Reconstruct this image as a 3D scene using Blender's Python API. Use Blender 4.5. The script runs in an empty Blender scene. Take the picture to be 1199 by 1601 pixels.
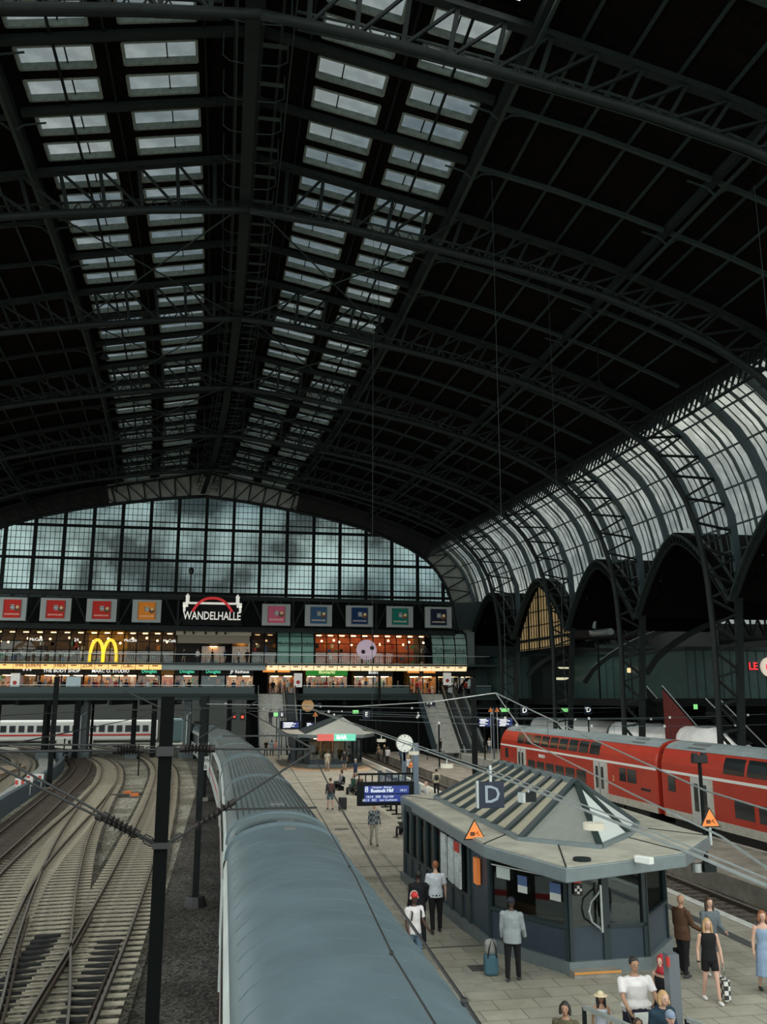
import bpy, math, random
from math import sin, cos, pi, radians, sqrt, atan, atan2
from mathutils import Vector, Matrix
random.seed(7)
S = bpy.context.scene
COL = S.collection
# ------------------------------------------------------------------ camera
FPX = 1375.0; CXP = 599.5; CYP = 800.5; EYE = 6.3
TH = atan((1092.0 - CYP) / FPX); PSI = atan((599.5 - 350.0) / (FPX / cos(TH)))
FV = Vector((sin(PSI) * cos(TH), cos(PSI) * cos(TH), sin(TH)))
RV = Vector((cos(PSI), -sin(PSI), 0)); UV = RV.cross(FV)
CP = Vector((0, 0, EYE))
cd = bpy.data.cameras.new('camera'); cam = bpy.data.objects.new('camera', cd); COL.objects.link(cam)
cd.sensor_fit = 'VERTICAL'; cd.sensor_height = 36.0; cd.lens = FPX / 1601.0 * 36.0
cd.clip_start = 0.1; cd.clip_end = 2000
m = Matrix((RV, UV, -FV)).transposed().to_4x4(); m.translation = CP
cam.matrix_world = m
S.camera = cam
S.view_settings.view_transform = 'Standard'; S.view_settings.look = 'None'
S.view_settings.exposure = 0.0; S.view_settings.gamma = 1.0
try: S.view_settings.use_curve_mapping = False
except Exception: pass
# ------------------------------------------------------------------ sky (overcast, broken cloud)
SKY = 1.0
w = bpy.data.worlds.new('overcast_sky'); S.world = w; w.use_nodes = True
nt = w.node_tree; nt.nodes.clear()
wo = nt.nodes.new('ShaderNodeOutputWorld'); bg = nt.nodes.new('ShaderNodeBackground')
tc = nt.nodes.new('ShaderNodeTexCoord'); mp = nt.nodes.new('ShaderNodeMapping'); mp.inputs['Scale'].default_value = (1.6, 1.6, 5.5)
nz = nt.nodes.new('ShaderNodeTexNoise'); nz.inputs['Scale'].default_value = 1.7; nz.inputs['Detail'].default_value = 5
cr = nt.nodes.new('ShaderNodeValToRGB')
cr.color_ramp.elements[0].position = 0.36; cr.color_ramp.elements[0].color = (0.36, 0.43, 0.46, 1)
cr.color_ramp.elements[1].position = 0.60; cr.color_ramp.elements[1].color = (0.96, 0.97, 0.90, 1)
nt.links.new(tc.outputs['Generated'], mp.inputs['Vector']); nt.links.new(mp.outputs[0], nz.inputs['Vector'])
nt.links.new(nz.outputs['Fac'], cr.inputs['Fac']); nt.links.new(cr.outputs['Color'], bg.inputs['Color'])
bg.inputs['Strength'].default_value = SKY * 3.1
nt.links.new(bg.outputs[0], wo.inputs['Surface'])
# ------------------------------------------------------------------ materials
MATS = {}
def mat(name, col, rough=0.6, metal=0.0, spec=0.4, emit=0.0, noise=0.0, nscale=4.0, bump=0.0, bscale=30.0, col2=None, ecol=None):
    if name in MATS: return MATS[name]
    m = bpy.data.materials.new(name); m.use_nodes = True; t = m.node_tree; b = t.nodes['Principled BSDF']
    b.inputs['Base Color'].default_value = (*col, 1); b.inputs['Roughness'].default_value = rough
    b.inputs['Metallic'].default_value = metal; b.inputs['Specular IOR Level'].default_value = spec
    if emit > 0:
        b.inputs['Emission Color'].default_value = (*(ecol or col), 1); b.inputs['Emission Strength'].default_value = emit
    if noise > 0 or col2:
        tcn = t.nodes.new('ShaderNodeTexCoord'); n = t.nodes.new('ShaderNodeTexNoise'); n.inputs['Scale'].default_value = nscale; n.inputs['Detail'].default_value = 6
        n.inputs['Roughness'].default_value = 0.65
        r = t.nodes.new('ShaderNodeValToRGB'); r.color_ramp.elements[0].position = 0.35; r.color_ramp.elements[1].position = 0.66
        c2 = col2 or tuple(c * (1 - noise) for c in col); c1 = col if col2 else tuple(min(1, c * (1 + noise * 0.6)) for c in col)
        r.color_ramp.elements[0].color = (*c2, 1); r.color_ramp.elements[1].color = (*c1, 1)
        t.links.new(tcn.outputs['Object'], n.inputs['Vector']); t.links.new(n.outputs['Fac'], r.inputs['Fac']); t.links.new(r.outputs['Color'], b.inputs['Base Color'])
    if bump > 0:
        tcn = t.nodes.new('ShaderNodeTexCoord'); n = t.nodes.new('ShaderNodeTexNoise'); n.inputs['Scale'].default_value = bscale; n.inputs['Detail'].default_value = 4
        bp = t.nodes.new('ShaderNodeBump'); bp.inputs['Strength'].default_value = bump; bp.inputs['Distance'].default_value = 0.05
        t.links.new(tcn.outputs['Object'], n.inputs['Vector']); t.links.new(n.outputs['Fac'], bp.inputs['Height']); t.links.new(bp.outputs['Normal'], b.inputs['Normal'])
    MATS[name] = m; return m
def glass(name, tint, refl=0.12, rough=0.05, dirt_cloud=0.0, dsc=0.9):
    if name in MATS: return MATS[name]
    m = bpy.data.materials.new(name); m.use_nodes = True; t = m.node_tree; t.nodes.clear()
    o = t.nodes.new('ShaderNodeOutputMaterial'); tr = t.nodes.new('ShaderNodeBsdfTransparent'); g = t.nodes.new('ShaderNodeBsdfGlossy'); mx = t.nodes.new('ShaderNodeMixShader')
    tr.inputs['Color'].default_value = (*tint, 1); g.inputs['Roughness'].default_value = rough; g.inputs['Color'].default_value = (0.8, 0.9, 0.9, 1)
    if dirt_cloud > 0:  # mottles the tint: dirt on roof and side glass, cloud light on the gable
        tcn = t.nodes.new('ShaderNodeTexCoord'); n = t.nodes.new('ShaderNodeTexNoise'); n.inputs['Scale'].default_value = dsc; n.inputs['Detail'].default_value = 4
        r = t.nodes.new('ShaderNodeValToRGB'); r.color_ramp.elements[0].position = 0.42; r.color_ramp.elements[1].position = 0.62
        r.color_ramp.elements[0].color = (*[c * (1 - dirt_cloud) for c in tint], 1); r.color_ramp.elements[1].color = (*tint, 1)
        t.links.new(tcn.outputs['Object'], n.inputs['Vector']); t.links.new(n.outputs['Fac'], r.inputs['Fac']); t.links.new(r.outputs['Color'], tr.inputs['Color'])
    mx.inputs[0].default_value = refl
    t.links.new(tr.outputs[0], mx.inputs[1]); t.links.new(g.outputs[0], mx.inputs[2]); t.links.new(mx.outputs[0], o.inputs['Surface'])
    MATS[name] = m; return m
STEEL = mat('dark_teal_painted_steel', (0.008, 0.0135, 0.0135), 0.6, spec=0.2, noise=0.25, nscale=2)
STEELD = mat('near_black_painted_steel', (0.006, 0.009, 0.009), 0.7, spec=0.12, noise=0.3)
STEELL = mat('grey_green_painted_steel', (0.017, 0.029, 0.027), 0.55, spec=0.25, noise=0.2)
STEELB = mat('blue_grey_and_daylit_steel', (0.045, 0.07, 0.08), 0.4, noise=0.15)  # plain blue-grey parts, and the daylit tone of the right shoulder chords
ROOFB = mat('dark_roof_boards', (0.004, 0.003, 0.0028), 0.9, spec=0.05, noise=0.5, nscale=3)
ALU = mat('brushed_aluminium', (0.45, 0.50, 0.50), 0.35, 0.6, noise=0.1)
WHITE = mat('white_paint', (0.62, 0.65, 0.62), 0.5)
BLACK = mat('black_plastic', (0.008, 0.009, 0.01), 0.5)
REDP = mat('red_paint', (0.45, 0.03, 0.02), 0.45)
G_SKY = glass('dirty_skylight_glass', (0.128, 0.143, 0.148), 0.03, 0.3, 0.25)
G_SIDE = glass('dusty_side_glazing', (0.19, 0.20, 0.192), 0.03, 0.3, 0.3)
G_GAB = glass('cloud_toned_gable_glass', (0.155, 0.21, 0.215), 0.03, 0.3, 0.86, 0.11)  # blotchy tint paints bright cloud streaks into the gable pane
G_SHOP = glass('shop_glass', (0.80, 0.82, 0.80), 0.06, 0.02)
G_DARK = glass('tinted_window_glass', (0.10, 0.12, 0.13), 0.16, 0.03)
G_KIOSK = glass('kiosk_window_glass', (0.45, 0.5, 0.52), 0.12, 0.03)
# ------------------------------------------------------------------ helpers
def ray(px, py): return FV + RV * ((px - CXP) / FPX) - UV * ((py - CYP) / FPX)
def at(px, py, X=None, Y=None, Z=None):
    "the point of the place that the photograph shows at px, py when it lies on a known plane"
    r = ray(px, py)
    t = X / r.x if X is not None else (Y / r.y if Y is not None else (Z - EYE) / r.z)
    return CP + r * t
def gx(Y): return -0.0007 * (Y - 43) ** 2 if Y > 43 else 0.0        # the hall bends gently to the left
AX = 0.45
class MB:
    def __init__(s): s.v = []; s.f = []; s.m = []; s.cur = 0
    def add(s, vs, fs):
        o = len(s.v); s.v += [tuple(v) for v in vs]
        for f in fs: s.f.append(tuple(o + i for i in f)); s.m.append(s.cur)
        return s
    def box(s, x0, x1, y0, y1, z0, z1):
        return s.add([(x0, y0, z0), (x1, y0, z0), (x1, y1, z0), (x0, y1, z0), (x0, y0, z1), (x1, y0, z1), (x1, y1, z1), (x0, y1, z1)],
                     [(0, 3, 2, 1), (4, 5, 6, 7), (0, 1, 5, 4), (1, 2, 6, 5), (2, 3, 7, 6), (3, 0, 4, 7)])
    def cbox(s, c, sx, sy, sz, rz=0.0):
        vs = []
        for dz in (-sz / 2, sz / 2):
            for dx, dy in ((-sx / 2, -sy / 2), (sx / 2, -sy / 2), (sx / 2, sy / 2), (-sx / 2, sy / 2)):
                vs.append((c[0] + dx * cos(rz) - dy * sin(rz), c[1] + dx * sin(rz) + dy * cos(rz), c[2] + dz))
        return s.add(vs, [(0, 3, 2, 1), (4, 5, 6, 7), (0, 1, 5, 4), (1, 2, 6, 5), (2, 3, 7, 6), (3, 0, 4, 7)])
    def bar(s, p, q, w, h=None):
        p = Vector(p); q = Vector(q); h = h or w; d = (q - p)
        if d.length < 1e-6: return s
        d.normalize(); up = Vector((0, 0, 1)) if abs(d.z) < 0.95 else Vector((0, 1, 0))
        a = d.cross(up).normalized() * w / 2; b = a.cross(d).normalized() * h / 2
        return s.add([p - a - b, p + a - b, p + a + b, p - a + b, q - a - b, q + a - b, q + a + b, q - a + b],
                     [(0, 3, 2, 1), (4, 5, 6, 7), (0, 1, 5, 4), (1, 2, 6, 5), (2, 3, 7, 6), (3, 0, 4, 7)])
    def path(s, pts, w, h=None, n=4, closed=False, up0=(0, 0, 1)):
        "swept rectangular (n=4) or round (n>4) section along pts"
        pts = [Vector(p) for p in pts]; h = h or w; N = len(pts); vs = []
        for i, p in enumerate(pts):
            d = (pts[min(i + 1, N - 1)] - pts[max(i - 1, 0)]).normalized()
            up = Vector(up0) if abs(d.dot(Vector(up0))) < 0.95 else Vector((0, 1, 0))
            a = d.cross(up).normalized(); b = a.cross(d).normalized()
            for k in range(n):
                t = 2 * pi * (k + 0.5) / n; r = (sqrt(2) / 2 if n == 4 else 0.5)
                vs.append(p + a * (cos(t) * w * r) + b * (sin(t) * h * r))
        fs = []
        for i in range(N - 1):
            for k in range(n): fs.append((i * n + k, i * n + (k + 1) % n, (i + 1) * n + (k + 1) % n, (i + 1) * n + k))
        fs.append(tuple(range(n - 1, -1, -1))); fs.append(tuple((N - 1) * n + k for k in range(n)))
        return s.add(vs, fs)
    def cyl(s, c, r, z0, z1, n=12, r2=None):
        r2 = r if r2 is None else r2
        vs = [(c[0] + r * cos(2 * pi * k / n), c[1] + r * sin(2 * pi * k / n), z0) for k in range(n)] + [(c[0] + r2 * cos(2 * pi * k / n), c[1] + r2 * sin(2 * pi * k / n), z1) for k in range(n)]
        return s.add(vs, [tuple(range(n - 1, -1, -1)), tuple(range(n, 2 * n))] + [(k, (k + 1) % n, n + (k + 1) % n, n + k) for k in range(n)])
    def prism(s, poly, z0, z1):
        n = len(poly)
        vs = [(p[0], p[1], z0) for p in poly] + [(p[0], p[1], z1) for p in poly]
        return s.add(vs, [tuple(range(n - 1, -1, -1)), tuple(range(n, 2 * n))] + [(k, (k + 1) % n, n + (k + 1) % n, n + k) for k in range(n)])
    def plate(s, poly3, d):
        "polygon in space extruded by vector d"
        n = len(poly3); d = Vector(d); vs = [Vector(p) for p in poly3] + [Vector(p) + d for p in poly3]
        return s.add(vs, [tuple(range(n - 1, -1, -1)), tuple(range(n, 2 * n))] + [(k, (k + 1) % n, n + (k + 1) % n, n + k) for k in range(n)])
    def quad(s, *p): return s.add(p, [tuple(range(len(p)))])
    def disc(s, c, r, ax, d, n=24):
        "short cylinder centred c, axis ax ('x','y'), depth d"
        vs = []
        for e in (-d / 2, d / 2):
            for k in range(n):
                a = 2 * pi * k / n
                vs.append((c[0] + r * cos(a), c[1] + e, c[2] + r * sin(a)) if ax == 'y' else (c[0] + e, c[1] + r * cos(a), c[2] + r * sin(a)))
        return s.add(vs, [tuple(range(n)), tuple(range(2 * n - 1, n - 1, -1))] + [(k, n + k, n + (k + 1) % n, (k + 1) % n) for k in range(n)])
    def ball(s, c, rx, ry, rz, n=10, m=7):
        vs = []; fs = []
        for j in range(m + 1):
            ph = pi * j / m
            for k in range(n): vs.append((c[0] + rx * sin(ph) * cos(2 * pi * k / n), c[1] + ry * sin(ph) * sin(2 * pi * k / n), c[2] + rz * cos(ph)))
        for j in range(m):
            for k in range(n): fs.append((j * n + k, (j + 1) * n + k, (j + 1) * n + (k + 1) % n, j * n + (k + 1) % n))
        return s.add(vs, fs)
    def build(s, name, mats, parent=None, smooth=False, bevel=0.0, origin=None):
        me = bpy.data.meshes.new(name); mats = mats if isinstance(mats, (list, tuple)) else [mats]
        if parent is not None:
            o0 = Vector((0, 0, 0)); q = parent
            while q is not None: o0 += q.location; q = q.parent
        else:
            if origin is not None: o0 = Vector(origin)
            else:
                xs, ys, zs = zip(*s.v); o0 = Vector(((min(xs) + max(xs)) / 2, (min(ys) + max(ys)) / 2, min(zs)))
        me.from_pydata([tuple(Vector(v) - o0) for v in s.v], [], s.f)
        for mm in mats: me.materials.append(mm)
        if len(mats) > 1: me.polygons.foreach_set('material_index', s.m)
        if smooth: me.polygons.foreach_set('use_smooth', [True] * len(me.polygons))
        me.update(); o = bpy.data.objects.new(name, me); COL.objects.link(o)
        if parent is not None: o.parent = parent
        else: o.location = o0
        if bevel > 0:
            b = o.modifiers.new('bevel', 'BEVEL'); b.width = bevel; b.segments = 2; b.limit_method = 'ANGLE'
        return o
def B(): return MB()
def tag(o, label, cat, group=None):
    o['label'] = label; o['category'] = cat
    if group: o['group'] = group
    return o
def thing(name, label, cat, loc=(0, 0, 0), group=None):
    o = bpy.data.objects.new(name, None); o.empty_display_size = 0.2; COL.objects.link(o); o.location = Vector(loc)
    return tag(o, label, cat, group)
def struct(o): o['kind'] = 'structure'; return o
def sroot(name, loc=(0, 0, 0)):
    o = bpy.data.objects.new(name, None); o.empty_display_size = 0.2; COL.objects.link(o); o.location = Vector(loc); o['kind'] = 'structure'; return o
def dup(root, loc, rz=None, label=None, group=None):
    r = root.copy(); COL.objects.link(r); r.location = Vector(loc)
    if rz is not None: r.rotation_euler = (0, 0, rz)
    if label: r['label'] = label
    if group: r['group'] = group
    for ch in list(root.children):
        c = ch.copy(); COL.objects.link(c); c.parent = r
        for g in ch.children:
            d = g.copy(); COL.objects.link(d); d.parent = c
    return r
def text(name, body, size, loc, mt, parent=None, face='-y', depth=0.01, bold=0.0, rz=None, align='CENTER', xs=1.0):
    "lettering as a mesh; loc = centre of the baseline-box; face: the way it reads towards"
    cu = bpy.data.curves.new(name, 'FONT'); cu.body = body; cu.size = size; cu.extrude = depth; cu.offset = bold
    cu.align_x = align; cu.align_y = 'CENTER'; cu.resolution_u = 2
    tmp = bpy.data.objects.new(name, cu); COL.objects.link(tmp)
    dg = bpy.context.evaluated_depsgraph_get(); me = bpy.data.meshes.new_from_object(tmp.evaluated_get(dg))
    bpy.data.objects.remove(tmp); bpy.data.curves.remove(cu)
    o = bpy.data.objects.new(name, me); COL.objects.link(o); me.materials.clear(); me.materials.append(mt)
    ang = rz if rz is not None else {'-y': 0.0, '-x': -pi / 2, '+x': pi / 2}[face]
    M = Matrix.Rotation(ang, 4, 'Z') @ Matrix.Rotation(pi / 2, 4, 'X') @ Matrix.Diagonal((xs, 1, 1, 1))
    me.transform(M)
    if parent is not None:
        o0 = Vector((0, 0, 0)); q = parent
        while q is not None: o0 += q.location; q = q.parent
        o.parent = parent; o.location = Vector(loc) - o0
    else: o.location = Vector(loc)
    return o
def lerp(a, b, t): return a + (b - a) * t
def interp(tab, x):
    for (a, fa), (b, fb) in zip(tab, tab[1:]):
        if x <= b: return lerp(fa, fb, (x - a) / (b - a)) if b > a else fb
    return tab[-1][1]
# ------------------------------------------------------------------ the hall: roof, skylights, trusses
SKIN = [(0, 36.6), (2.9, 36.05), (6.3, 35.4), (7.4, 35.15), (10.9, 34.5), (11.4, 34.35), (16, 33.4), (20, 32.3), (24, 31.1), (27.5, 29.9), (31, 28.4), (32.5, 27.6)]
GLZ = [(32.5, 27.6), (33.2, 27.05), (34.0, 26.4), (35.3, 25.1), (36.3, 23.6), (37.1, 21.7), (37.6, 19.6), (37.9, 17.3), (37.9, 14.6)]
LOW = [(0, 33.0), (5, 32.5), (11, 31.6), (16, 30.7), (21, 29.5), (25, 28.1), (28, 26.8), (30.4, 25.3), (32.0, 23.7), (33.4, 21.3), (34.3, 18.6), (34.8, 15.3), (35.0, 11.0), (34.9, 5.0), (34.8, 0.0)]
UPP = [(0, 36.3), (11.4, 34.0), (20, 31.9), (27.5, 29.4), (31, 27.9), (33.8, 25.9), (36.0, 23.2), (37.2, 19.8), (37.4, 16.0), (37.1, 12.0), (36.7, 6.0), (36.3, 0.0)]
BAY = 14.6; TY = [16.0 + BAY * i for i in range(8)]     # truss stations 16.0 ... 118.2
YEND = 118.4
ceil_root = sroot('ceiling', (0, 16, 36.6))
def zs(x): return interp(SKIN, abs(x))
subs = []
for i in range(len(TY) - 1):
    for k in range(3): subs.append((TY[i] + BAY / 3 * k, TY[i] + BAY / 3 * (k + 1)))
rows = [(-10.7, -7.4), (-6.1, -2.8), (2.9, 6.2), (7.4, 10.7)]
rowname = ['outer row left of the ridge', 'inner row left of the ridge', 'inner row right of the ridge', 'outer row right of the ridge']
xb = sorted(set([-32.5, -31, -27.5, -24, -20, -16, -11.4, 0, 11.4, 16, 20, 24, 27.5, 31, 32.5] + [v for r in rows for v in r]))
deck = B(); wn = 0
reveal = mat('daylit_skylight_reveal', (0.17, 0.21, 0.19), 0.55, noise=0.3)  # frame colour raised for the daylight falling on the reveals
mull = STEELD
for (y0, y1) in subs:
    p = (y1 - y0)
    holes = [(y0 + p * 0.15, y0 + p * 0.45), (y0 + p * 0.60, y0 + p * 0.90)]
    yb = [y0, holes[0][0], holes[0][1], holes[1][0], holes[1][1], y1]
    for a, b in zip(yb, yb[1:]):
        ishole = (a, b) in holes
        for u, v in zip(xb, xb[1:]):
            if ishole and (u, v) in rows: continue
            for lo in (0.0, 0.35):
                q = [(AX + gx(a) + u, a, zs(u) + lo), (AX + gx(b) + u, b, zs(u) + lo), (AX + gx(b) + v, b, zs(v) + lo), (AX + gx(a) + v, a, zs(v) + lo)]
                deck.quad(*q)
    if y1 < 31: continue
    for (a, b) in holes:
        for ri, (u, v) in enumerate(rows):
            wn += 1; g = AX + gx((a + b) / 2)
            root = sroot('window_%d' % wn, (g + (u + v) / 2, (a + b) / 2, zs((u + v) / 2)))
            fr = B()
            A = [Vector((g + u, a, zs(u))), Vector((g + v, a, zs(v))), Vector((g + v, b, zs(v))), Vector((g + u, b, zs(u)))]
            up = Vector((0, 0, 0.36))
            for k in range(4):
                P0, P1 = A[k], A[(k + 1) % 4]
                fr.bar(P0 + up * 0.45, P1 + up * 0.45, 0.06, 0.34)
                fr.bar(P0 - Vector((0, 0, 0.02)), P1 - Vector((0, 0, 0.02)), 0.12, 0.04)
            fr.build('window_frame', reveal, root)
            pn = B(); pn.quad(*[q + up * 0.9 for q in A]); pn.build('glass_pane', G_SKY, root)
            mb = B(); t0 = 0.62 if ri == 0 else 0.58 if ri == 1 else 0.38 if ri == 2 else 0.36
            mb.bar(A[0].lerp(A[1], t0) + up * 0.8, A[3].lerp(A[2], t0) + up * 0.8, 0.05, 0.10); mb.build('glazing_bar', mull, root)
deck.build('roof_boards', ROOFB, ceil_root)
# longitudinal purlins and battens, as parts of the ceiling
def longline(x, zoff, w, h, name, m=STEEL, y0=16.0, y1=YEND, step=7.3):
    n = max(2, int((y1 - y0) / step)); pts = [(AX + gx(y) + x, y, zs(x) + zoff) for y in [lerp(y0, y1, i / n) for i in range(n + 1)]]
    return B().path(pts, w, h).build(name, m, ceil_root)
for sx in (-1, 1):
    for x in (11.5, 22.4): 
        longline(sx * x, -0.30, 0.28, 0.5, 'purlin', STEEL)
        longline(sx * x, -1.15, 0.16, 0.12, 'purlin_flange', STEELL)
    for x in (13.6, 15.8, 18.0, 20.2, 24.4, 26.4, 28.4): longline(sx * x, -0.08, 0.12, 0.14, 'batten', STEELL)
    for x in (2.4, 6.75, 9.0): longline(sx * x, -0.1, 0.10, 0.16, 'batten', STEELD)
ridge = B()
n = 16
for x, z, wd in ((0, 35.9, 0.5), (-1.0, 34.9, 0.12), (1.0, 34.9, 0.12)):
    ridge.path([(AX + gx(y) + x, y, z) for y in [lerp(16, YEND, i / n) for i in range(n + 1)]], wd, 0.3)
ridge.build('ridge_beam', STEEL, ceil_root)
# maintenance walkway hung under the ridge with its hoop rails
t = thing('ridge_walkway', 'narrow maintenance walkway hanging under the roof ridge with pale hoop rails', 'walkway', (AX, 70, 33.6))
wk = B(); wk.path([(AX + gx(y) - 0.3, y, 33.4) for y in [lerp(16, YEND, i / n) for i in range(n + 1)]], 0.6, 0.1); wk.build('walkway_floor', STEEL, t)
rl = B()
for y in [17 + 2.43 * k for k in range(41)]:
    g = AX + gx(y)
    B().path([(g - 1.5, y, 34.9), (g - 1.5, y, 33.7), (g - 1.2, y, 33.45), (g - 0.6, y, 33.4)], 0.06, n=6).build('rail_hoop', STEELL, t)
    B().path([(g + 0.1, y, 33.4), (g + 0.9, y, 33.45), (g + 1.3, y, 33.7), (g + 1.3, y, 34.9)], 0.06, n=6).build('rail_hoop', STEELL, t)
    if 31 < y: B().bar((g + 0.15, y + 1.2, 33.42), (g + 1.2, y + 1.2, 33.42), 0.25, 0.03).build('tread', STEELL, t)
for x in (-0.9, 1.45): rl.path([(AX + gx(y) + x, y, 33.75) for y in [lerp(16, YEND, i / n) for i in range(n + 1)]], 0.07, n=6)
rl.build('handrail', STEELL, t)
# intermediate transverse ribs
for (y0, y1) in subs[1:]:
    if any(abs(y0 - ty) < 0.1 for ty in TY): continue
    g = AX + gx(y0)
    for sx in (-1, 1):
        pts = [(g + sx * x, y0, zs(x) - 0.22) for x in (0.2, 2.9, 6.5, 11.2)]
        B().path(pts, 0.34, 0.34).build('rib', STEEL, ceil_root)
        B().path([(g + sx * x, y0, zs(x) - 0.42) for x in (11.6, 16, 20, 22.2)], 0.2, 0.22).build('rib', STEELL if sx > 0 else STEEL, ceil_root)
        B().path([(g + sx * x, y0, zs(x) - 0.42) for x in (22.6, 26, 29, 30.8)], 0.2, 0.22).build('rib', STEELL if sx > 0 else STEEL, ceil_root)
        # curved knee braces
        for xx in (11.5, 22.4):
            B().path([(g + sx * (xx - 1.5), y0, zs(xx) - 0.55), (g + sx * (xx - 0.5), y0, zs(xx) - 0.8), (g + sx * (xx - 0.05), y0, zs(xx) - 1.2)], 0.07).build('knee_brace', STEELL, ceil_root)
            B().path([(g + sx * (xx + 1.5), y0, zs(xx) - 0.75), (g + sx * (xx + 0.5), y0, zs(xx) - 0.85), (g + sx * (xx + 0.05), y0, zs(xx) - 1.2)], 0.07).build('knee_brace', STEELL, ceil_root)
# main arched trusses
def curve_at(tab, s):
    "point on a polyline at fraction s of its length"
    L = [0]
    for (a, b), (c, d) in zip(tab, tab[1:]): L.append(L[-1] + sqrt((c - a) ** 2 + (d - b) ** 2))
    T = s * L[-1]
    for i in range(len(tab) - 1):
        if T <= L[i + 1] + 1e-9:
            f = (T - L[i]) / (L[i + 1] - L[i]); return (lerp(tab[i][0], tab[i + 1][0], f), lerp(tab[i][1], tab[i + 1][1], f))
    return tab[-1]
ordn = ['nearest', 'second', 'third', 'fourth', 'fifth', 'sixth', 'seventh']
for ti, y in enumerate(TY[1:]):
    g = AX + gx(y)
    t = thing('roof_truss', 'dark steel arched roof truss spanning the hall, %s from the camera' % ordn[ti], 'roof truss', (g, y, 0), 'arched roof trusses of the hall')
    for sx in (1, -1):
        def P(tab, s, dy=0): q = curve_at(tab, s); return (g + sx * q[0], y + dy, q[1])
        N = 30
        B().path([P(LOW, i / 44) for i in range(45)], 0.44, n=8).build('lower_chord', STEEL, t, smooth=True)
        B().path([P(UPP, i / 44) for i in range(24)], 0.46, 0.3).build('upper_chord', STEEL, t); sh_ = [P(UPP, i / 44) for i in range(23, 45)]; B().path([q for q in sh_ if q[2] > 15], 0.55, 0.34).build('shoulder_chord', STEELB if sx > 0 else STEEL, t); B().path([q for q in sh_ if q[2] < 17.5], 0.5, 0.32).build('leg_chord', STEEL, t)  # right shoulder chord coloured paler for daylight on it, roof and leg parts dark
        lat = B()
        for i in range(1, N):
            a = P(LOW, i / N); b = P(UPP, i / N); c = P(UPP, (i + 1) / N)
            lat.bar(a, b, 0.2, 0.16)
            lat.bar(a, c, 0.16, 0.12)
            if i > 14: lat.bar((a[0], a[1] + 0.22, a[2]), (c[0], c[1] + 0.22, c[2]), 0.12, 0.1)
        lat.build('web_lattice', STEEL, t)
        # fine lattice of the second plane of the box girder
        fl = B()
        LW2 = [(x, z + 0.12) for x, z in LOW]; LW3 = [(x * 0.985, z + 0.95) for x, z in LOW]
        M = 70
        for i in range(4, M):
            s0 = i / M * 0.98
            if s0 > 0.62: break
            a = curve_at(LW2, s0); b = curve_at(LW3, s0 + 0.5 / M); c = curve_at(LW2, s0 + 1 / M)
            fl.bar((g + sx * a[0], y + 0.5, a[1]), (g + sx * b[0], y + 0.5, b[1]), 0.06); fl.bar((g + sx * b[0], y + 0.5, b[1]), (g + sx * c[0], y + 0.5, c[1]), 0.06)
        fl.path([(g + sx * q[0], y + 0.5, q[1]) for q in [curve_at(LW3, i / 24 * 0.62) for i in range(1, 25)]], 0.09)
        fl.path([(g + sx * q[0], y + 0.5, q[1]) for q in [curve_at(LW2, i / 24 * 0.62) for i in range(1, 25)]], 0.09)
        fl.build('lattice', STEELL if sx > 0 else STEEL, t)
# wind bracing rods under the roof (crossed rods)
for (ya, yb_) in ((45.2, 59.8), (59.8, 74.4), (74.4, 89.0), (89, 103.6)):
    t = B()
    for sx in (-1, 1):
        t.bar((AX + gx(ya) + sx * 0.4, ya, 33.2), (AX + gx(yb_) + sx * 11, yb_, 32), 0.07); t.bar((AX + gx(ya) + sx * 11, ya, 32), (AX + gx(yb_) + sx * 0.4, yb_, 33.2), 0.07)
    o = t.build('wind_bracing', STEELL, ceil_root)
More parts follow.
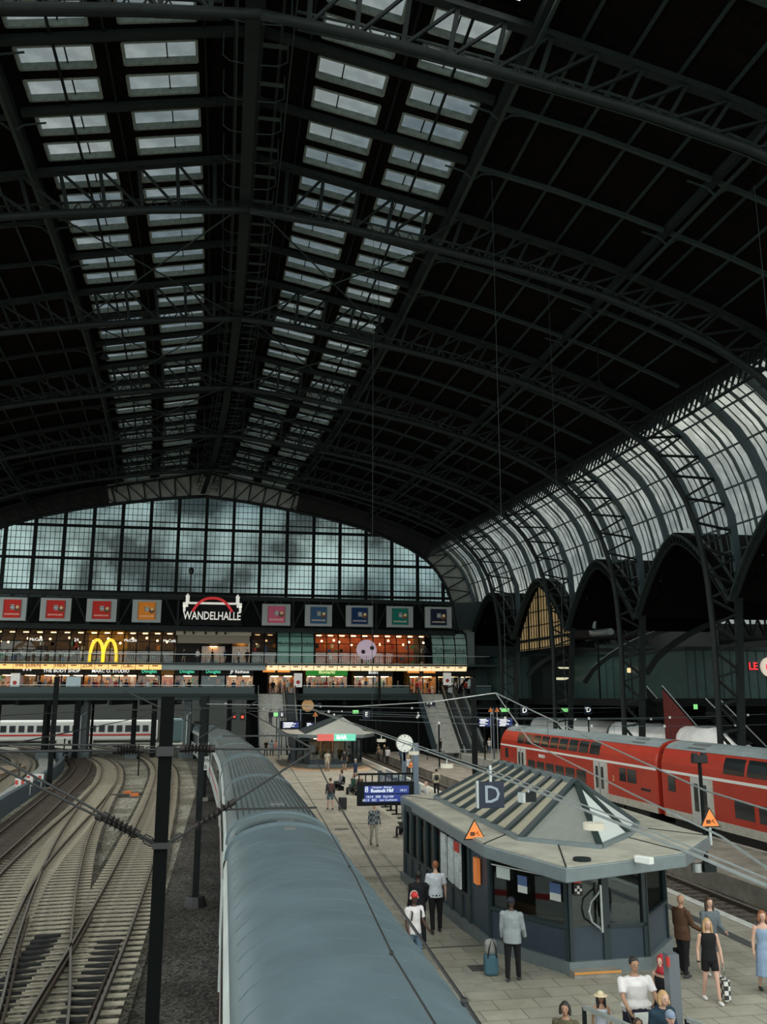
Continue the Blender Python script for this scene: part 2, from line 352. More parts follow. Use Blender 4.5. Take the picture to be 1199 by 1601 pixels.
# ------------------------------------------------------------------ curved side glazing (right)
PEAK = 19.7; SPR = 13.4
def archz(f): # pointed arch, f in 0..1 across the bay
    e = abs(f - 0.5) * 2
    return SPR + (PEAK - SPR) * (1 - e ** 1.6)
wg = 0
gl_frame = mat('glazing_bar_paint', (0.05, 0.075, 0.075), 0.45)
YS = TY[1:]
for bi in range(len(YS) - 1):
    ya, yb_ = YS[bi], YS[bi + 1]
    wg += 1; root = sroot('window_%d' % (wn + wg), (38, (ya + yb_) / 2, 14))
    pane = B(); bars = B(); ribs = B(); hbar = B()
    def GP(q, y, off=0.0): return (AX + gx(y) + q[0] + off, y, q[1])
    NY = 18
    pts = [curve_at(GLZ, i / 16) for i in range(17)]
    for j in range(NY):
        y0 = lerp(ya, yb_, j / NY); y1 = lerp(ya, yb_, (j + 1) / NY)
        for a, b in zip(pts, pts[1:]):
            f = (j + 0.5) / NY
            if b[1] < archz(f): 
                if a[1] < archz(f): continue
                zc = archz(f); b = (lerp(a[0], b[0], (a[1] - zc) / (a[1] - b[1])), zc)
            pane.quad(GP(a, y0), GP(a, y1), GP(b, y1), GP(b, y0))
        f = j / NY
        bp = [q for q in pts if q[1] > archz(f)]
        if j > 0 and len(bp) > 1:
            if j in (6, 12): ribs.path([GP(q, y0, -0.25) for q in bp], 0.42, 0.5, up0=(0, 1, 0))
            elif j in (3, 9, 15): bars.path([GP(q, y0, -0.12) for q in bp], 0.16, 0.2, up0=(0, 1, 0))
            else: bars.path([GP(q, y0, -0.05) for q in bp], 0.055, 0.09, up0=(0, 1, 0))
    for i in (2, 5, 8, 11, 13):
        q = pts[i]
        ys_ = [lerp(ya, yb_, j / NY) for j in range(NY + 1) if q[1] > archz(j / NY)]
        if len(ys_) == NY + 1: hbar.path([GP(q, y, -0.15) for y in ys_], 0.12, 0.12)
        else:
            lo = [y for y in ys_ if y < (ya + yb_) / 2]; hi = [y for y in ys_ if y > (ya + yb_) / 2]
            for seg in (lo, hi):
                if len(seg) > 1: hbar.path([GP(q, y, -0.15) for y in seg], 0.12, 0.12)
    pane.build('glass_pane', G_SIDE, root); bars.build('glazing_bar', gl_frame, root); ribs.build('glazing_rib', STEELB, root, smooth=False); hbar.build('cross_bar', gl_frame, root)
    # lattice girder at the foot of the roof, and the pointed cross arch
    g1 = thing('eaves_girder', 'lattice girder along the top of the curved side glazing, bay %s from the camera' % ordn[bi], 'girder', (30.3, (ya + yb_) / 2, 25), 'lattice girders above the side glazing')
    ch = B(); la = B()
    for (x, z) in ((30.4, 25.4), (31.2, 27.6)):
        ch.path([(AX + gx(y) + x, y, z) for y in (ya, (ya + yb_) / 2, yb_)], 0.16)
    K = 20
    for k in range(K):
        y0 = lerp(ya, yb_, k / K); y1 = lerp(ya, yb_, (k + 1) / K); ym = (y0 + y1) / 2
        la.bar((AX + gx(y0) + 30.4, y0, 25.4), (AX + gx(ym) + 31.2, ym, 27.6), 0.07); la.bar((AX + gx(ym) + 31.2, ym, 27.6), (AX + gx(y1) + 30.4, y1, 25.4), 0.07)
        la.bar((AX + gx(y0) + 30.8, y0, 26.5), (AX + gx(y1) + 30.8, y1, 26.5), 0.08)
        la.bar((AX + gx(y0) + 31.2, y0, 27.6), (AX + gx(y0) + 30.4, y0, 25.4), 0.07)
    ch.build('chord', STEEL, g1); la.build('lattice', STEEL, g1)
    ca = thing('cross_arch', 'pointed lattice arch of the side aisle, bay %s from the camera' % ordn[bi], 'arch', (36.4, (ya + yb_) / 2, SPR), 'pointed side arches')
    rim = B(); rim2 = B(); lt = B(); K = 28
    def AP(f, x, dz=0): y = lerp(ya, yb_, f); return (AX + gx(y) + x, y, archz(f) + dz)
    rim.path([AP(k / K, 36.6, 0.0) for k in range(K + 1)], 0.5, 0.18); rim.path([AP(k / K, 37.6, 0.15) for k in range(K + 1)], 0.3, 0.12)
    rim2.path([AP(0.03 + 0.94 * k / K, 36.6, -0.75) for k in range(K + 1)], 0.22, 0.14)
    for k in range(K):
        f0 = 0.03 + 0.94 * k / K; f1 = 0.03 + 0.94 * (k + 1) / K
        lt.bar(AP(f0, 36.6, -0.05), AP(f1, 36.6, -0.7), 0.07); lt.bar(AP(f0, 36.6, -0.7), AP(f1, 36.6, -0.05), 0.07)
    rim.build('outer_rim', STEELL, ca); rim2.build('inner_rim', STEEL, ca); lt.build('lattice', STEEL, ca)
    # dark aisle vault running away to the right
    vt = B()
    if True:
        for k in range(K):
            for lo in (0, 0.2):
                vt.quad(AP(k / K, 36.6, lo), AP((k + 1) / K, 36.6, lo), AP((k + 1) / K, 38.6 if bi == 4 else 53, lo), AP(k / K, 38.6 if bi == 4 else 53, lo))
        struct(vt.build('ceiling', ROOFB))
# ------------------------------------------------------------------ gable end
YG = 118.7; GA = AX + gx(118.4)
root = sroot('window_900', (GA, YG, 19.3)); root.name = 'window_%d' % (wn + wg + 1); WN = wn + wg + 1
gp = B(); xs_ = [-34.9 + 69.8 * i / 240 for i in range(241)]
def glow(x): return interp(LOW, abs(x)) if abs(x) < 34.3 else 19.3
def gz_(x):
    x = abs(x)
    for (a, za), (b, zb) in zip(LOW, LOW[1:]):
        if a <= x <= b: return lerp(za, zb, (x - a) / (b - a))
    return 18.0
for a, b in zip(xs_, xs_[1:]): gp.quad((GA + a, YG, 12), (GA + b, YG, 12), (GA + b, YG, max(12, gz_(b))), (GA + a, YG, max(12, gz_(a))))
gp.build('glass_pane', G_GAB, root)
gm = B(); gmi = B(); gh = B()
x = -32.2; k = 0
MULL = []
while x < 34:
    gm.bar((GA + x, YG - 0.25, 12), (GA + x, YG - 0.25, gz_(x)), 0.42, 0.5); MULL.append(x)
    for j in range(1, 6):
        xx = x + 3.62 * j / 6
        if abs(xx) < 34: gmi.bar((GA + xx, YG - 0.1, 12), (GA + xx, YG - 0.1, gz_(xx)), 0.055, 0.1)
    x += 3.62
def xr(z):
    lo, hi = 0.0, 34.6
    for _ in range(30):
        md = (lo + hi) / 2
        if gz_(md) > z: lo = md
        else: hi = md
    return lo
z = 19.0; k = 0
while z < 32.7:
    r = xr(z)
    big = k % 5 == 1
    if big: gh.bar((GA - r, YG - 0.25, z), (GA + r, YG - 0.25, z), 0.36, 0.34)
    elif k % 5 == 2: gh.bar((GA - r, YG - 0.15, z), (GA + r, YG - 0.15, z), 0.15, 0.14)
    else: gmi.bar((GA - r, YG - 0.1, z), (GA + r, YG - 0.1, z), 0.08, 0.06)
    z += 0.86; k += 1
gm.build('mullion', STEELD, root); gmi.build('glazing_bar', STEELD, root); gh.build('transom', STEELD, root)
conc = mat('grey_end_wall_plaster', (0.22, 0.24, 0.22), 0.8, noise=0.3, nscale=0.5)
ew = B(); ew2 = B(); T1 = [curve_at(LOW, i / 60 * 0.80) for i in range(61)]; FULL = SKIN + GLZ[1:]; T2 = [curve_at(FULL, i / 60) for i in range(61)]
for s in (1, -1):
    for i in range(60):
        a, b, c, d = T1[i], T1[i + 1], T2[i + 1], T2[i]
        (ew if T1[i][0] < 11.6 or T1[i][0] > 30.5 else ew2).plate([(GA + s * a[0], 118.3, a[1]), (GA + s * b[0], 118.3, b[1]), (GA + s * c[0] * 1.01, 118.3, c[1] + .6), (GA + s * d[0] * 1.01, 118.3, d[1] + .6)], (0, 0.6, 0))  # centre plates carry the skylit tone, those beside them the unlit one
struct(ew.build('wall_back', conc)); struct(ew2.build('wall_back', mat('unlit_end_wall', (.012, .012, .012), .9)))
# ------------------------------------------------------------------ shopping hall building behind and under the gable
BW = mat('dark_teal_cladding', (0.022, 0.045, 0.045), 0.55, noise=0.2)
BG = mat('dark_interior', (0.02, 0.02, 0.02), 0.8)
X0, X1 = -46.0, 37.5
ZD = 6.85
def zy(py, Y): return at(350, py, Y=Y).z
def xx_(px, Y, py=1020): return at(px, py, Y=Y).x
struct(B().box(X0, X1, 113.8, 140, ZD - 0.75, ZD).build('floor', BW))          # deck over the tracks
struct(B().box(X0, X1, 113.5, 114.0, ZD - 0.35, ZD + 0.05).build('trim_1', STEELL))
dk = B()
for x in [X0 + 3.6 * i for i in range(24)]: dk.box(x - 0.2, x + 0.2, 114, 139, ZD - 1.35, ZD - 0.75)
struct(dk.build('trim_2', STEELD))
struct(B().box(X0, X1, 126.0, 126.4, ZD, 19).build('wall_back', BG))
struct(B().box(X0, X1, 118.2, 126.0, 10.55, 10.95).build('floor', BG))
struct(B().box(X0, X1, 118.2, 126.0, 15.6, 19.0).build('wall_front', BW))
struct(B().box(X0, X1, 112.3, 118.2, 10.35, 10.6).build('floor', BW))     # upper gallery floor
# columns of the front
for x in [X0 + 1.0 + 9.15 * i for i in range(10)]:
    if x > 37: break
    o = B().box(x - 0.3, x + 0.3, 114.6, 115.2, 0 if x > 3 else -0.8, ZD - 0.6).build('deck_column', STEELD)
    tag(o, 'dark square column carrying the shopping deck, about %d metres from the hall axis %s' % (abs(round(x)), 'on the left' if x < 0 else 'on the right'), 'column', 'columns under the shopping deck')
struct(B().box(33.4, 41, 118.2, 118.7, 5, 19.5).build('wall_front', BW))
# ground floor shops, lit
warm = (1.0, 0.72, 0.38)
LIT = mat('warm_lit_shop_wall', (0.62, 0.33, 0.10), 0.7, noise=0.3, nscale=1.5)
def lampmat(name, col, e): return mat(name, col, 0.5, emit=e)
LAMPW = lampmat('warm_light_tube', (1.0, 0.70, 0.36), 9.0)
LAMPC = lampmat('cool_light_panel', (0.85, 0.95, 1.0), 3.0)
SIGNBLK = mat('black_sign_panel', (0.012, 0.012, 0.012), 0.5)
TXTW = mat('white_lit_lettering', (0.9, 0.9, 0.85), 0.5, emit=1.0)
TXTG = mat('green_lit_lettering', (0.1, 0.75, 0.45), 0.5, emit=0.9)
TXTY = mat('yellow_lit_plastic', (0.95, 0.68, 0.05), 0.5, emit=0.8)
TXTR = mat('red_lettering', (0.55, 0.05, 0.03), 0.5, emit=0.15)
goods = [mat('goods_%s' % n, c, 0.6) for n, c in (('red', (0.45, 0.06, 0.04)), ('cream', (0.75, 0.65, 0.45)), ('white', (0.8, 0.8, 0.76)), ('brown', (0.2, 0.10, 0.05)), ('blue', (0.08, 0.14, 0.3)), ('green', (0.1, 0.3, 0.14)), ('black', (0.02, 0.02, 0.02)), ('orange', (0.7, 0.25, 0.05)))]
def shop(x0, x1, name_, label, signtxt=None, tmat=TXTW, panel=SIGNBLK, bright=1.0, zb=ZD, zt=10.12, yf=118.0, depth=4.0, wallm=LIT, sx=0.42, gd=True, sign=True, goodsn=9):
    t = thing(name_, label, 'shop front', ((x0 + x1) / 2, yf, zb), None)
    zs_ = zt - 0.85 if sign else zt
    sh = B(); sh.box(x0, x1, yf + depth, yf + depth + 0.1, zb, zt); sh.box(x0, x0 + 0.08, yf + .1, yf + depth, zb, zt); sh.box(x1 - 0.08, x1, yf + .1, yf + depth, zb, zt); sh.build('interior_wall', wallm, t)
    lm = B(); n = max(1, int((x1 - x0) / 1.6))
    for i in range(n):
        cx = lerp(x0, x1, (i + .5) / n); lm.box(cx - 0.45, cx + 0.45, yf + 0.9, yf + 1.05, zs_ - 0.12, zs_ - 0.04); lm.box(cx - 0.45, cx + 0.45, yf + 2.6, yf + 2.75, zs_ - 0.12, zs_ - 0.04)
    lm.build('ceiling_lamp', lampmat('warm_light_%d' % int(bright * 100), (1.0, 0.62, 0.27), 20.0 * bright), t)
    fr = B(); n = max(1, round((x1 - x0) / 2.4))
    for i in range(n + 1):
        cx = lerp(x0, x1, i / n); fr.box(cx - 0.06, cx + 0.06, yf - 0.06, yf + 0.1, zb, zs_)
    fr.box(x0, x1, yf - 0.05, yf + 0.1, zs_ - 0.1, zs_); fr.box(x0, x1, yf - 0.05, yf + 0.1, zb, zb + 0.15); fr.build('window_frame', STEELD, t)
    if sign:
        s_ = B(); s_.box(x0, x1, yf - 0.25, yf, zs_, zt); s_.build('sign_board', panel, t)
    B().quad((x0, yf, zb), (x1, yf, zb), (x1, yf, zs_), (x0, yf, zs_)).build('window_glass', G_SHOP, t)
    if gd:
        g_ = B(); rr = random.Random(int(x0 * 10))
        for lv in range(3):
            xx = x0 + 0.2
            while xx < x1 - 0.4:
                w_ = rr.uniform(0.15, 0.5); h_ = rr.uniform(0.25, 0.75); g_.cur = rr.randrange(len(goods)); yy = yf + (3.4, 1.0, 2.2)[lv]
                z0_ = zb + (0.9, 0.2, 1.0)[lv] + rr.uniform(0, 0.9) * (lv != 1)
                if rr.random() < 0.75: g_.box(xx, xx + w_, yy, yy + 0.3, z0_, z0_ + h_)
                xx += w_ + rr.uniform(0.0, 0.35)
        go = g_.build('displayed_goods', goods, t); go['kind'] = 'stuff'
    if signtxt: text('sign_lettering', signtxt, sx, ((x0 + x1) / 2, yf - 0.27, (zs_ + zt) / 2), tmat, t, bold=0.006)
    return t
def X_(px): return xx_(px, 118.0, 1060)
G1 = 'lit shop fronts on the lower deck'
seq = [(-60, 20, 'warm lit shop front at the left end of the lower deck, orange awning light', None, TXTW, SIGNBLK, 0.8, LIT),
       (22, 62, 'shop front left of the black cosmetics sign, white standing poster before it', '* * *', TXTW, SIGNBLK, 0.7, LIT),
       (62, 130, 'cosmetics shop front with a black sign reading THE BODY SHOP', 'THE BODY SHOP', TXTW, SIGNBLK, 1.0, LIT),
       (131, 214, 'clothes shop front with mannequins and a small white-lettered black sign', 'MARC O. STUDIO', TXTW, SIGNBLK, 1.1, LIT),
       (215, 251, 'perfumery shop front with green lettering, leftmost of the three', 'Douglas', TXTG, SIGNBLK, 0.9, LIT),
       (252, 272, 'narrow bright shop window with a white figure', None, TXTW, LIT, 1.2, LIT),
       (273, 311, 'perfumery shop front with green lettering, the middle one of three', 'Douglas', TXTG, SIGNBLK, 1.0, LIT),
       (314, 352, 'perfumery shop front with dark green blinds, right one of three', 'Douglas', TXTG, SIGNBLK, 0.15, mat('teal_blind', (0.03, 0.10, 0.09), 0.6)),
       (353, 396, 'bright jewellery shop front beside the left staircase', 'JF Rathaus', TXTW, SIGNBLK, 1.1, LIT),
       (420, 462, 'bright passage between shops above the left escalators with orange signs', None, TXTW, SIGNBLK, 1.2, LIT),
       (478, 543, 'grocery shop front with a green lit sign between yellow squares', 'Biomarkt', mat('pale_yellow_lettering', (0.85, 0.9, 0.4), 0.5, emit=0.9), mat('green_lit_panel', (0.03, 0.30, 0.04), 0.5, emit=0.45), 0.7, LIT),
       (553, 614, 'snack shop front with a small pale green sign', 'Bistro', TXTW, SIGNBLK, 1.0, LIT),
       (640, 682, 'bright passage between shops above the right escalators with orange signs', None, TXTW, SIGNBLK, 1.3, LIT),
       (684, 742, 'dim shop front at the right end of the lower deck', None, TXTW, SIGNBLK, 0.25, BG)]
for (a, b, lb, tx, tm, pn_, br, wm) in seq:
    shop(X_(a), X_(b), 'shop_front', lb, tx, tm, pn_, br, wallm=wm, sx=0.58)
# orange lit squares over the passages
for px, lb in ((420, 'small orange lit sign left of the left escalator passage'), (443, 'orange lit sign over the left escalator passage'), (645, 'small orange lit sign left of the right escalator passage'), (670, 'wide orange lit sign over the right escalator passage')):
    x = X_(px); tag(B().box(x - 0.8, x + 0.8, 117.4, 117.5, 9.65, 10.36).build('lit_sign', mat('orange_lit_plastic', (1.0, 0.35, 0.06), 0.5, emit=0.7)), lb, 'sign')
# lit fascia band of advertising panels between the floors
FASC = ['', 'IHR', 'LEBEN', '', 'HIER', '', 'ZUR', '', '', 'C&C', '', '']
ymat = mat('backlit_yellow_panel', (1.0, 0.62, 0.22), 0.5, emit=0.85); ymat2 = mat('backlit_cream_panel', (1.0, 0.80, 0.48), 0.5, emit=0.8); rmat = mat('red_brown_letters', (0.35, 0.07, 0.02), 0.6)
pxs = [0 + 21.2 * i for i in range(12)] + [417 + 18.4 * i for i in range(17)]
nth = ['first', 'second', 'third', 'fourth', 'fifth', 'sixth', 'seventh', 'eighth', 'ninth', 'tenth', 'eleventh', 'twelfth', 'thirteenth', 'fourteenth', 'fifteenth', 'sixteenth', 'seventeenth']
for i, px in enumerate(pxs):
    wpx = 20.2 if i < 12 else 17.4
    x0 = xx_(px, 112.9, 1042); x1 = xx_(px + wpx, 112.9, 1042); z0 = zy(1047.5, 112.9); z1 = zy(1036.5, 112.9)
    lbl = ('backlit yellow panel %s from the left, under the burger restaurant' % nth[i]) if i < 12 else 'backlit cream panel %s from the left, under the tavern windows' % nth[i - 12]
    t = thing('advertising_lightbox', lbl, 'lit sign', ((x0 + x1) / 2, 112.9, z0), 'backlit panels between the two shopping floors')
    B().plate([(x0, 112.9, z0), (x1, 112.9, z0), (x1 + .05, 112.55, z1), (x0 + .05, 112.55, z1)], (0, .12, 0)).build('panel', ymat if i < 12 else ymat2, t)
    tx = FASC[i] if i < 12 else ''
    if tx: text('lettering', tx, 0.62, ((x0 + x1) / 2, 112.6, (z0 + z1) / 2), rmat, t, bold=0.01)
    else:
        B().box(lerp(x0, x1, .25), lerp(x0, x1, .5 + .3 * ((i * 7) % 3) / 3), 112.6, 112.66, lerp(z0, z1, .45), lerp(z0, z1, .6)).build('mark', rmat, t)
tag(B().box(xx_(254, 112.9), xx_(416, 112.9), 112.5, 112.9, zy(1048, 112.9), zy(1036.5, 112.9)).build('fascia_board', mat('pale_grey_fascia', (0.30, 0.36, 0.36), 0.5)), 'long pale grey fascia board under the terrace between the lit panels', 'fascia')
tag(B().box(xx_(-60, 113), xx_(742, 113), 113, 113.4, 10.2, 10.5).build('fascia_backing', STEELD), 'dark backing beam running behind the lit panels', 'beam')
# upper floor: curved glass front
ZU = 10.6; ZUT = zy(985, 116)
def cg(px0, px1, lb, inner, n, bright=0.8, wallc=None, film=None, lamps=True, tint=G_SHOP):
    Y0 = 114.0; x0 = xx_(px0, Y0); x1 = xx_(px1, Y0)
    t = thing('glass_front', lb, 'glass front', ((x0 + x1) / 2, Y0, ZU), 'curved glass fronts of the upper floor')
    prof = [(0, ZU), (0, ZU + 1.5), (0.15, ZU + 2.6), (0.5, ZU + 3.5), (1.2, ZU + 4.2), (2.4, ZU + 4.7)]
    gl = B(); gf = B(); ff = B()
    for k, ((a, za), (b, zb)) in enumerate(zip(prof, prof[1:])):
        (ff if (film and k < 4) else gl).quad((x0, Y0 + a, za), (x1, Y0 + a, za), (x1, Y0 + b, zb), (x0, Y0 + b, zb))
    for i in range(n + 1):
        x = lerp(x0, x1, i / n); gf.path([(x, Y0 + a - 0.05, za) for a, za in prof], 0.09, 0.12, up0=(1, 0, 0))
    for a, za in prof[1:]: gf.bar((x0, Y0 + a - 0.05, za), (x1, Y0 + a - 0.05, za), 0.09, 0.09)
    if gl.v: gl.build('glass_pane', tint, t)
    if film: ff.build('printed_film', film, t)
    gf.build('glazing_frame', STEELD, t)
    if not film:
        r_ = B(); r_.box(x0, x1, 117.9, 118.0, ZU, ZUT); r_.build('interior_wall', inner, t)
        c_ = B(); c_.box(x0, x1, Y0 + 1.8, 117.9, ZU + 3.9, ZU + 4.0); c_.build('interior_ceiling', inner, t)
        if lamps:
            l_ = B(); rr = random.Random(px0)
            for i in range(n):
                cx = lerp(x0, x1, (i + .5) / n); l_.box(cx - 0.3, cx + 0.3, 116.4, 116.6, ZU + 3.75, ZU + 3.85)
                l_.ball((cx + rr.uniform(-.5, .5), 115.9, ZU + rr.uniform(2.5, 3.2)), 0.14, 0.14, 0.14, 8, 5)
            l_.build('ceiling_lamp', lampmat('warm_light_u%d' % int(bright * 100), (1.0, 0.60, 0.26), 12.0 * bright), t)
        g_ = B(); rr = random.Random(px1 + 3)
        for i in range(int((x1 - x0) * 2.0)):
            cx = rr.uniform(x0 + .2, x1 - .2); g_.cur = rr.randrange(len(goods)); h_ = rr.uniform(0.4, 1.3); z_ = ZU + rr.choice([0, 0, .7, 1.6, 2.2]); g_.box(cx - .2, cx + .2, 116.6, 116.9, z_, z_ + h_ * .6)
        go = g_.build('furnishings', goods, t); go['kind'] = 'stuff'
    return t, x0, x1
WB = mat('brown_restaurant_wall', (0.16, 0.10, 0.06), 0.7, noise=0.5, nscale=1.0)
WO = mat('orange_restaurant_wall', (0.55, 0.16, 0.07), 0.7, noise=0.4, nscale=0.7)
cg(-44, 20, 'curved glass front at the left edge of the upper floor with dark counters', WB, 3, 0.4)
cg(20, 130, 'curved glass front of the cafe counter left of the golden arches', WB, 5, 0.5)
cg(130, 193, 'curved glass front behind the big golden arches', mat('yellow_restaurant_wall', (0.6, 0.35, 0.08), 0.7, noise=0.6, nscale=1), 3, 0.8)
cg(193, 272, 'curved glass front of the cafe counter right of the golden arches', WB, 4, 0.7)
cg(393, 433, 'dark curved glass front right of the terrace', WB, 2, 0.1)
film = mat('pale_turquoise_film', (0.20, 0.42, 0.36), 0.35, noise=0.15, nscale=0.6)
filmw = mat('white_turquoise_film', (0.5, 0.62, 0.58), 0.35, col2=(0.12, 0.32, 0.27), nscale=0.35)
tg, a_, b_ = cg(433, 491, 'turquoise film-covered curved glass with dark script lettering, left of the tavern', None, 3, film=film)
DKT = mat('dark_green_lettering', (0.015, 0.05, 0.04), 0.5)
text('script_lettering', 'Schweinske', 0.95, ((a_ + b_) / 2, 113.85, ZU + 2.5), DKT, tg)
cg(492, 656, 'long curved glass front of the orange-lit tavern', WO, 9, 1.2)
cg(656, 674, 'narrow curved glass pane at the right end of the tavern', WB, 1, 1.0)
tg, a_, b_ = cg(675, 730, 'white and turquoise film-covered curved glass at the right end of the upper floor', None, 3, film=filmw)
text('script_lettering', 'Schweinske', 0.9, ((a_ + b_) / 2, 113.85, ZU + 1.9), DKT, tg)
struct(B().box(xx_(731, 114), xx_(742, 114), 114, 118.2, ZU, ZUT).build('wall_front', mat('grey_green_cladding', (0.12, 0.16, 0.15), 0.5)))
# round tavern sign
t = thing('round_sign', 'round pale lilac sign with two dark dots hanging in the tavern window', 'sign', (xx_(573, 113.8), 113.8, zy(1014, 113.8)))
cx, cz = xx_(573, 113.7), zy(1014, 113.7)
B().disc((cx, 113.7, cz), 1.32, 'y', 0.12, 32).build('disc', mat('pale_lilac_plastic', (0.62, 0.48, 0.60), 0.5, emit=0.25), t)
B().bar((cx, 113.75, cz + 1.3), (cx, 113.75, ZU + 4.3), .05).build('hanger', STEELD, t); B().disc((cx - 0.45, 113.6, cz - 0.25), 0.27, 'y', 0.05).build('dot', BLACK, t); B().disc((cx + 0.7, 113.6, cz + 0.25), 0.27, 'y', 0.05).build('dot', BLACK, t)
# golden arches
t = thing('golden_arches', 'large yellow double-arch restaurant sign on the upper floor glass', 'sign', (xx_(161, 113.4), 113.4, ZU))
cx = xx_(161.5, 113.4); 
def arch_pts(c, hw, h, inner): return [(c - hw * cos(a), 113.4, ZU + h * (sin(a) ** 0.75)) for a in [pi * i / 18 for i in range(19)]]
for s, nm in ((-1, 'left'), (1, 'right')):
    B().path(arch_pts(cx + s * 0.78, 0.78, 2.75, 0), 0.36, 0.22, up0=(0, 1, 0)).build('arch', TXTY, t)
B().box(cx - 1.85, cx + 1.85, 113.35, 113.5, ZU + 0.9, ZU + 0.96).build('support_rail', STEELD, t)
# small lettered panels inside the glass
for px, tx, sz in ((55, 'McCafé', .5), (118, '24', .55), (203, 'McCafé', .5), (264, 'McCafé', .5)):
    tag(text('cafe_sign', tx, sz, (xx_(px, 113.9), 113.9, zy(1003, 113.9)), TXTW), 'white lettering %s on the upper glass front, %s' % (tx, 'left of the arches' if px == 55 else 'in a dark square' if px == 118 else 'just right of the arches' if px == 203 else 'beside the terrace'), 'sign')
# counters with white curved fronts
for px in (15, 42, 62, 84, 105):
    x = xx_(px, 114.6); t_ = B().path([(x - .8, 114.9, ZU + 1.2), (x - .3, 114.75, ZU + .95), (x + .3, 114.75, ZU + .95), (x + .8, 114.9, ZU + 1.2)], 0.12, 0.35).build('counter', WHITE)
    tag(t_, 'white curved cafe counter on the upper floor, %s' % {15: 'at the left frame edge', 42: 'second from the left', 62: 'third from the left', 84: 'fourth from the left', 105: 'left of the arches'}[px], 'counter', 'white cafe counters')
# terrace with awning
t = thing('awning', 'wide beige fabric awning over the terrace under the red arched sign', 'awning', (xx_(332, 113.5), 113.5, zy(1007, 113.5)))
xa, xb2 = xx_(274, 113.5), xx_(392, 113.5)
AWN = mat('beige_awning_fabric', (0.36, 0.33, 0.26), 0.8, noise=0.1); AWN2 = mat('taupe_awning_fabric', (0.23, 0.20, 0.16), 0.8)
B().plate([(xa, 116.5, zy(983, 113.5)), (xb2, 116.5, zy(983, 113.5)), (xb2, 113.4, zy(994, 113.5)), (xa, 113.4, zy(994, 113.5))], (0, 0, .06)).build('canopy', AWN, t)
B().box(xa, xb2, 113.35, 113.4, zy(994, 113.5), zy(984, 113.5)).build('fabric_front', AWN, t); B().box(xa + .2, xb2 - .2, 113.6, 113.65, zy(1006, 113.5), zy(994, 113.5)).build('lower_flap', AWN2, t)
for px in (287, 301, 320, 337, 351):
    tag(B().ball((xx_(px, 113.2), 113.2, zy(990, 113.2)), .14, .14, .2).cyl((xx_(px, 113.2), 113.2), .03, zy(990, 113.2), zy(985, 113.2)).build('spotlight', BLACK), 'small black spotlight in front of the beige awning, %d of five from the left' % ((287, 301, 320, 337, 351).index(px) + 1), 'spotlight', 'spotlights on the awning')
struct(B().box(xa, xb2, 118.05, 118.15, ZU, ZUT).build('wall_front', BG))
t = shop(xx_(315, 118.3), xx_(352, 118.3), 'shop_front', 'bright bar counter at the back of the terrace', None, zb=ZU, zt=ZU + 2.4, yf=116.8, depth=1.2, bright=0.8, sign=False)
shop(xx_(362, 118.3), xx_(391, 118.3), 'shop_front', 'pale lit kitchen window at the right of the terrace', None, zb=ZU, zt=ZU + 3, yf=116.8, depth=1.2, bright=0.5, sign=False)
# railings
RL = []
def railing(x0, x1, y, z, lb, h=1.05, step=1.6, grp=None, infill=True, y1=None, z1=None):
    t = thing('railing', lb, 'railing', ((x0 + x1) / 2, y, z), grp); y1 = y if y1 is None else y1; z1 = z if z1 is None else z1
    B().bar((x0, y, z + h), (x1, y1, z1 + h), 0.07).build('handrail', ALU, t)
    n = max(1, int(abs(x1 - x0) / step)); q_ = B()
    for i in range(n + 1):
        f = i / n; B().bar((lerp(x0, x1, f), lerp(y, y1, f), lerp(z, z1, f)), (lerp(x0, x1, f), lerp(y, y1, f), lerp(z, z1, f) + h), 0.06).build('post', STEEL, t)
    if infill:
        m_ = n * 6
        for i in range(m_): 
            f = i / m_; q_.bar((lerp(x0, x1, f), y, z + .1), (lerp(x0, x1, f), y, z + h - .05), 0.025)
        q_.bar((x0, y, z + .1), (x1, y, z + .1), 0.04); q_.build('balusters', STEEL, t)['kind'] = 'stuff'
    return t
railing(xx_(-60, 112.4), xx_(252, 112.4), 112.4, 10.6, 'dark metal railing of the upper gallery below the golden arches')
railing(xx_(254, 112.4), xx_(432, 112.4), 112.4, 10.6, 'terrace railing below the beige awning', infill=True)
railing(xx_(433, 112.4), xx_(765, 112.4), 112.4, 10.6, 'dark metal railing of the upper gallery below the tavern')
for a, b, lb in ((-60, 398, 'deck railing above the left tracks'), (474, 640, 'deck railing between the two staircases'), (735, 768, 'deck railing right of the right escalators')):
    tr_ = railing(xx_(a, 114.0, 1075), xx_(b, 114.0, 1075), 114.0, ZD, lb)
    (B().box(xx_(a, 113.9, 1075), xx_(b, 113.9, 1075), 113.95, 114.0, ZD - .1, ZD + .85).build('infill_panel', mat('railing_panel_glass', (0.03, 0.06, 0.065), 0.4), tr_))
# ------------------------------------------------------------------ poster gallery under the gable
PY = 112.5
def zp(py): return zy(py, PY)
def xp(px): return at(px, 955, Y=PY).x
t = thing('sign_gantry', 'dark truss gantry carrying the row of chocolate posters', 'gantry', (GA, PY + .8, zp(982)))
xl, xr_ = xp(-60), xp(712)
B().bar((xl, PY + .9, zp(930)), (xr_, PY + .9, zp(936)), .5, .5).bar((xl, PY + .9, zp(980)), (xr_, PY + .9, zp(984)), .5, .45).bar((xl, PY + .2, zp(984)), (xr_, PY + .2, zp(988)), .3, .2).build('chord', STEEL, t)
g_ = B()
k = 0; x = xl
while x < xr_ - 2:
    g_.bar((x, PY + .9, zp(980)), (x, PY + .9, zp(932)), .25); g_.bar((x, PY + .9, zp(980)), (x + 1.8, PY + .9, zp(932)), .2); g_.bar((x + 1.8, PY + .9, zp(932)), (x + 3.6, PY + .9, zp(980)), .2)
    x += 3.6
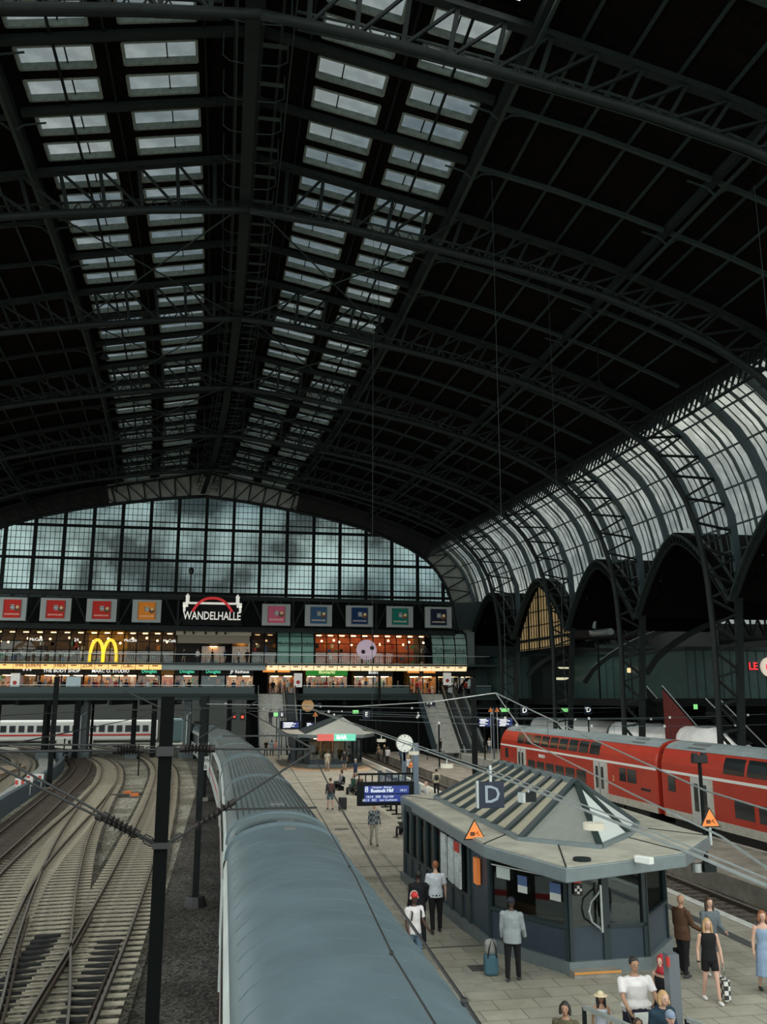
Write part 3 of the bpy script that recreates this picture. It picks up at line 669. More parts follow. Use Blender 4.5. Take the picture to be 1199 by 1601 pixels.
g_.build('bracing', STEEL, t)
B().box(xl, xr_, PY + 3.6, PY + 3.7, zp(982), zp(934)).build('back_panel', STEELD, t)
struct(B().box(X0, X1, 118.0, 118.4, 15.6, 19.3).build('wall_front', BW))
postr = [(19, 45, 'red', (0.42, 0.03, 0.025)), (87, 48, 'red', (0.42, 0.03, 0.02)), (159, 47, 'red', (0.45, 0.04, 0.025)), (229.5, 45, 'orange', (0.65, 0.22, 0.03)),
         (432, 44, 'pink', (0.45, 0.10, 0.16)), (498, 42, 'steel blue', (0.03, 0.08, 0.15)), (562, 42, 'navy', (0.01, 0.03, 0.09)), (625, 41, 'green', (0.01, 0.13, 0.10)), (685, 41, 'black', (0.012, 0.016, 0.03))]
whichp = ['cut by the left frame edge', 'second from the left', 'left neighbour of the orange one', 'left of the castle sign', 'right of the castle sign', 'between pink and navy', 'between steel blue and green', 'second from the right', 'rightmost of the row']
silver = mat('silver_poster_frame', (0.30, 0.34, 0.34), 0.6)
for i, (px, wd, cn, cc) in enumerate(postr):
    x = xp(px); hw = (xp(px + wd / 2) - x); z0, z1 = zp(975 + (px > 400) * 2), zp(940 + (px > 400) * 3)
    t = thing('billboard', 'square %s chocolate billboard in a silver frame, %s' % (cn, whichp[i]), 'billboard', (x, PY, z0), 'chocolate billboards under the gable window')
    B().box(x - hw, x + hw, PY - .15, PY + .3, z0, z1).build('frame', silver, t, bevel=.03)
    pm = mat('poster_%s' % cn.replace(' ', '_'), cc, 0.8, spec=.1, emit=0.08); pm2 = mat('poster_dark_%s' % cn.replace(' ', '_'), tuple(c * 0.55 for c in cc), 0.45, emit=0.05)
    B().box(x - hw * .62, x + hw * .62, PY - .2, PY - .15, lerp(z0, z1, .12), lerp(z0, z1, .9)).build('pack', pm, t, bevel=.05); pk = t.children[-1]
    B().box(x - hw * .62, x - hw * .55, PY - .23, PY - .2, lerp(z0, z1, .14), lerp(z0, z1, .88)).box(x + hw * .55, x + hw * .62, PY - .23, PY - .2, lerp(z0, z1, .14), lerp(z0, z1, .88)).build('pack_seam', pm2, pk)
    B().box(x - hw * .12, x + hw * .16, PY - .26, PY - .2, lerp(z0, z1, .48), lerp(z0, z1, .68)).build('badge', WHITE, pk)
    text('badge_lettering', 'Ritter\nSport', .28, (x + hw * .02, PY - .28, lerp(z0, z1, .58)), mat('dark_letter', (0.02, 0.02, 0.05), .5), t, bold=.006)
    c3 = mat('chocolate_brown', (0.10, 0.04, 0.015), .5, emit=.1); c4 = mat('nut_cream', (0.5, 0.38, 0.2), .5, emit=.15)
    B().ball((x + hw * .34, PY - .2, lerp(z0, z1, .5)), hw * .2, .05, .3).build('chocolate_piece', c3, pk); B().ball((x + hw * .38, PY - .24, lerp(z0, z1, .58)), hw * .12, .05, .2).build('filling', c4, pk)
    text('caption', 'SCHOKOLADE', .26, (x, PY - .22, lerp(z0, z1, .27)), mat('pale_caption', (0.7, 0.62, 0.5), .5, emit=.2), t)
# castle sign
t = thing('arched_sign', 'white castle outline with a red arch above lettering reading WANDELHALLE', 'sign', (xp(332), PY, zp(974)))
SW = mat('white_lit_sign', (0.75, 0.74, 0.68), .5, emit=.45); SR = mat('red_lit_sign', (0.55, 0.02, 0.025), .5, emit=.4)
text('lettering', 'WANDELHALLE', 1.42, (xp(332), PY - .3, zp(964)), SW, t, bold=.02, xs=.70)
B().path([(lerp(xp(301), xp(363), i / 16), PY - .3, lerp(zp(957), zp(957), 0) + (zp(936) - zp(957)) * (1 - abs(i / 8 - 1) ** 2.6)) for i in range(17)], .3, .3, up0=(0, 1, 0)).build('red_arch', SR, t)
B().bar((xp(295), PY - .2, zp(944)), (xp(369), PY - .2, zp(944)), .25, .25).build('cross_bar', SW, t)
for s in (-1, 1):
    c = xp(332) + s * (xp(371) - xp(332)); tw = B()
    tw.box(c - .22, c + .22, PY - .3, PY - .1, zp(944), zp(934)); tw.cyl((c, PY - .2), .3, zp(934), zp(929), 4, .02); tw.box(c - .45 * (s < 0) - .1, c + .45 * (s > 0) + .1, PY - .3, PY - .1, zp(950), zp(943)); tw.box(c + s * .35 - .15, c + s * .35 + .15, PY - .3, PY - .1, zp(957), zp(948))
    tw.build('tower_outline', SW, t)
B().box(xp(286), xp(378), PY, PY + .1, zp(978), zp(934)).build('backing', STEELD, t)
o = B().ball((xp(295), PY + 2.2, zp(890)), .35, .35, .5).cyl((xp(295), PY + 2.2), .09, zp(934), zp(890)).build('loudspeaker_mast', BLACK)
tag(o, 'thin mast with a dark loudspeaker rising before the gable window', 'mast')
# standing white posters on the deck, display screen
for px, lb, py0, py1 in ((24, 'white standing poster with a red dot left of the cosmetics shop', 1076, 1054), (466, 'white standing poster with a red dot above the left escalators', 1074, 1052), (699, 'white standing poster with a red dot above the right escalators', 1070, 1050)):
    x = at(px, 1060, Y=114.3).x; t = thing('standing_poster', lb, 'poster', (x, 114.3, ZD), 'white standing posters with a red dot')
    B().box(x - .52, x + .52, 114.2, 114.4, zy(py0, 114.3), zy(py1, 114.3)).build('panel', mat('lit_white_poster', (.6, .62, .6), .5, emit=.3), t)
    B().disc((x, 114.15, lerp(zy(py0, 114.3), zy(py1, 114.3), .35)), .24, 'y', .04).build('red_dot', REDP, t)
    B().box(x - .06, x + .06, 114.25, 114.35, ZD, zy(py0, 114.3)).build('stand', STEEL, t)
x = at(115, 1066, Y=114.3).x; t = thing('display_screen', 'grey information screen on the deck right of the cosmetics shop', 'screen', (x, 114.3, ZD))
B().box(x - .85, x + .85, 114.2, 114.4, zy(1074, 114.3), zy(1059, 114.3)).build('screen', mat('grey_lit_screen', (.25, .33, .36), .3, emit=.4), t); B().box(x - .95, x + .95, 114.3, 114.5, zy(1075, 114.3), zy(1058, 114.3)).build('housing', STEELD, t); B().box(x - .06, x + .06, 114.3, 114.4, ZD, zy(1074, 114.3)).build('stand', STEELD, t)
# fascia lettering signs by the stairs etc. are further down
# ------------------------------------------------------------------ ground, platforms
def gravel(name, c1, c2, sc=9.0):
    m = bpy.data.materials.new(name); m.use_nodes = True; t = m.node_tree; b = t.nodes['Principled BSDF']; b.inputs['Roughness'].default_value = 0.95; b.inputs['Specular IOR Level'].default_value = 0.2
    g = t.nodes.new('ShaderNodeNewGeometry'); v = t.nodes.new('ShaderNodeTexVoronoi'); v.inputs['Scale'].default_value = sc; n = t.nodes.new('ShaderNodeTexNoise'); n.inputs['Scale'].default_value = 0.35; n.inputs['Detail'].default_value = 5
    r = t.nodes.new('ShaderNodeValToRGB'); r.color_ramp.elements[0].color = (*c2, 1); r.color_ramp.elements[1].color = (*c1, 1); r.color_ramp.elements[0].position = .25; r.color_ramp.elements[1].position = .8
    mx = t.nodes.new('ShaderNodeMix'); mx.data_type = 'RGBA'; mx.blend_type = 'MULTIPLY'; mx.inputs[0].default_value = 0.75
    r2 = t.nodes.new('ShaderNodeValToRGB'); r2.color_ramp.elements[0].color = (.35, .33, .3, 1); r2.color_ramp.elements[1].color = (1, 1, 1, 1); r2.color_ramp.elements[0].position = .38; r2.color_ramp.elements[1].position = .6
    t.links.new(g.outputs['Position'], v.inputs['Vector']); t.links.new(g.outputs['Position'], n.inputs['Vector'])
    t.links.new(v.outputs['Color'], r.inputs['Fac']); t.links.new(n.outputs['Fac'], r2.inputs['Fac'])
    t.links.new(r.outputs['Color'], mx.inputs[6]); t.links.new(r2.outputs['Color'], mx.inputs[7]); t.links.new(mx.outputs[2], b.inputs['Base Color'])
    bp = t.nodes.new('ShaderNodeBump'); bp.inputs['Strength'].default_value = .8; bp.inputs['Distance'].default_value = .04
    t.links.new(v.outputs['Distance'], bp.inputs['Height']); t.links.new(bp.outputs['Normal'], b.inputs['Normal']); return m
def paving(name, c1, c2, mortar, sx=0.9, sy=0.6):
    m = bpy.data.materials.new(name); m.use_nodes = True; t = m.node_tree; b = t.nodes['Principled BSDF']; b.inputs['Roughness'].default_value = 0.62
    g = t.nodes.new('ShaderNodeNewGeometry'); br = t.nodes.new('ShaderNodeTexBrick'); br.inputs['Scale'].default_value = 1.0
    br.inputs['Brick Width'].default_value = sx; br.inputs['Row Height'].default_value = sy; br.inputs['Mortar Size'].default_value = .012
    br.inputs['Color1'].default_value = (*c1, 1); br.inputs['Color2'].default_value = (*c2, 1); br.inputs['Mortar'].default_value = (*mortar, 1)
    n = t.nodes.new('ShaderNodeTexNoise'); n.inputs['Scale'].default_value = .5; n.inputs['Detail'].default_value = 7; n.inputs['Roughness'].default_value = .7
    r2 = t.nodes.new('ShaderNodeValToRGB'); r2.color_ramp.elements[0].color = (.55, .54, .5, 1); r2.color_ramp.elements[1].color = (1, 1, 1, 1); r2.color_ramp.elements[0].position = .35; r2.color_ramp.elements[1].position = .65
    mx = t.nodes.new('ShaderNodeMix'); mx.data_type = 'RGBA'; mx.blend_type = 'MULTIPLY'; mx.inputs[0].default_value = .8
    t.links.new(g.outputs['Position'], br.inputs['Vector']); t.links.new(g.outputs['Position'], n.inputs['Vector']); t.links.new(n.outputs['Fac'], r2.inputs['Fac'])
    t.links.new(br.outputs['Color'], mx.inputs[6]); t.links.new(r2.outputs['Color'], mx.inputs[7]); t.links.new(mx.outputs[2], b.inputs['Base Color']); return m
BAL = gravel('track_ballast', (0.40, 0.40, 0.33), (0.11, 0.11, 0.095), 12)
BALD = gravel('dark_strip_ballast', (0.10, 0.095, 0.08), (0.02, 0.02, 0.02), 12)  # darker ballast strip under and beside the silver train
PAV = paving('platform_slabs', (0.34, 0.325, 0.265), (0.285, 0.275, 0.225), (0.12, 0.11, 0.09))
EDGE = mat('pale_platform_edge', (0.45, 0.46, 0.42), .7, noise=.2, nscale=3)
DARKST = mat('dark_tactile_strip', (0.05, 0.055, 0.055), .7)
CONC = mat('weathered_concrete', (0.24, 0.23, 0.20), .85, noise=.35, nscale=1.2)
RT = -0.62
struct(B().box(-90, 120, -60, 420, -1.3, -0.95).build('floor', BAL))
struct(B().box(-1.9, 3.2, -10, 150, -0.97, -0.90).build('floor', BALD))
pl = sroot('platform', (9, 50, 0))
B().box(3.2, 14.75, -8, 112, -0.95, 0).build('paving', PAV, pl)
B().box(14.75, 15.07, -8, 112, -0.95, 0.012).build('platform_edge', EDGE, pl)
B().box(3.1, 3.35, -8, 112, -0.95, 0.012).build('platform_edge', EDGE, pl)
B().box(13.62, 13.95, -8, 112, -0.1, 0.008).build('tactile_strip', DARKST, pl)
dl = B()
for y in (23.9, 35.2, 47.0, 58.5, 70.0, 82.0): dl.box(3.36, 8.4, y, y + .07, -.05, .006)
for (x, y) in ((4.2, 36.5), (4.0, 40.3), (6.0, 21.8), (5.6, 45.0)): dl.box(x, x + .65, y, y + .5, -.05, .005)
dl.build('drain_channel', mat('dark_drain_channel', (0.05, .05, .045), .7), pl)
B().box(4.9, 6.2, 20.4, 22.0, -.05, .004).build('inspection_cover', mat('cover_slab', (.25, .24, .2), .7, noise=.2), pl)
isl = sroot('platform', (21, 50, -.3))
B().box(18.9, 22.9, -8, 112, -0.95, -0.22).build('concrete_island', mat('brown_grey_concrete', (0.19, 0.175, 0.145), .85, noise=.4, nscale=.8), isl)
B().box(22.9, 23.15, -8, 112, -0.95, -0.12).build('platform_edge', CONC, isl)
pe = sroot('platform', (31, 50, 0)); B().box(27.7, 36.2, -8, 112, -.95, 0).build('paving', PAV, pe); B().box(27.6, 27.9, -8, 112, -.95, .012).build('platform_edge', EDGE, pe)
pf = sroot('platform', (48, 50, 0)); B().box(44.2, 54, -8, 112, -.95, 0).build('paving', PAV, pf)
# ------------------------------------------------------------------ railway tracks
RUST = mat('rust_brown_rail', (0.05, 0.038, 0.028), .55, .3, noise=.3); SHINE = mat('worn_rail_head', (0.30, 0.29, 0.27), .35, .7)
SLP = mat('grey_concrete_sleeper', (0.30, 0.275, 0.21), .85, noise=.35, nscale=3); SLW = mat('dark_timber_sleeper', (0.07, 0.055, 0.045), .9, noise=.4)
def catmull(P, n=10):
    P = [Vector((p[0], p[1], 0)) for p in P]; Q = [P[0] * 2 - P[1]] + P + [P[-1] * 2 - P[-2]]; out = []
    for i in range(1, len(Q) - 2):
        for k in range(n):
            t = k / n; a, b, c, d = Q[i - 1], Q[i], Q[i + 1], Q[i + 2]
            out.append(0.5 * ((2 * b) + (c - a) * t + (2 * a - 5 * b + 4 * c - d) * t * t + (3 * b - a - 3 * c + d) * t ** 3))
    out.append(P[-1]); return out
def offs(C, d):
    out = []
    for i, p in enumerate(C):
        t = (C[min(i + 1, len(C) - 1)] - C[max(i - 1, 0)]).normalized(); out.append(p + Vector((t.y, -t.x, 0)) * d)
    return out
sleeper_mesh = {}; TN = [0]; BALT = gravel('dark_track_ballast', (0.12, 0.115, 0.09), (0.02, 0.02, 0.017), 12)
def track(label, pts, sleepers=True, smat=SLP, sp=0.6, y0=-99, y1=999, maxn=95, wid=2.5):
    C = catmull(pts); t = thing('railway_track', label, 'railway track', (pts[0][0], pts[0][1], -.95), 'railway tracks')
    o0 = t.location
    for s in (-1, 1):
        R_ = offs(C, s * .7535); B().path([(p.x, p.y, RT - .09) for p in R_], .075, .14).build('rail', RUST, t); 
        B().path([(p.x, p.y, RT - .01) for p in R_], .06, .025).build('rail_head', SHINE, t)
    TN[0] += 1; B().path([(p.x, p.y, -.825 + .002 * TN[0]) for p in C], 2.9, .05).build('ballast_bed', BALT, t)
    if sleepers:
        key = smat.name + str(wid)
        if key not in sleeper_mesh:
            b = B().box(-wid / 2, wid / 2, -.13, .13, -.93, -.77); o = b.build('sleeper', smat, None, origin=(0, 0, 0)); sleeper_mesh[key] = o.data; bpy.data.objects.remove(o)
        acc = 0; nx = 0; cnt = 0; rest = B()
        for a, b in zip(C, C[1:]):
            L = (b - a).length
            while nx <= acc + L:
                p = a.lerp(b, (nx - acc) / L); nx += sp
                if not (y0 < p.y < y1) or p.y < 17: continue
                d = (b - a).normalized(); ang = atan2(d.y, d.x) - pi / 2; cnt += 1
                if cnt <= maxn:
                    o = bpy.data.objects.new('sleeper', sleeper_mesh[key]); COL.objects.link(o); o.parent = t; o.location = (p.x - o0.x, p.y - o0.y, -o0.z); o.rotation_euler = (0, 0, ang)
                else: rest.cbox((p.x, p.y, -.85), wid, .26, .16, ang)
            acc += L
        if rest.v: rest.build('sleeper_row', smat, t)['kind'] = 'stuff'
    return C
cA = track('railway track nearest the silver train on the left, curving away under the deck', [(-3.3, 5), (-3.32, 22), (-3.36, 32), (-3.7, 48), (-4.5, 72), (-5.9, 96), (-8.8, 116), (-14, 135), (-24, 155)])
cB = track('second railway track left of the silver train, crossed by a turnout', [(-3.4, 14), (-3.75, 21), (-5.02, 29.7), (-6.2, 38.8), (-7.5, 51.3), (-8.6, 66), (-9.8, 84), (-12.2, 103), (-16, 118), (-23, 135), (-34, 152)])
cC = track('diverging turnout track at the left edge that joins the second track', [(-5.9, 22), (-6.9, 30), (-7.9, 40), (-8.35, 51.4), (-8.75, 64.8), (-9.5, 80)], maxn=70)
cD = track('third railway track with dark timber sleepers beside the low blue wall', [(-9.9, 35), (-10.6, 50), (-11.3, 62), (-12.0, 73), (-13.2, 90), (-15.6, 108), (-20, 124), (-28, 140)], smat=SLW)
track('far left railway track curving between the low walls', [(-14.6, 48), (-15.9, 60), (-17.5, 78), (-20, 98), (-24.5, 118), (-32, 136), (-45, 152)], maxn=60)
track('railway track under the silver train', [(1.6, 0), (1.6, 30), (1.4, 50), (0.7, 80), (-.8, 110), (-3.4, 135)], sp=.9, maxn=30)
track('railway track right of the near platform', [(17.1, 5), (17.1, 50), (17.1, 118)], smat=SLW, maxn=90)
track('railway track under the red train', [(26.1 - .1, 5), (26.0, 50), (26.0, 118)], smat=SLW, sp=.9, maxn=60)
track('railway track under the white train on the right', [(40.5, 5), (40.5, 50), (40.5, 118)], sp=1.2, maxn=30)
# switch rods, check rails
cr_ = B()
for C, a, b, d in ((cA, 21, 28, .62), (cB, 21, 33, -.62), (cA, 22, 33, -.62)):
    cr_.path([(p.x, p.y, RT - .06) for p in offs([q for q in C if a <= q.y <= b], d)], .06, .12)
tag(cr_.build('check_rail', RUST), 'short check rails laid inside the rails of the near turnout', 'check rail')
pads = B()
for C, a, b in ((cA, 20.5, 29), (cB, 21, 27.5)):
    for q in [p for p in C if a <= p.y <= b]: pass
for k in range(15):
    y = 20.5 + k * .6; pads.prism([(-3.0, y), (-2.75, y), (-2.72, y + .26), (-3.0, y + .26), (-3.42, y + .13)], -.78, -.7)
    pads.prism([(-5.35 + .0 * k, y + 1), (-5.1, y + 1), (-4.6, y + 1.13), (-5.1, y + 1.26), (-5.35, y + 1.26)], -.78, -.7)
t = pads.build('rail_chair_plates', BLACK); tag(t, 'rows of black wedge-shaped rail plates on the nearest sleepers', 'rail plates'); t['kind'] = 'stuff'
# low walls, cable trough, construction strip
WALLB = mat('blue_grey_low_wall', (0.06, 0.09, 0.11), .6, noise=.3)
wc = catmull([(-11.8, 40), (-12.6, 50), (-13.4, 60.4), (-14.4, 78), (-15.9, 96), (-18.6, 112), (-24, 130)])
struct(B().path([(p.x, p.y, -.35) for p in wc], .35, 1.2).build('wall_track', WALLB))
slab = catmull([(-13.2, 44), (-14.6, 60), (-15.8, 78), (-17.6, 98), (-20.6, 114)])
struct(B().path([(p.x, p.y, -.8) for p in slab], 1.7, .35).build('walkway', mat('pale_walkway_planks', (0.42, 0.45, 0.42), .7, col2=(0.15, .17, .16), nscale=2.5)))
lw = catmull([(-17.6, 56), (-19.2, 70), (-21.5, 90), (-25.5, 108), (-33, 124)])
struct(B().path([(p.x, p.y, -.5) for p in lw], .4, .9).build('wall_track_outer', mat('pale_blue_low_wall', (0.2, .25, .26), .6)))
struct(B().box(-60, -20, 30, 100, -.95, -.5).build('sand_strip', mat('light_brown_sand', (0.34, 0.27, 0.19), .9, noise=.3, nscale=1)))
# flat black trackside box
bx = at(110, 1330, Z=-.8); tag(B().cbox((-5.9, 47.0, -.84), .45, 3.2, .1, 0.06).build('cover_plate', BLACK), 'flat black cover plate lying between the rails of the second track', 'cover plate')
# point machine with orange covers
p = at(200, 1245, Z=-.9); t = thing('point_machine', 'trackside point machine with two orange lids between the left tracks', 'point machine', (p.x, p.y, -.95))
B().cbox((p.x - .6, p.y, -.85), 1.3, .5, .25).cbox((p.x + .5, p.y + 2.0, -.88), .6, 1.4, .14, .4).build('housing', mat('dark_grey_metal', (.05, .05, .045), .6), t)
OR = mat('orange_lid', (0.60, 0.16, 0.04), .5, noise=.2); B().cbox((p.x - .1, p.y + .5, -.68), .5, .5, .2, .2).build('orange_lid', OR, t); B().cbox((p.x + .55, p.y - .35, -.75), .55, .4, .2).build('orange_lid', OR, t)
B().path([(p.x + .8, p.y, -.8), (p.x + 1.6, p.y + .8, -.8), (p.x + 2.6, p.y + .4, -.82)], .08, n=6).build('actuating_rod', BLACK, t)
for (px, py, h, lb) in ((216, 1212, 2.1, 'thin black trackside post between the first and second tracks'), (98, 1200, 2.4, 'thin dark post standing on the walkway by the low wall'), (27, 1245, 1.9, 'rusty brown post at the red-white barrier')):
    q = at(px, py, Z=-.9); tag(B().box(q.x - .06, q.x + .06, q.y - .06, q.y + .06, -.95, -.95 + h * 1.2).cyl((q.x, q.y), .1, -.95 + h * 1.2, -.8 + h * 1.2, 8).build('marker_post', STEELD if px != 27 else RUST), lb, 'post')
# red and white barrier
REDW = mat('barrier_red', (0.5, .05, .04), .6)
for i, (px, py) in enumerate(((36, 1238), (54, 1230))):
    q = at(px, py, Z=-.4); t = thing('construction_barrier', 'red and white construction barrier on the walkway, %s one' % ('left' if i == 0 else 'right'), 'barrier', (q.x, q.y, -.62), 'construction barriers on the left')
    B().box(q.x - .62, q.x + .62, q.y, q.y + .06, 0.0, .55).build('board', WHITE, t)
    s = B(); [s.box(q.x - .6 + k * .42, q.x - .4 + k * .42, q.y - .02, q.y, 0.1, .42) for k in range(3)]; s.build('red_stripe', REDW, t)
    B().box(q.x - .5, q.x - .44, q.y, q.y + .06, -.62, 0).box(q.x + .44, q.x + .5, q.y, q.y + .06, -.62, 0).build('foot', WHITE, t)
# white construction clutter under the left deck pier
q = at(120, 1165, Z=-.8)
for k, (dx, dy, w_, h_) in enumerate(((-2.2, 0, 1.6, .8), (-.3, .5, 1.3, .9), (1.6, .3, 1.5, .7), (.2, 2.5, 2.4, 1.1))):
    tag(B().cbox((q.x + dx, q.y + dy, -.6 + h_ / 2), w_, .5, h_, .1 * k).build('concrete_block', mat('pale_construction_block', (.5, .5, .46), .7, noise=.3)), 'pale construction block by the foot of the left deck pier, %s' % ('leftmost', 'second from the left', 'rightmost', 'tallest at the back')[k], 'block')
# ------------------------------------------------------------------ deck piers under the left deck
PIER = mat('blue_grey_concrete_pier', (0.10, 0.13, 0.135), .7, noise=.25)
for (px0, px1, lb) in ((118, 137, 'wide blue-grey pier under the deck left of the near mast'), (287, 298, 'pale pier just left of the silver train'), (206, 211, 'dark slim pier under the deck'), (68, 74, 'dark pier behind the left mast'), (385, 392, 'dark pier right of the silver train')):
    a = at(px0, 1130, Y=116).x; b = at(px1, 1130, Y=116).x; t = thing('deck_pier', lb, 'pier', ((a + b) / 2, 117, -.95))
    B().box(a, b, 115.6, 118, -.95, ZD - .7).build('shaft', PIER if px1 - px0 > 7 else STEELD, t); B().box(a - .5, b + .5, 115.3, 118.3, -.95, .2).build('footing', PIER, t)
    if px1 - px0 > 7: B().path([((a + b) / 2, 115.5, .4), ((a + b) / 2, 115.5, 4.2), ((a + b) / 2 + .5, 115.5, 4.6)], .22, n=8).build('downpipe', ALU, t)
struct(B().box(-60, 60, 158, 159, -1, 8.5).build('wall_far', mat('far_retaining_wall', (.05, .055, .05), .8)))
# dark enclosing wings of the station below the deck, right part
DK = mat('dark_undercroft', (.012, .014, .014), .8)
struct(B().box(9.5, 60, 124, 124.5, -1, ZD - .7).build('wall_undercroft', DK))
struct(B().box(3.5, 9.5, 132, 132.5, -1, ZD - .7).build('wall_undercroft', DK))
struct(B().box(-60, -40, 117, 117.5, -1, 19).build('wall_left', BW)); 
# bright scene under the deck: white train with a red stripe, far left
tr = thing('intercity_train', 'white train with a red stripe seen beyond the deck between the piers', 'train', (-25, 150, -.6))
q0 = at(60, 1118, Y=150); q1 = at(246, 1118, Y=150)
WT = mat('white_train_paint', (.62, .63, .60), .4); RS = mat('red_stripe_paint', (.45, .03, .03), .4)
B().box(q0.x - 6, q1.x, 150, 152.8, -.3, 2.9).build('body', WT, tr, bevel=.3); B().box(q0.x - 6, q1.x, 149.95, 150, .5, .75).build('red_stripe', RS, tr); B().box(q0.x - 6, q1.x, 150.1, 152.7, -.6, -.3).build('underframe', BLACK, tr)
s = B(); x = q0.x - 5.5
while x < q1.x - 1: s.box(x, x + .9, 149.94, 150, 1.1, 2.1); x += 1.35
s.build('windows', mat('dark_train_windows', (.02, .025, .03), .2), tr)
tag(B().box(q1.x + .8, q1.x + 4.2, 146, 149, -.5, 3.2).build('train_end', mat('teal_train_front', (.10, .16, .17), .35), bevel=.35), 'teal-grey train front beyond the deck, beside the near mast', 'train')
# ------------------------------------------------------------------ silver express train (centre)
def cx_(y): return interp([(-30, 1.58), (30, 1.58), (48, 1.45), (58, 1.25), (74, .65), (92, -.3), (108, -1.5), (122, -3.0), (140, -5.6)], y)
SIL = mat('blue_grey_train_roof', (0.105, 0.150, 0.170), .45, .2, noise=.16, nscale=.8, bump=.05, bscale=1.2)
SIL2 = mat('ribbed_grey_train_roof', (0.12, 0.16, 0.17), .45, .2, noise=.2, nscale=.6)
CREAM = mat('off_white_train_side', (.46, .51, .50), .45, noise=.15, nscale=.7); DWIN = mat('dark_train_window_band', (.012, .016, .018), .12, spec=.8)
# section: (lateral, height) from left eave over the crown
ROOFP = [(-1.40, 2.32)] + [(-1.39 * cos(pi * i / 24) ** 1.0, 2.45 + .80 * sin(pi * i / 24) ** .8) for i in range(25)] + [(1.40, 2.32)]
def loftcar(prof, ys, m_, name, parent, closed=False, smooth=True, cf=cx_):
    b = B(); vs = []; n = len(prof)
    for (y, sc, dz) in ys:
        for (u, z) in prof: vs.append((cf(y) + u * sc, y, z + dz))
    fs = [(i * n + k, (i + 1) * n + k, (i + 1) * n + k + 1, i * n + k + 1) for i in range(len(ys) - 1) for k in range(n - 1)]
    fs += [tuple(range(n - 1, -1, -1)), tuple((len(ys) - 1) * n + k for k in range(n))]
    b.add(vs, fs); return b.build(name, m_, parent, smooth=True)
cars = [(-6.0, 23.7, 'nearest silver train car with a smooth blue-grey roof'), (24.4, 50.3, 'second silver train car with a ribbed roof behind the smooth one'), (51.0, 76.7, 'third silver train car with a red stripe on its side, by the far kiosk'), (77.4, 103.1, 'fourth silver train car running towards the deck'), (103.8, 126, 'farthest silver train car under the deck')]
for ci, (a, b_, lb) in enumerate(cars):
    t = thing('train_car', lb, 'train car', (cx_((a + b_) / 2), (a + b_) / 2, -.7), 'cars of the silver train')
    L = b_ - a; ys = []
    for k in range(27):
        f = k / 26; y = lerp(a, b_, f); e = min(f, 1 - f) * L; sc = 1.0; dz = 0
        ys.append((y, sc, dz))
    ys = [(a, .96, -.12), (a + .25, .985, -.04)] + ys[1:-1] + [(b_ - .25, .985, -.04), (b_, .96, -.12)]
    loftcar([(u * .985, z + .02) for u, z in ROOFP[1:-1]], ys, SIL if ci == 0 else SIL2, 'roof', t)
    sh = B()
    for s in (-1, 1):
        n_ = 16; ya = [lerp(a + .1, b_ - .1, i / n_) for i in range(n_ + 1)]
        def strip(z0, z1, x0, x1, mm, nm):
            q = B()
            for y0, y1 in zip(ya, ya[1:]): q.quad((cx_(y0) + s * x0, y0, z0), (cx_(y1) + s * x0, y1, z0), (cx_(y1) + s * x1, y1, z1), (cx_(y0) + s * x1, y0, z1))
            return q.build(nm, mm, t)
        strip(2.12, 2.58, 1.44, 1.32, CREAM, 'eave_panel'); strip(1.1, 2.12, 1.45, 1.44, DWIN, 'window_band'); strip(.62, 1.1, 1.45, 1.45, CREAM, 'side_panel'); strip(.45, .62, 1.452, 1.452, RS, 'red_stripe'); strip(-.3, .45, 1.42, 1.45, CREAM, 'skirt')
        dr = B()
        for dy in (a + 1.2, b_ - 2.0): dr.box(cx_(dy) + s * 1.45 - .03, cx_(dy) + s * 1.45 + .03, dy, dy + .9, -.1, 2.1)
        dr.build('door', CREAM, t)
    if ci > 0:
        rb = B()
        for k in range(-7, 8):
            u = k * .155; 
            def zu(u): 
                return interp([(x, z) for x, z in ROOFP], u)
            for (i0, i1) in ((.06, .46), (.54, .94)):
                rb.path([(cx_(lerp(a, b_, f)) + u, lerp(a, b_, f), zu(u) + .03) for f in [lerp(i0, i1, q / 10) for q in range(11)]], .025, .03)
        rb.build('roof_ribs', mat('dark_roof_rib', (.045, .06, .065), .5), t)
        for dy in (a + .8, (a + b_) / 2, b_ - .9):
            B().path([(cx_(dy) + u * .99, dy, z + .03) for u, z in ROOFP[1:-1]], .05, .12, up0=(0, 1, 0)).build('roof_frame', SIL, t)
    else:
        for k in range(34):
            dy = a + 1 + k * .78
            if dy > 6: B().path([(cx_(dy) + u * .99, dy, z + .012) for u, z in ROOFP[4:-4]], .022, .006, up0=(0, 1, 0)).build('roof_seam', SIL, t)
        B().path([(cx_(22.8) + u * .99, 22.8, z + .03) for u, z in ROOFP[1:-1]], .12, .16, up0=(0, 1, 0)).build('roof_frame', SIL, t)
    v = B()
    for dy in ((a + 1.5), (b_ - 1.6)):
        if dy > 7: v.cyl((cx_(dy) + .1, dy), .16, 3.2, 3.3, 10); v.cbox((cx_(dy + 1.2) + .05, dy + 1.0, 3.27), .42, .24, .1)
    if v.v: v.build('roof_vent', mat('grey_vent', (.12, .13, .13), .5), t)
    if ci < 4: B().box(cx_(b_) - 1.15, cx_(b_) + 1.15, b_ - .15, b_ + .8, -.2, 2.85).build('gangway', BLACK, t)
    bg_ = B()
    for f in (.12, .88):
        y = lerp(a, b_, f); bg_.box(cx_(y) - 1.2, cx_(y) + 1.2, y - 1.4, y + 1.4, -.72, -.3)
    bg_.build('bogie', BLACK, t)
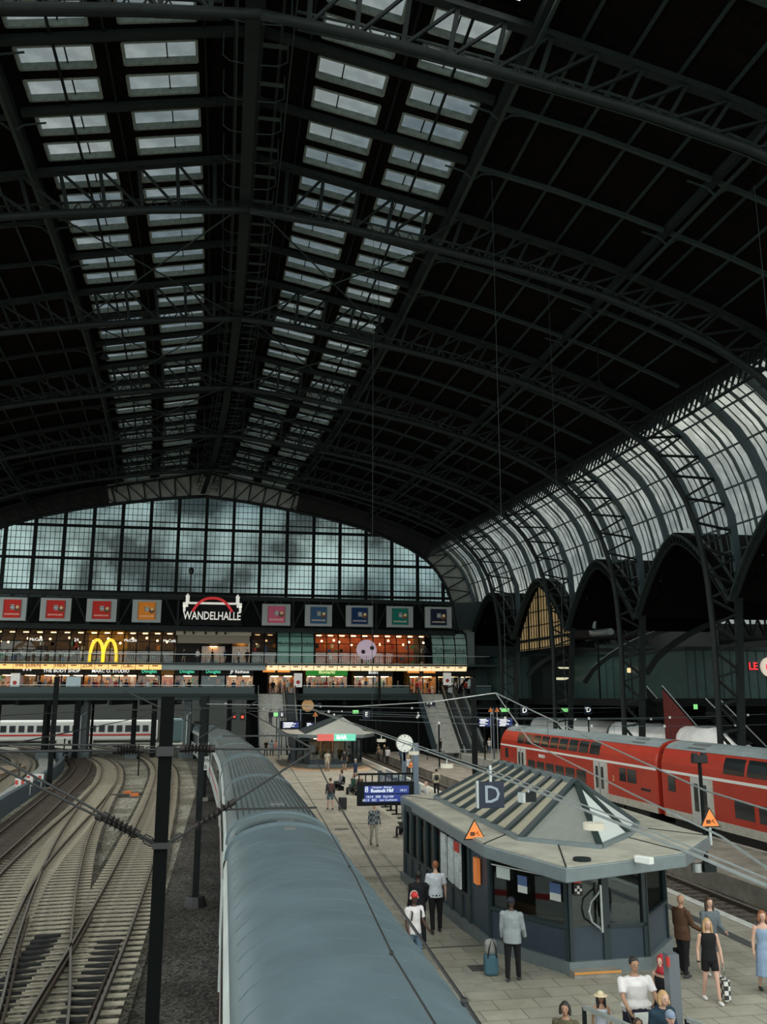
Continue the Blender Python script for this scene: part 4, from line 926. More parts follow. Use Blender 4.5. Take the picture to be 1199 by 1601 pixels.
# ------------------------------------------------------------------ red double-deck train (right)
RED = mat('red_train_paint', (0.36, 0.030, 0.015), .33, spec=.5, noise=.12, nscale=.5)
GROOF = mat('grey_train_roof', (.17, .22, .23), .45, .2, noise=.2, nscale=.6)
CRM = mat('cream_train_skirt', (.42, .40, .34), .5, noise=.2)
GRD = mat('light_grey_door', (.42, .43, .41), .4)
SX = 24.7; CXR = 26.1
SIDE = [(-1.38, -.15), (-1.40, .3), (-1.40, 2.35), (-1.37, 2.75), (-1.27, 3.15), (-1.10, 3.5), (-.85, 3.72), (-.45, 3.87), (0, 3.92), (.45, 3.87), (.85, 3.72), (1.10, 3.5), (1.27, 3.15), (1.37, 2.75), (1.40, 2.35), (1.4, .3), (1.38, -.15)]
def sidex(z):
    return CXR - interp([(z_, -x_) for x_, z_ in SIDE[:9]], z)
def redcar(a, b_, lb, cab=False, vis=True):
    t = thing('train_car', lb, 'train car', (CXR, (a + b_) / 2, -.7), 'cars of the red double-deck train')
    def fz(z, y): # cab slope at far end
        return z
    b = B(); ys = [a, a + .15] + [lerp(a + .5, b_ - .5, i / 6) for i in range(7)] + [b_ - .15, b_]
    def sect(nm, i0, i1, mm, off=0.0):
        q = B(); pr = SIDE[i0:i1]; n = len(pr); vs = []
        YY = [(a, .97), (a + .2, 1)] + [(lerp(a + .6, b_ - .6, i / 8), 1) for i in range(9)] + ([(b_ - .2, 1), (b_, .97)] if not cab else [(b_ - .5, 1), (b_ - .1, .93)])
        for k, (y, sc) in enumerate(YY):
            for (u, z) in pr:
                yy = y
                if cab and k >= len(YY) - 2: yy = y - max(0, z - 1.6) * .55
                if cab and k == len(YY) - 3: yy = y - max(0, z - 1.6) * .4
                vs.append((CXR + u * sc, yy, z + off))
        q.add(vs, [(i * n + k, (i + 1) * n + k, (i + 1) * n + k + 1, i * n + k + 1) for i in range(len(YY) - 1) for k in range(n - 1)] + [tuple(range(n - 1, -1, -1)), tuple((len(YY) - 1) * n + k for k in range(n))])
        return q.build(nm, mm, t)
    sect('body_shell', 0, 17, RED); 
    roof = [(u * 1.005, z) for u, z in SIDE[5:12]]
    q = B(); vs = []
    yy0, yy1 = a + .1, b_ - (1.7 if cab else .1)
    for y in (yy0, yy1): vs += [(CXR + u, y, z + .02) for u, z in roof]
    n = len(roof); q.add(vs, [(k, n + k, n + k + 1, k + 1) for k in range(n - 1)]); q.build('roof', GROOF, t)
    for k in range(1):
        for dy in (a + 2.2, b_ - 4.2):
            rp = B()
            y = dy + (0 if not cab or dy < (a + b_) / 2 else -1.5)
            rp.quad((CXR - 1.0, y, 3.66), (CXR - 1.0, y + 1.8, 3.66), (CXR - .5, y + 1.8, 3.895), (CXR - .5, y, 3.895))
            rp.build('roof_grille', mat('dark_roof_grille', (.06, .075, .08), .6), t)
    # stripe, skirt
    def pan(y0, y1, z0, z1, mm, nm, off=.012, m2=None, parent=t, bev=0):
        zz = [z0 + (z1 - z0) * i / 4 for i in range(5)]; q = B()
        for u, v in zip(zz, zz[1:]):
            q.plate([(sidex(u) - off, y0, u), (sidex(u) - off, y1, u), (sidex(v) - off, y1, v), (sidex(v) - off, y0, v)], (.02, 0, 0))
        return q.build(nm, mm, parent)
    pan(a + .1, b_ - (.9 if cab else .1), 2.22, 2.36, WHITE, 'white_stripe'); pan(a + .1, b_ - .3, -.15, .28, CRM, 'skirt', .02)
    # upper windows
    mid0, mid1 = (a + 7.9, b_ - 5.4) if cab else (a + 5.4, b_ - 6.4); n = 9 if cab else 7; w_ = (mid1 - mid0) / n
    for i in range(n):
        y0 = mid0 + i * w_
        f = pan(y0 + .13, y0 + w_ - .13, 2.62, 3.40, DWIN, 'upper_window', .02)
    n = 6 if not cab else 6; lo0, lo1 = (a + 10.2, b_ - 8.0) if cab else (a + 7, b_ - 7.2); w2 = (lo1 - lo0) / n
    for i in range(n):
        y0 = lo0 + i * w2; pan(y0 + .2, y0 + w2 - .2, .62, 1.42, DWIN, 'lower_window', .02)
    for (y0, y1) in ((b_ - 3.0, b_ - 2.2), (a + 2.7, a + 3.9), (a + 4.1, a + 5.0)) if cab else ((b_ - 1.6, b_ - .8), (a + 1.3, a + 2.0)): pan(y0, y1, 1.25, 2.05, DWIN, 'side_window', .02)
    # doors near both ends
    for y0 in ((a + 3.0, b_ - 5.2) if not cab else (a + 7.1, b_ - 7.4)):
        d = pan(y0, y0 + 1.9, -.1, 2.2, GRD, 'door', .03)
        for yy in (y0 + .3, y0 + 1.15): pan(yy, yy + .42, .5, 1.9, DWIN, 'door_window', .045, parent=d)
        pan(y0 + .93, y0 + .97, -.08, 2.18, BLACK, 'door_seam', .045, parent=d)
        pan(y0 - .3, y0, .3, 2.2, CRM, 'door_pillar', .02)
    # vents and marks
    pan(a + .9, a + 2.1, .95, 1.1, BLACK, 'vent_slot', .02)
    tx = text('fleet_lettering', 'DB REGIO', .32, (SX - .03, b_ - 11.5, 1.85), WHITE, t, face='-x', bold=.01)
    text('coach_number', '2', .5, (SX - .03, a + 7.0 - 1.1, 1.3), mat('yellow_number', (.6, .45, .15), .5), t, face='-x')
    g = B(); g.box(CXR - 1.0, CXR + 1.0, a - .5, a + .1, -.2, 3.3)
    g.build('gangway', BLACK, t)
    u = B()
    for f in (.1, .9):
        y = lerp(a, b_, f); u.box(CXR - 1.25, CXR + 1.25, y - 1.6, y + 1.6, -.75, -.2)
        for dy in (-1.1, 1.1):
            u.disc((CXR - 1.2, y + dy, -.42), .38, 'x', .12, 14)
    u.box(CXR - 1.2, CXR + 1.2, a + 5, b_ - 5, -.62, -.15); u.build('bogie', BLACK, t)
    if cab:
        c = B(); c.quad((CXR - 1.2, b_ - .42, 2.2), (CXR + 1.2, b_ - .42, 2.2), (CXR + 1.0, b_ - 1.15, 3.35), (CXR - 1.0, b_ - 1.15, 3.35)); c.build('windscreen', DWIN, t)
        q = B()
        for k in range(2): q.quad((CXR - 1.05 + k * .0, b_ - 2.9 + k * .9, 3.56), (CXR - 1.05, b_ - 2.2 + k * .9, 3.56), (CXR - .55, b_ - 2.2 + k * .9, 3.86), (CXR - .55, b_ - 2.9 + k * .9, 3.86))
        q.build('roof_window', DWIN, t)
    return t
redcar(22.2, 48.6, 'near red double-deck car cut by the right frame edge', False)
redcar(49.1, 79.6, 'far red double-deck car with its cab end towards the shopping hall', True)
# ------------------------------------------------------------------ white trains beyond (right)
WR = mat('white_train_roof', (.85, .9, .9), .35, noise=.12, nscale=.5)
def wcar(a, b_, xc, lb, nose0=False, nose1=False, z=3.35):
    t = thing('white_train_car', lb, 'train car', (xc, (a + b_) / 2, -.7), 'white express train cars on the right')
    PR = [(-1.45, -.1), (-1.48, 1.2), (-1.40, 2.1), (-1.2, 2.75), (-.85, 3.12), (-.4, 3.3), (0, 3.35), (.4, 3.3), (.85, 3.12), (1.2, 2.75), (1.40, 2.1), (1.48, 1.2), (1.45, -.1)]
    PR = [(u, zz * z / 3.35) for u, zz in PR]
    YY = [(a + .0, 1, 1)] if not nose0 else [(a, .25, .22), (a + .7, .55, .45), (a + 1.8, .8, .66), (a + 3.4, .94, .86), (a + 5.5, 1, 1)]
    YY += [(lerp(a + 6, b_ - 6, i / 4), 1, 1) for i in range(5)]
    YY += [(b_, 1, 1)] if not nose1 else [(b_ - 5.5, 1, 1), (b_ - 3.4, .94, .86), (b_ - 1.8, .8, .66), (b_ - .7, .55, .45), (b_, .25, .22)]
    n = len(PR); vs = []
    for (y, sc, sz) in YY: vs += [(xc + u * sc, y, (zz if zz < 0 else zz * sz)) for u, zz in PR]
    B().add(vs, [(i * n + k, (i + 1) * n + k, (i + 1) * n + k + 1, i * n + k + 1) for i in range(len(YY) - 1) for k in range(n - 1)] + [tuple(range(n - 1, -1, -1)), tuple((len(YY) - 1) * n + k for k in range(n))]).build('body_shell', WR, t, smooth=True)
    B().box(xc - 1.5, xc - 1.46, a + 6, b_ - 6, 1.1 * z / 3.35, 1.95 * z / 3.35).build('window_band', DWIN, t)
    r = B(); r.cbox((xc - .1, lerp(a, b_, .3), z + .02), .9, 2.2, .1).cbox((xc - .1, lerp(a, b_, .62), z + .02), .9, 1.6, .1); r.build('roof_hatch', mat('grey_hatch', (.16, .18, .19), .5), t)
    B().box(xc - 1.2, xc + 1.2, a + 2, b_ - 2, -.7, -.05).build('underframe', BLACK, t)
    if nose0:
        q = B(); q.quad((xc - .75, a + 1.9, 2.35 * z / 3.35), (xc + .75, a + 1.9, 2.35 * z / 3.35), (xc + .7, a + 3.3, 2.98 * z / 3.35), (xc - .7, a + 3.3, 2.98 * z / 3.35)); q.build('windscreen', DWIN, t)
    return t
wcar(63.5, 88, 40.5, 'white express train car whose rounded nose points right, behind the red train', nose0=True, z=3.95)
wcar(88.5, 112, 40.5, 'white express train car farthest along the right track', z=3.95)
wcar(36, 61.0, 40.5, 'white express train car with its nose meeting the other, at the right frame edge', nose1=True, z=3.95)
# ------------------------------------------------------------------ stairs and escalators down from the deck
STONE = mat('grey_stair_stone', (.42, .43, .40), .75, noise=.25, nscale=3)
YT, YB = 113.6, 104.2
def stairs(x0, x1, lb, sidewall=True):
    t = thing('staircase', lb, 'staircase', ((x0 + x1) / 2, (YT + YB) / 2, 0), 'staircases up to the shopping deck')
    N = 38; st = B()
    for i in range(N):
        y = lerp(YB, YT, i / N); z = ZD * (i + 1) / N; st.box(x0, x1, y, YT + .02 if i > N - 4 else y + (YT - YB) / N + .35, max(0, z - .5), z)
    st.build('steps', STONE, t)
    for s in range(5):
        i = int(N * (s + .5) / 5); y = lerp(YB, YT, i / N)
    for x in (x0, x1):
        B().plate([(x - .06, YB - .3, 0), (x - .06, YB - .3, 1.0), (x - .06, YT, ZD + 1.0), (x - .06, YT, ZD - 1.2), (x - .06, YB + 1.5, 0)], (.12, 0, 0)).build('side_wall', STEELB if x == x0 else STEEL, t)
        B().bar((x, YB - .3, 1.05), (x, YT, ZD + 1.05), .07).build('handrail', ALU, t)
    B().bar(((x0 + x1) / 2, YB, 1.0), ((x0 + x1) / 2, YT, ZD + 1.0), .06).build('handrail', ALU, t)
    return t
def escalator(x0, x1, lb):
    t = thing('escalator', lb, 'escalator', ((x0 + x1) / 2, (YT + YB) / 2, 0), 'escalators up to the shopping deck')
    st = B(); N = 34
    for i in range(N): 
        y = lerp(YB, YT, i / N); z = ZD * (i + 1) / N; st.box(x0 + .2, x1 - .2, y, y + (YT - YB) / N + .2, max(0, z - .3), z)
    st.build('steps', mat('dark_grooved_steps', (.05, .06, .065), .5, .5), t)
    for x in (x0 + .1, x1 - .1):
        B().path([(x, YB - .9, .05), (x, YB - .9, .95), (x, YB - .1, 1.05), (x, YT - .2, ZD + 1.0), (x, YT + .7, ZD + 1.0)], .1, .12).build('handrail', BLACK, t)
        B().plate([(x - .02, YB - .7, .1), (x - .02, YB - .1, .9), (x - .02, YT, ZD + .9), (x - .02, YT, ZD + .05), (x - .02, YB, .1)], (.04, 0, 0)).build('balustrade', mat('bright_steel_balustrade', (.40, .45, .45), .25, .8), t)
        B().plate([(x - .12, YB - .9, 0), (x - .12, YB - .9, .15), (x - .12, YT, ZD + .15), (x - .12, YT, ZD - .8), (x - .12, YB + 1, 0)], (.24, 0, 0)).build('truss_casing', ALU, t)
stairs(4.2, 7.3, 'wide grey staircase beside the silver train, left of the escalator'); escalator(7.45, 8.9, 'escalator with bright balustrades by the left staircase')
stairs(24.8, 27.9, 'wide grey staircase by the red train with a dark landing sign'); escalator(28.05, 29.4, 'left one of the two escalators near the red train'); escalator(29.5, 30.85, 'right one of the two escalators near the red train')
def facebox(name, lb, cat, px, py, Y, w, h, m_, d=.12, grp=None): 
    p = at(px, py, Y=Y); return tag(B().box(p.x - w / 2, p.x + w / 2, Y, Y + d, p.z - h / 2, p.z + h / 2).build(name, m_), lb, cat, grp)
TXTB = mat('board_lettering', (.6, .65, .7), .5, emit=.5)
SB = mat('dark_blue_sign', (.008, .016, .035), .35); LITG = mat('green_lit_exit_sign', (.25, .75, .25), .5, emit=.6)
# hanging signs under the deck
def hung(px, py, Y, w, h, txt, lb, m_=SB, tm=TXTW, sz=None, ztop=ZD - .75):
    p = at(px, py, Y=Y); t = thing('hanging_sign', lb, 'sign', (p.x, Y, p.z - h / 2))
    B().box(p.x - w / 2, p.x + w / 2, Y, Y + .12, p.z - h / 2, p.z + h / 2).build('panel', m_, t)
    if txt: text('lettering', txt, sz or h * .75, (p.x, Y - .015, p.z), tm, t)
    if Y > 113.5 or ztop > 8:
        for s in (-.35, .35): B().bar((p.x + w * s, Y + .06, p.z + h / 2), (p.x + w * s, Y + .06, max(ztop, p.z + h / 2 + .1)), .04).build('hanger', STEELD, t)
    else: B().box(p.x - .05, p.x + .05, Y + .12, Y + .22, 0, p.z + h / 2).build('post', STEELD, t)
    return t
hung(441, 1117, 104, .9, .75, 'E', 'small dark blue sign with white letter E below the left escalator')
hung(573, 1117, 108, .9, 1.0, 'E', 'dark blue sign with white letter E under the middle of the deck')
hung(433, 1117, 104.5, .7, .4, '', 'green lit exit sign left of the small letter E', LITG); hung(556, 1113, 108.5, .7, .4, '', 'green lit exit sign left of the larger letter E', LITG)
hung(492, 1102, 114.2, 1.6, .5, 'D - F', 'dark platform-letter sign beside the orange clock under the deck')
hung(671, 1100, 111, 1.6, .5, '7 - 8', 'dark sign in front of the right staircase landing')
hung(790, 1110, 95, .9, .4, '', 'green lit exit sign above the red train cab', LITG); hung(884, 1110, 90, .9, .4, '', 'green lit exit sign over the white train', LITG)
hung(820, 1111, 88, .8, .9, 'D', 'hanging letter D sign far behind over the cab of the red train'); hung(920, 1110, 88, .8, .9, 'D', 'hanging letter D sign far behind over the white train')
def clock(px, py, Y, r, lb, face, parent_post=None):
    p = at(px, py, Y=Y); t = thing('station_clock', lb, 'clock', (p.x, Y, p.z - r))
    B().disc((p.x, Y, p.z), r * 1.06, 'y', .22, 32).build('case', STEELL, t); dl_ = B().disc((p.x, Y - .12, p.z), r, 'y', .02, 32).build('dial', face, t)
    mk = B()
    for k in range(12):
        a = k * pi / 6; mk.bar((p.x + sin(a) * r * .74, Y - .14, p.z + cos(a) * r * .74), (p.x + sin(a) * r * .92, Y - .14, p.z + cos(a) * r * .92), .05 * r / .45, .01)
    mk.build('hour_marks', BLACK, dl_)
    for a, l, w_, nm in ((radians(222), .55, .055, 'hour_hand'), (radians(90 + 8), .8, .04, 'minute_hand')):
        B().bar((p.x, Y - .15, p.z), (p.x + sin(a) * r * l, Y - .15, p.z + cos(a) * r * l), w_ * r / .45, .012).build(nm, BLACK, dl_)
    return t, p
tk0, pk0 = clock(481, 1103, 114.3, .76, 'orange-faced clock hanging under the deck', mat('orange_lit_dial', (.65, .38, .16), .5, emit=.25))
B().bar((pk0.x, 114.3, pk0.z + .7), (pk0.x, 114.3, ZD - .7), .08).build('hanger', STEELD, tk0)
tcl, pc = clock(632, 1162, 46.6, .44, 'round white station clock on a post by the benches', mat('white_clock_dial', (.72, .74, .68), .5, emit=.12))
B().box(pc.x - .06, pc.x + .06, 46.6, 46.72, pc.z - .9, pc.z - .4).build('bracket', STEELB, tcl)
POST = mat('blue_grey_post_paint', (.10, .13, .17), .45)
t = thing('clock_post', 'blue-grey square post under the white station clock', 'post', (pc.x, 46.7, 0)); B().box(pc.x - .11, pc.x + .11, 46.6, 46.8, 0, pc.z - .4).build('shaft', POST, t); B().box(pc.x - .3, pc.x + .3, 46.4, 47.0, 0, .05).build('base_plate', STEELD, t)
# blue departure boards
def board(px0, px1, py0, py1, Y, lb, big=False, posts=()):
    a = at(px0, py0, Y=Y); b = at(px1, py1, Y=Y); t = thing('departure_board', lb, 'departure board', ((a.x + b.x) / 2, Y, b.z))
    B().box(a.x - .06, b.x + .06, Y, Y + .28, b.z - .06, a.z + .06).build('housing', STEELD, t)
    W_ = b.x - a.x; Hh = a.z - b.z
    BL = mat('blue_lit_display', (.03, .05, .22), .3, emit=.35)
    B().box(a.x + W_ * .09, b.x - W_ * .07, Y - .02, Y, lerp(b.z, a.z, .52), lerp(b.z, a.z, .9)).build('display', BL, t); B().box(a.x + W_ * .09, b.x - W_ * .07, Y - .02, Y, lerp(b.z, a.z, .1), lerp(b.z, a.z, .47)).build('display', BL, t)
    if big:
        text('platform_number', '8', .3, (a.x + W_ * .13, Y - .03, lerp(b.z, a.z, .72)), TXTB, t)
        text('destination', 'Rostock Hbf', .17, (a.x + W_ * .42, Y - .03, lerp(b.z, a.z, .66)), TXTB, t, bold=.006)
        text('route', 'Schwerin - Bützow', .1, (a.x + W_ * .42, Y - .03, lerp(b.z, a.z, .83)), TXTB, t)
        text('time', '14:11', .13, (a.x + W_ * .82, Y - .03, lerp(b.z, a.z, .66)), TXTB, t); 
        text('next_trains', '10:14   RE8   Kiel Hbf\n20:14   RE1   von Cuxhaven', .12, (a.x + W_ * .38, Y - .03, lerp(b.z, a.z, .28)), TXTB, t)
    else:
        q = B()
        for k in range(5): q.box(a.x + W_ * (.12 + .05 * (k % 2)), a.x + W_ * (.5 + .07 * ((k * 3) % 5)), Y - .035, Y - .02, lerp(b.z, a.z, .14 + .16 * k), lerp(b.z, a.z, .22 + .16 * k))
        q.build('display_text', TXTW, t)['kind'] = 'stuff'
        B().box((a.x + b.x) / 2 - .06, (a.x + b.x) / 2 + .06, Y + .06, Y + .18, 0, b.z).build('stand', STEELD, t)
    return t, a, b
tb, a, b = board(562, 645, 1226, 1256, 34.6, 'large blue departure board reading platform 8 Rostock Hbf', True)
fr = B(); fr.bar((a.x - .05, 34.74, a.z + .35), (b.x + .3, 34.74, a.z + .35), .07)
for k in range(9): x = lerp(a.x, b.x, k / 8); fr.bar((x, 34.74, a.z + .05), (x, 34.74, a.z + .35), .04)
fr.build('hanging_frame', STEELD, tb)
t = thing('platform_post', 'tall blue-grey post carrying the large departure board', 'post', (7.42, 34.7, 0)); B().box(7.33, 7.53, 34.62, 34.82, 0, 4.6).build('shaft', POST, t); B().box(7.15, 7.7, 34.4, 35.0, 0, .05).build('base_plate', STEELD, t)
board(439, 469, 1128, 1139, 98, 'small blue departure board left of the far kiosk roof'); board(478, 490, 1129, 1140, 99, 'small blue departure board half hidden behind the far kiosk roof')
board(747, 768, 1122, 1137, 92, 'blue departure board left of the red train cab'); board(777, 803, 1122, 1137, 93, 'bright blue-white departure board behind the red train cab')
for px, Y in ((745, 92), (772, 93), (437, 98), (470, 98)):
    p = at(px, 1130, Y=Y); tag(B().box(p.x - .07, p.x + .07, Y + .1, Y + .25, 0, p.z + 1.5).build('platform_post', POST), 'thin post holding the small departure board at %s' % {745: 'the left of the red cab', 772: 'the back of the red cab', 437: 'the left staircase', 470: 'the far kiosk'}[px], 'post')
# ------------------------------------------------------------------ kiosks
KW = mat('slate_blue_kiosk_panel', (.035, .055, .075), .4, noise=.12); KF = mat('kiosk_frame_dark_teal', (.022, .036, .04), .4); KR = mat('dirty_beige_roofing', (.33, .322, .265), .8, noise=.25, nscale=1.0); KFA = mat('grey_fascia_metal', (.17, .21, .22), .4, .3, noise=.1)
LOUV = mat('beige_roof_glass', (.36, .335, .25), .5, noise=.1); HIPG = mat('grey_obscure_glass', (.19, .205, .185), .4, noise=.08)
ORA = mat('orange_sign', (.75, .22, .05), .5, emit=.15)
def kiosk(P, lb, walls, roof, zr, pyr, sill=1.0, z0=0):
    t = thing('kiosk', lb, 'kiosk', (P[0], P[1], 0)); ox, oy = P
    W_ = [(ox + x, oy + y) for x, y in walls]; R_ = [(ox + x, oy + y) for x, y in roof]
    B().prism([(x + (x - sum(a for a, _ in W_) / len(W_)) * .05, y + (y - sum(b for _, b in W_) / len(W_)) * .02) for x, y in W_], 0, .28).build('plinth', KFA, t)
    B().prism(R_, zr, zr + .30).build('roof_fascia', KFA, t, bevel=.02); cx0 = sum(p[0] for p in R_) / len(R_); cy0 = sum(p[1] for p in R_) / len(R_)
    B().prism([(lerp(x, cx0, .015), lerp(y, cy0, .01)) for x, y in R_], zr + .29, zr + .33).build('roof', KR, t)
    sm_ = B()
    for (x, y) in R_: sm_.bar((x, y, zr + .335), (lerp(x, cx0, .35), lerp(y, cy0, .35), zr + .335), .03, .02)
    sm_.build('roof_seams', STEEL, t)
    return t, W_, R_
def wallface(t, p, q, kind, z1=2.45, sill=1.0, n=1, post=.09):
    p = Vector((*p, 0)); q = Vector((*q, 0)); d = (q - p).normalized(); nrm = Vector((d.y, -d.x, 0))
    def bx(f0, f1, z0, z1_, off0, off1, m_, nm):
        A = p.lerp(q, f0); Bq = p.lerp(q, f1); b = B()
        b.plate([tuple(A + nrm * off0 + Vector((0, 0, z0))), tuple(Bq + nrm * off0 + Vector((0, 0, z0))), tuple(Bq + nrm * off0 + Vector((0, 0, z1_))), tuple(A + nrm * off0 + Vector((0, 0, z1_)))], tuple(nrm * (off1 - off0)))
        return b.build(nm, m_, t)
    L = (q - p).length
    if kind == 'panel': bx(0, 1, .25, z1, -.1, 0, KW, 'wall_panel')
    if kind in ('win', 'door'):
        for i in range(n):
            f0, f1 = i / n, (i + 1) / n; s = .04
            if kind == 'win': bx(f0, f1, .25, sill, -.1, 0, KW, 'wall_panel')
            else: bx(f0 + .06, f1 - .06, .28, sill, -.06, 0, KW, 'door_panel')
            bx(f0 + s / 2, f1 - s / 2, sill, z1, -.05, -.03, G_KIOSK, 'window_glass')
            bx(f0, f0 + post / L, .25, z1, -.12, .05, KF, 'window_post')
        bx(1 - post / L, 1, .25, z1, -.12, .05, KF, 'window_post'); bx(0, 1, z1 - .08, z1 + .12, -.1, .03, KF, 'window_head')
        if kind == 'win': bx(0, 1, sill - .04, sill + .04, -.1, .05, KF, 'window_sill')
    return bx
walls = [(6.75, 24.2), (8.2, 21.2), (10.2, 21.3), (11.5, 22.8), (11.6, 36.5), (6.5, 36.5)]
roof = [(6.46, 22.2), (7.32, 18.95), (10.75, 20.2), (12.65, 22.4), (13.1, 29.3), (12.6, 33.4), (9.4, 34.4), (6.6, 33.6)]
walls = [(6.98, 23.6), (8.2, 21.2), (10.2, 21.3), (11.5, 22.8), (11.6, 32.6), (6.55, 32.6)]
tk, W_, R_ = kiosk((0, 0), 'slate-blue kiosk with a flat beige roof and glazed ridge roof on the near platform', walls, roof, 2.45, None)
# service face, door face, right window, long sides
wallface(tk, W_[0], W_[1], 'win'); f = wallface(tk, W_[1], (9.15, 21.25), 'door'); wallface(tk, (9.15, 21.25), W_[2], 'win'); wallface(tk, W_[2], W_[3], 'win', sill=1.15); wallface(tk, W_[3], W_[4], 'panel')
wallface(tk, W_[5], (6.9, 25.0), 'win', n=8, sill=.95, post=.22); bxo = wallface(tk, (6.9, 25.0), W_[0], 'panel')
B().box(6.8, 11.4, 32.4, 32.6, .25, 2.45).build('wall_panel', KW, tk)
B().box(6.9, 11.3, 24.4, 32.3, .25, .3).build('interior_floor', mat('kiosk_floor', (.15, .12, .09), .7), tk)
B().box(6.9, 11.3, 26.5, 26.6, .3, 2.45).build('interior_wall', mat('kiosk_inner_wall', (.22, .20, .17), .7), tk)
il = B(); il.box(8.2, 9.4, 23.2, 23.3, 2.38, 2.42).box(9.8, 10.8, 24.0, 24.1, 2.38, 2.42); il.build('ceiling_lamp', lampmat('kiosk_lamp', (1.0, .85, .62), 6.0), tk)
wd = mat('wood_desk', (.32, .18, .08), .6)
B().plate([(7.1, 24.1, .95), (8.35, 21.6, .95), (8.9, 21.9, .95), (7.7, 24.5, .95)], (0, 0, .06)).build('desk', wd, tk); B().plate([(9.3, 21.7, .9), (10.1, 21.7, .9), (11.2, 23.1, .9), (10.8, 23.7, .9), (9.5, 22.4, .9)], (0, 0, .05)).build('desk', mat('white_desk', (.5, .5, .48), .5), tk)
ci_ = B(); ci_.cbox((9.7, 22.1, 1.15), .45, .06, .32).cbox((10.25, 22.2, 1.15), .42, .06, .3, .4).cbox((9.7, 22.7, 1.5), .4, .3, .5); ci_.build('monitors', mat('office_grey', (.35, .37, .37), .5), tk)
# papers and notices on the service window
nrm = (Vector(W_[1] + (0,)) - Vector(W_[0] + (0,))).normalized(); ofs = Vector((nrm.y, -nrm.x, 0)) * .02
for f0, f1, z0, z1, mm, nm in ((.12, .30, 1.78, 2.05, mat('pale_notice', (.55, .62, .6), .6), 'paper_notice'), (.40, .52, 1.72, 1.95, mat('blue_notice', (.08, .14, .30), .6), 'blue_notice'), (.40, .52, 1.55, 1.72, WHITE, 'paper_notice'), (.80, .93, 1.72, 1.95, mat('blue_notice', (.08, .14, .30), .6), 'blue_notice'), (.80, .93, 1.55, 1.72, WHITE, 'paper_notice'), (.05, 1.0, 2.06, 2.09, WHITE, 'window_rail')):
    A = Vector(W_[0] + (0,)).lerp(Vector(W_[1] + (0,)), f0) + ofs; C_ = Vector(W_[0] + (0,)).lerp(Vector(W_[1] + (0,)), f1) + ofs
    B().plate([(A.x, A.y, z0), (C_.x, C_.y, z0), (C_.x, C_.y, z1), (A.x, A.y, z1)], tuple(ofs * .5)).build(nm, mm, tk)
# door details: handle ring, fire extinguisher and first aid signs, step
B().path([(8.98 + .0, 21.13, 1.45 + .38), (8.9, 21.08, 1.75), (8.72, 21.05, 1.6), (8.66, 21.05, 1.38), (8.72, 21.05, 1.15), (8.9, 21.08, 1.02), (8.98, 21.13, .95)], .05, n=8).build('door_handle', ALU, tk)
B().bar((8.99, 21.1, .9), (8.99, 21.1, 1.95), .045).build('door_handle', ALU, tk)
sg = B().box(8.36, 8.54, 21.15, 21.17, 2.0, 2.2).build('fire_extinguisher_sign', mat('sign_red', (.5, .03, .02), .5), tk); text('mark', 'f', .16, (8.45, 21.14, 2.1), TXTW, tk)
s2 = B().box(8.34, 8.56, 21.15, 21.17, 1.72, 1.98).build('first_aid_sign', BLACK, tk); B().box(8.36, 8.54, 21.135, 21.145, 1.82, 1.88).box(8.42, 8.48, 21.135, 21.145, 1.76, 1.94).build('white_cross', WHITE, tk)
B().box(8.15, 9.3, 20.85, 21.2, 0, .14).build('door_step', CONC, tk); B().box(8.15, 9.3, 20.83, 20.85, .09, .14).build('orange_step_edge', mat('orange_edge', (.55, .25, .06), .6), tk)
# posters on the long left side and an orange notice on the side panel
for k, (y0, y1, mm, nm) in enumerate(((27.0, 27.6, 'w', 'poster'), (26.1, 26.7, 'w', 'poster'), (25.35, 25.9, 'r', 'poster'))):
    b = B().box(6.66, 6.72, y0, y1, 1.1, 2.3).build(nm, mat('pale_poster', (.5, .56, .56), .6, noise=.3, nscale=6), tk)
    if mm == 'r': B().box(6.64, 6.66, y0, y1, 2.05, 2.3).build('red_heading', REDP, b.parent)
o = B().box(6.80, 6.90, 24.1, 24.45, 1.45, 2.1).build('orange_notice', ORA, tk)
# glazed ridge roof
zb, zt = 2.79, 4.05
Lb = [(7.5, 22.5), (7.6, 32.2)]; hipF = [(7.5, 22.5), (9.0, 21.0), (10.6, 22.8), (11.7, 24.6)]; ap = Vector((9.65, 24.0, zt)); rear = Vector((9.9, 31.6, zt)); RB = [(11.7, 24.6), (11.8, 32.2)]
t = tk
gz2 = B(); gz2.quad((7.5, 22.5, zb), (ap.x, ap.y, zt), (rear.x, rear.y, zt), (7.6, 32.2, zb)); gz2.quad((11.7, 24.6, zb), (11.8, 32.2, zb), (rear.x, rear.y, zt), (ap.x, ap.y, zt)); gz2.quad((7.6, 32.2, zb), (rear.x, rear.y, zt), (11.8, 32.2, zb)); gz2.build('ridge_roof_glass', LOUV, t)
hg = B(); hg.quad((7.5, 22.5, zb), (9.0, 21.0, zb), tuple(ap)); hg.build('hip_glass', HIPG, t)
hg = B(); hg.quad((9.0, 21.0, zb), (10.6, 22.8, zb), tuple(ap)); hg.quad((10.6, 22.8, zb), (11.7, 24.6, zb), tuple(ap)); hg.build('hip_glass', mat('pale_obscure_glass', (.50, .54, .52), .3), t)
for k in range(9):
    f = k / 8; a_ = Vector((7.5, 22.5, zb)).lerp(Vector((7.6, 32.2, zb)), f); b_ = ap.lerp(rear, f); B().bar(a_ + Vector((0, 0, .05)), b_ + Vector((0, 0, .05)), .16, .1).build('roof_rib', KF, t)
    a_ = Vector((11.7, 24.6, zb)).lerp(Vector((11.8, 32.2, zb)), f); B().bar(a_ + Vector((0, 0, .05)), b_ + Vector((0, 0, .05)), .12, .1).build('roof_rib', KF, t)
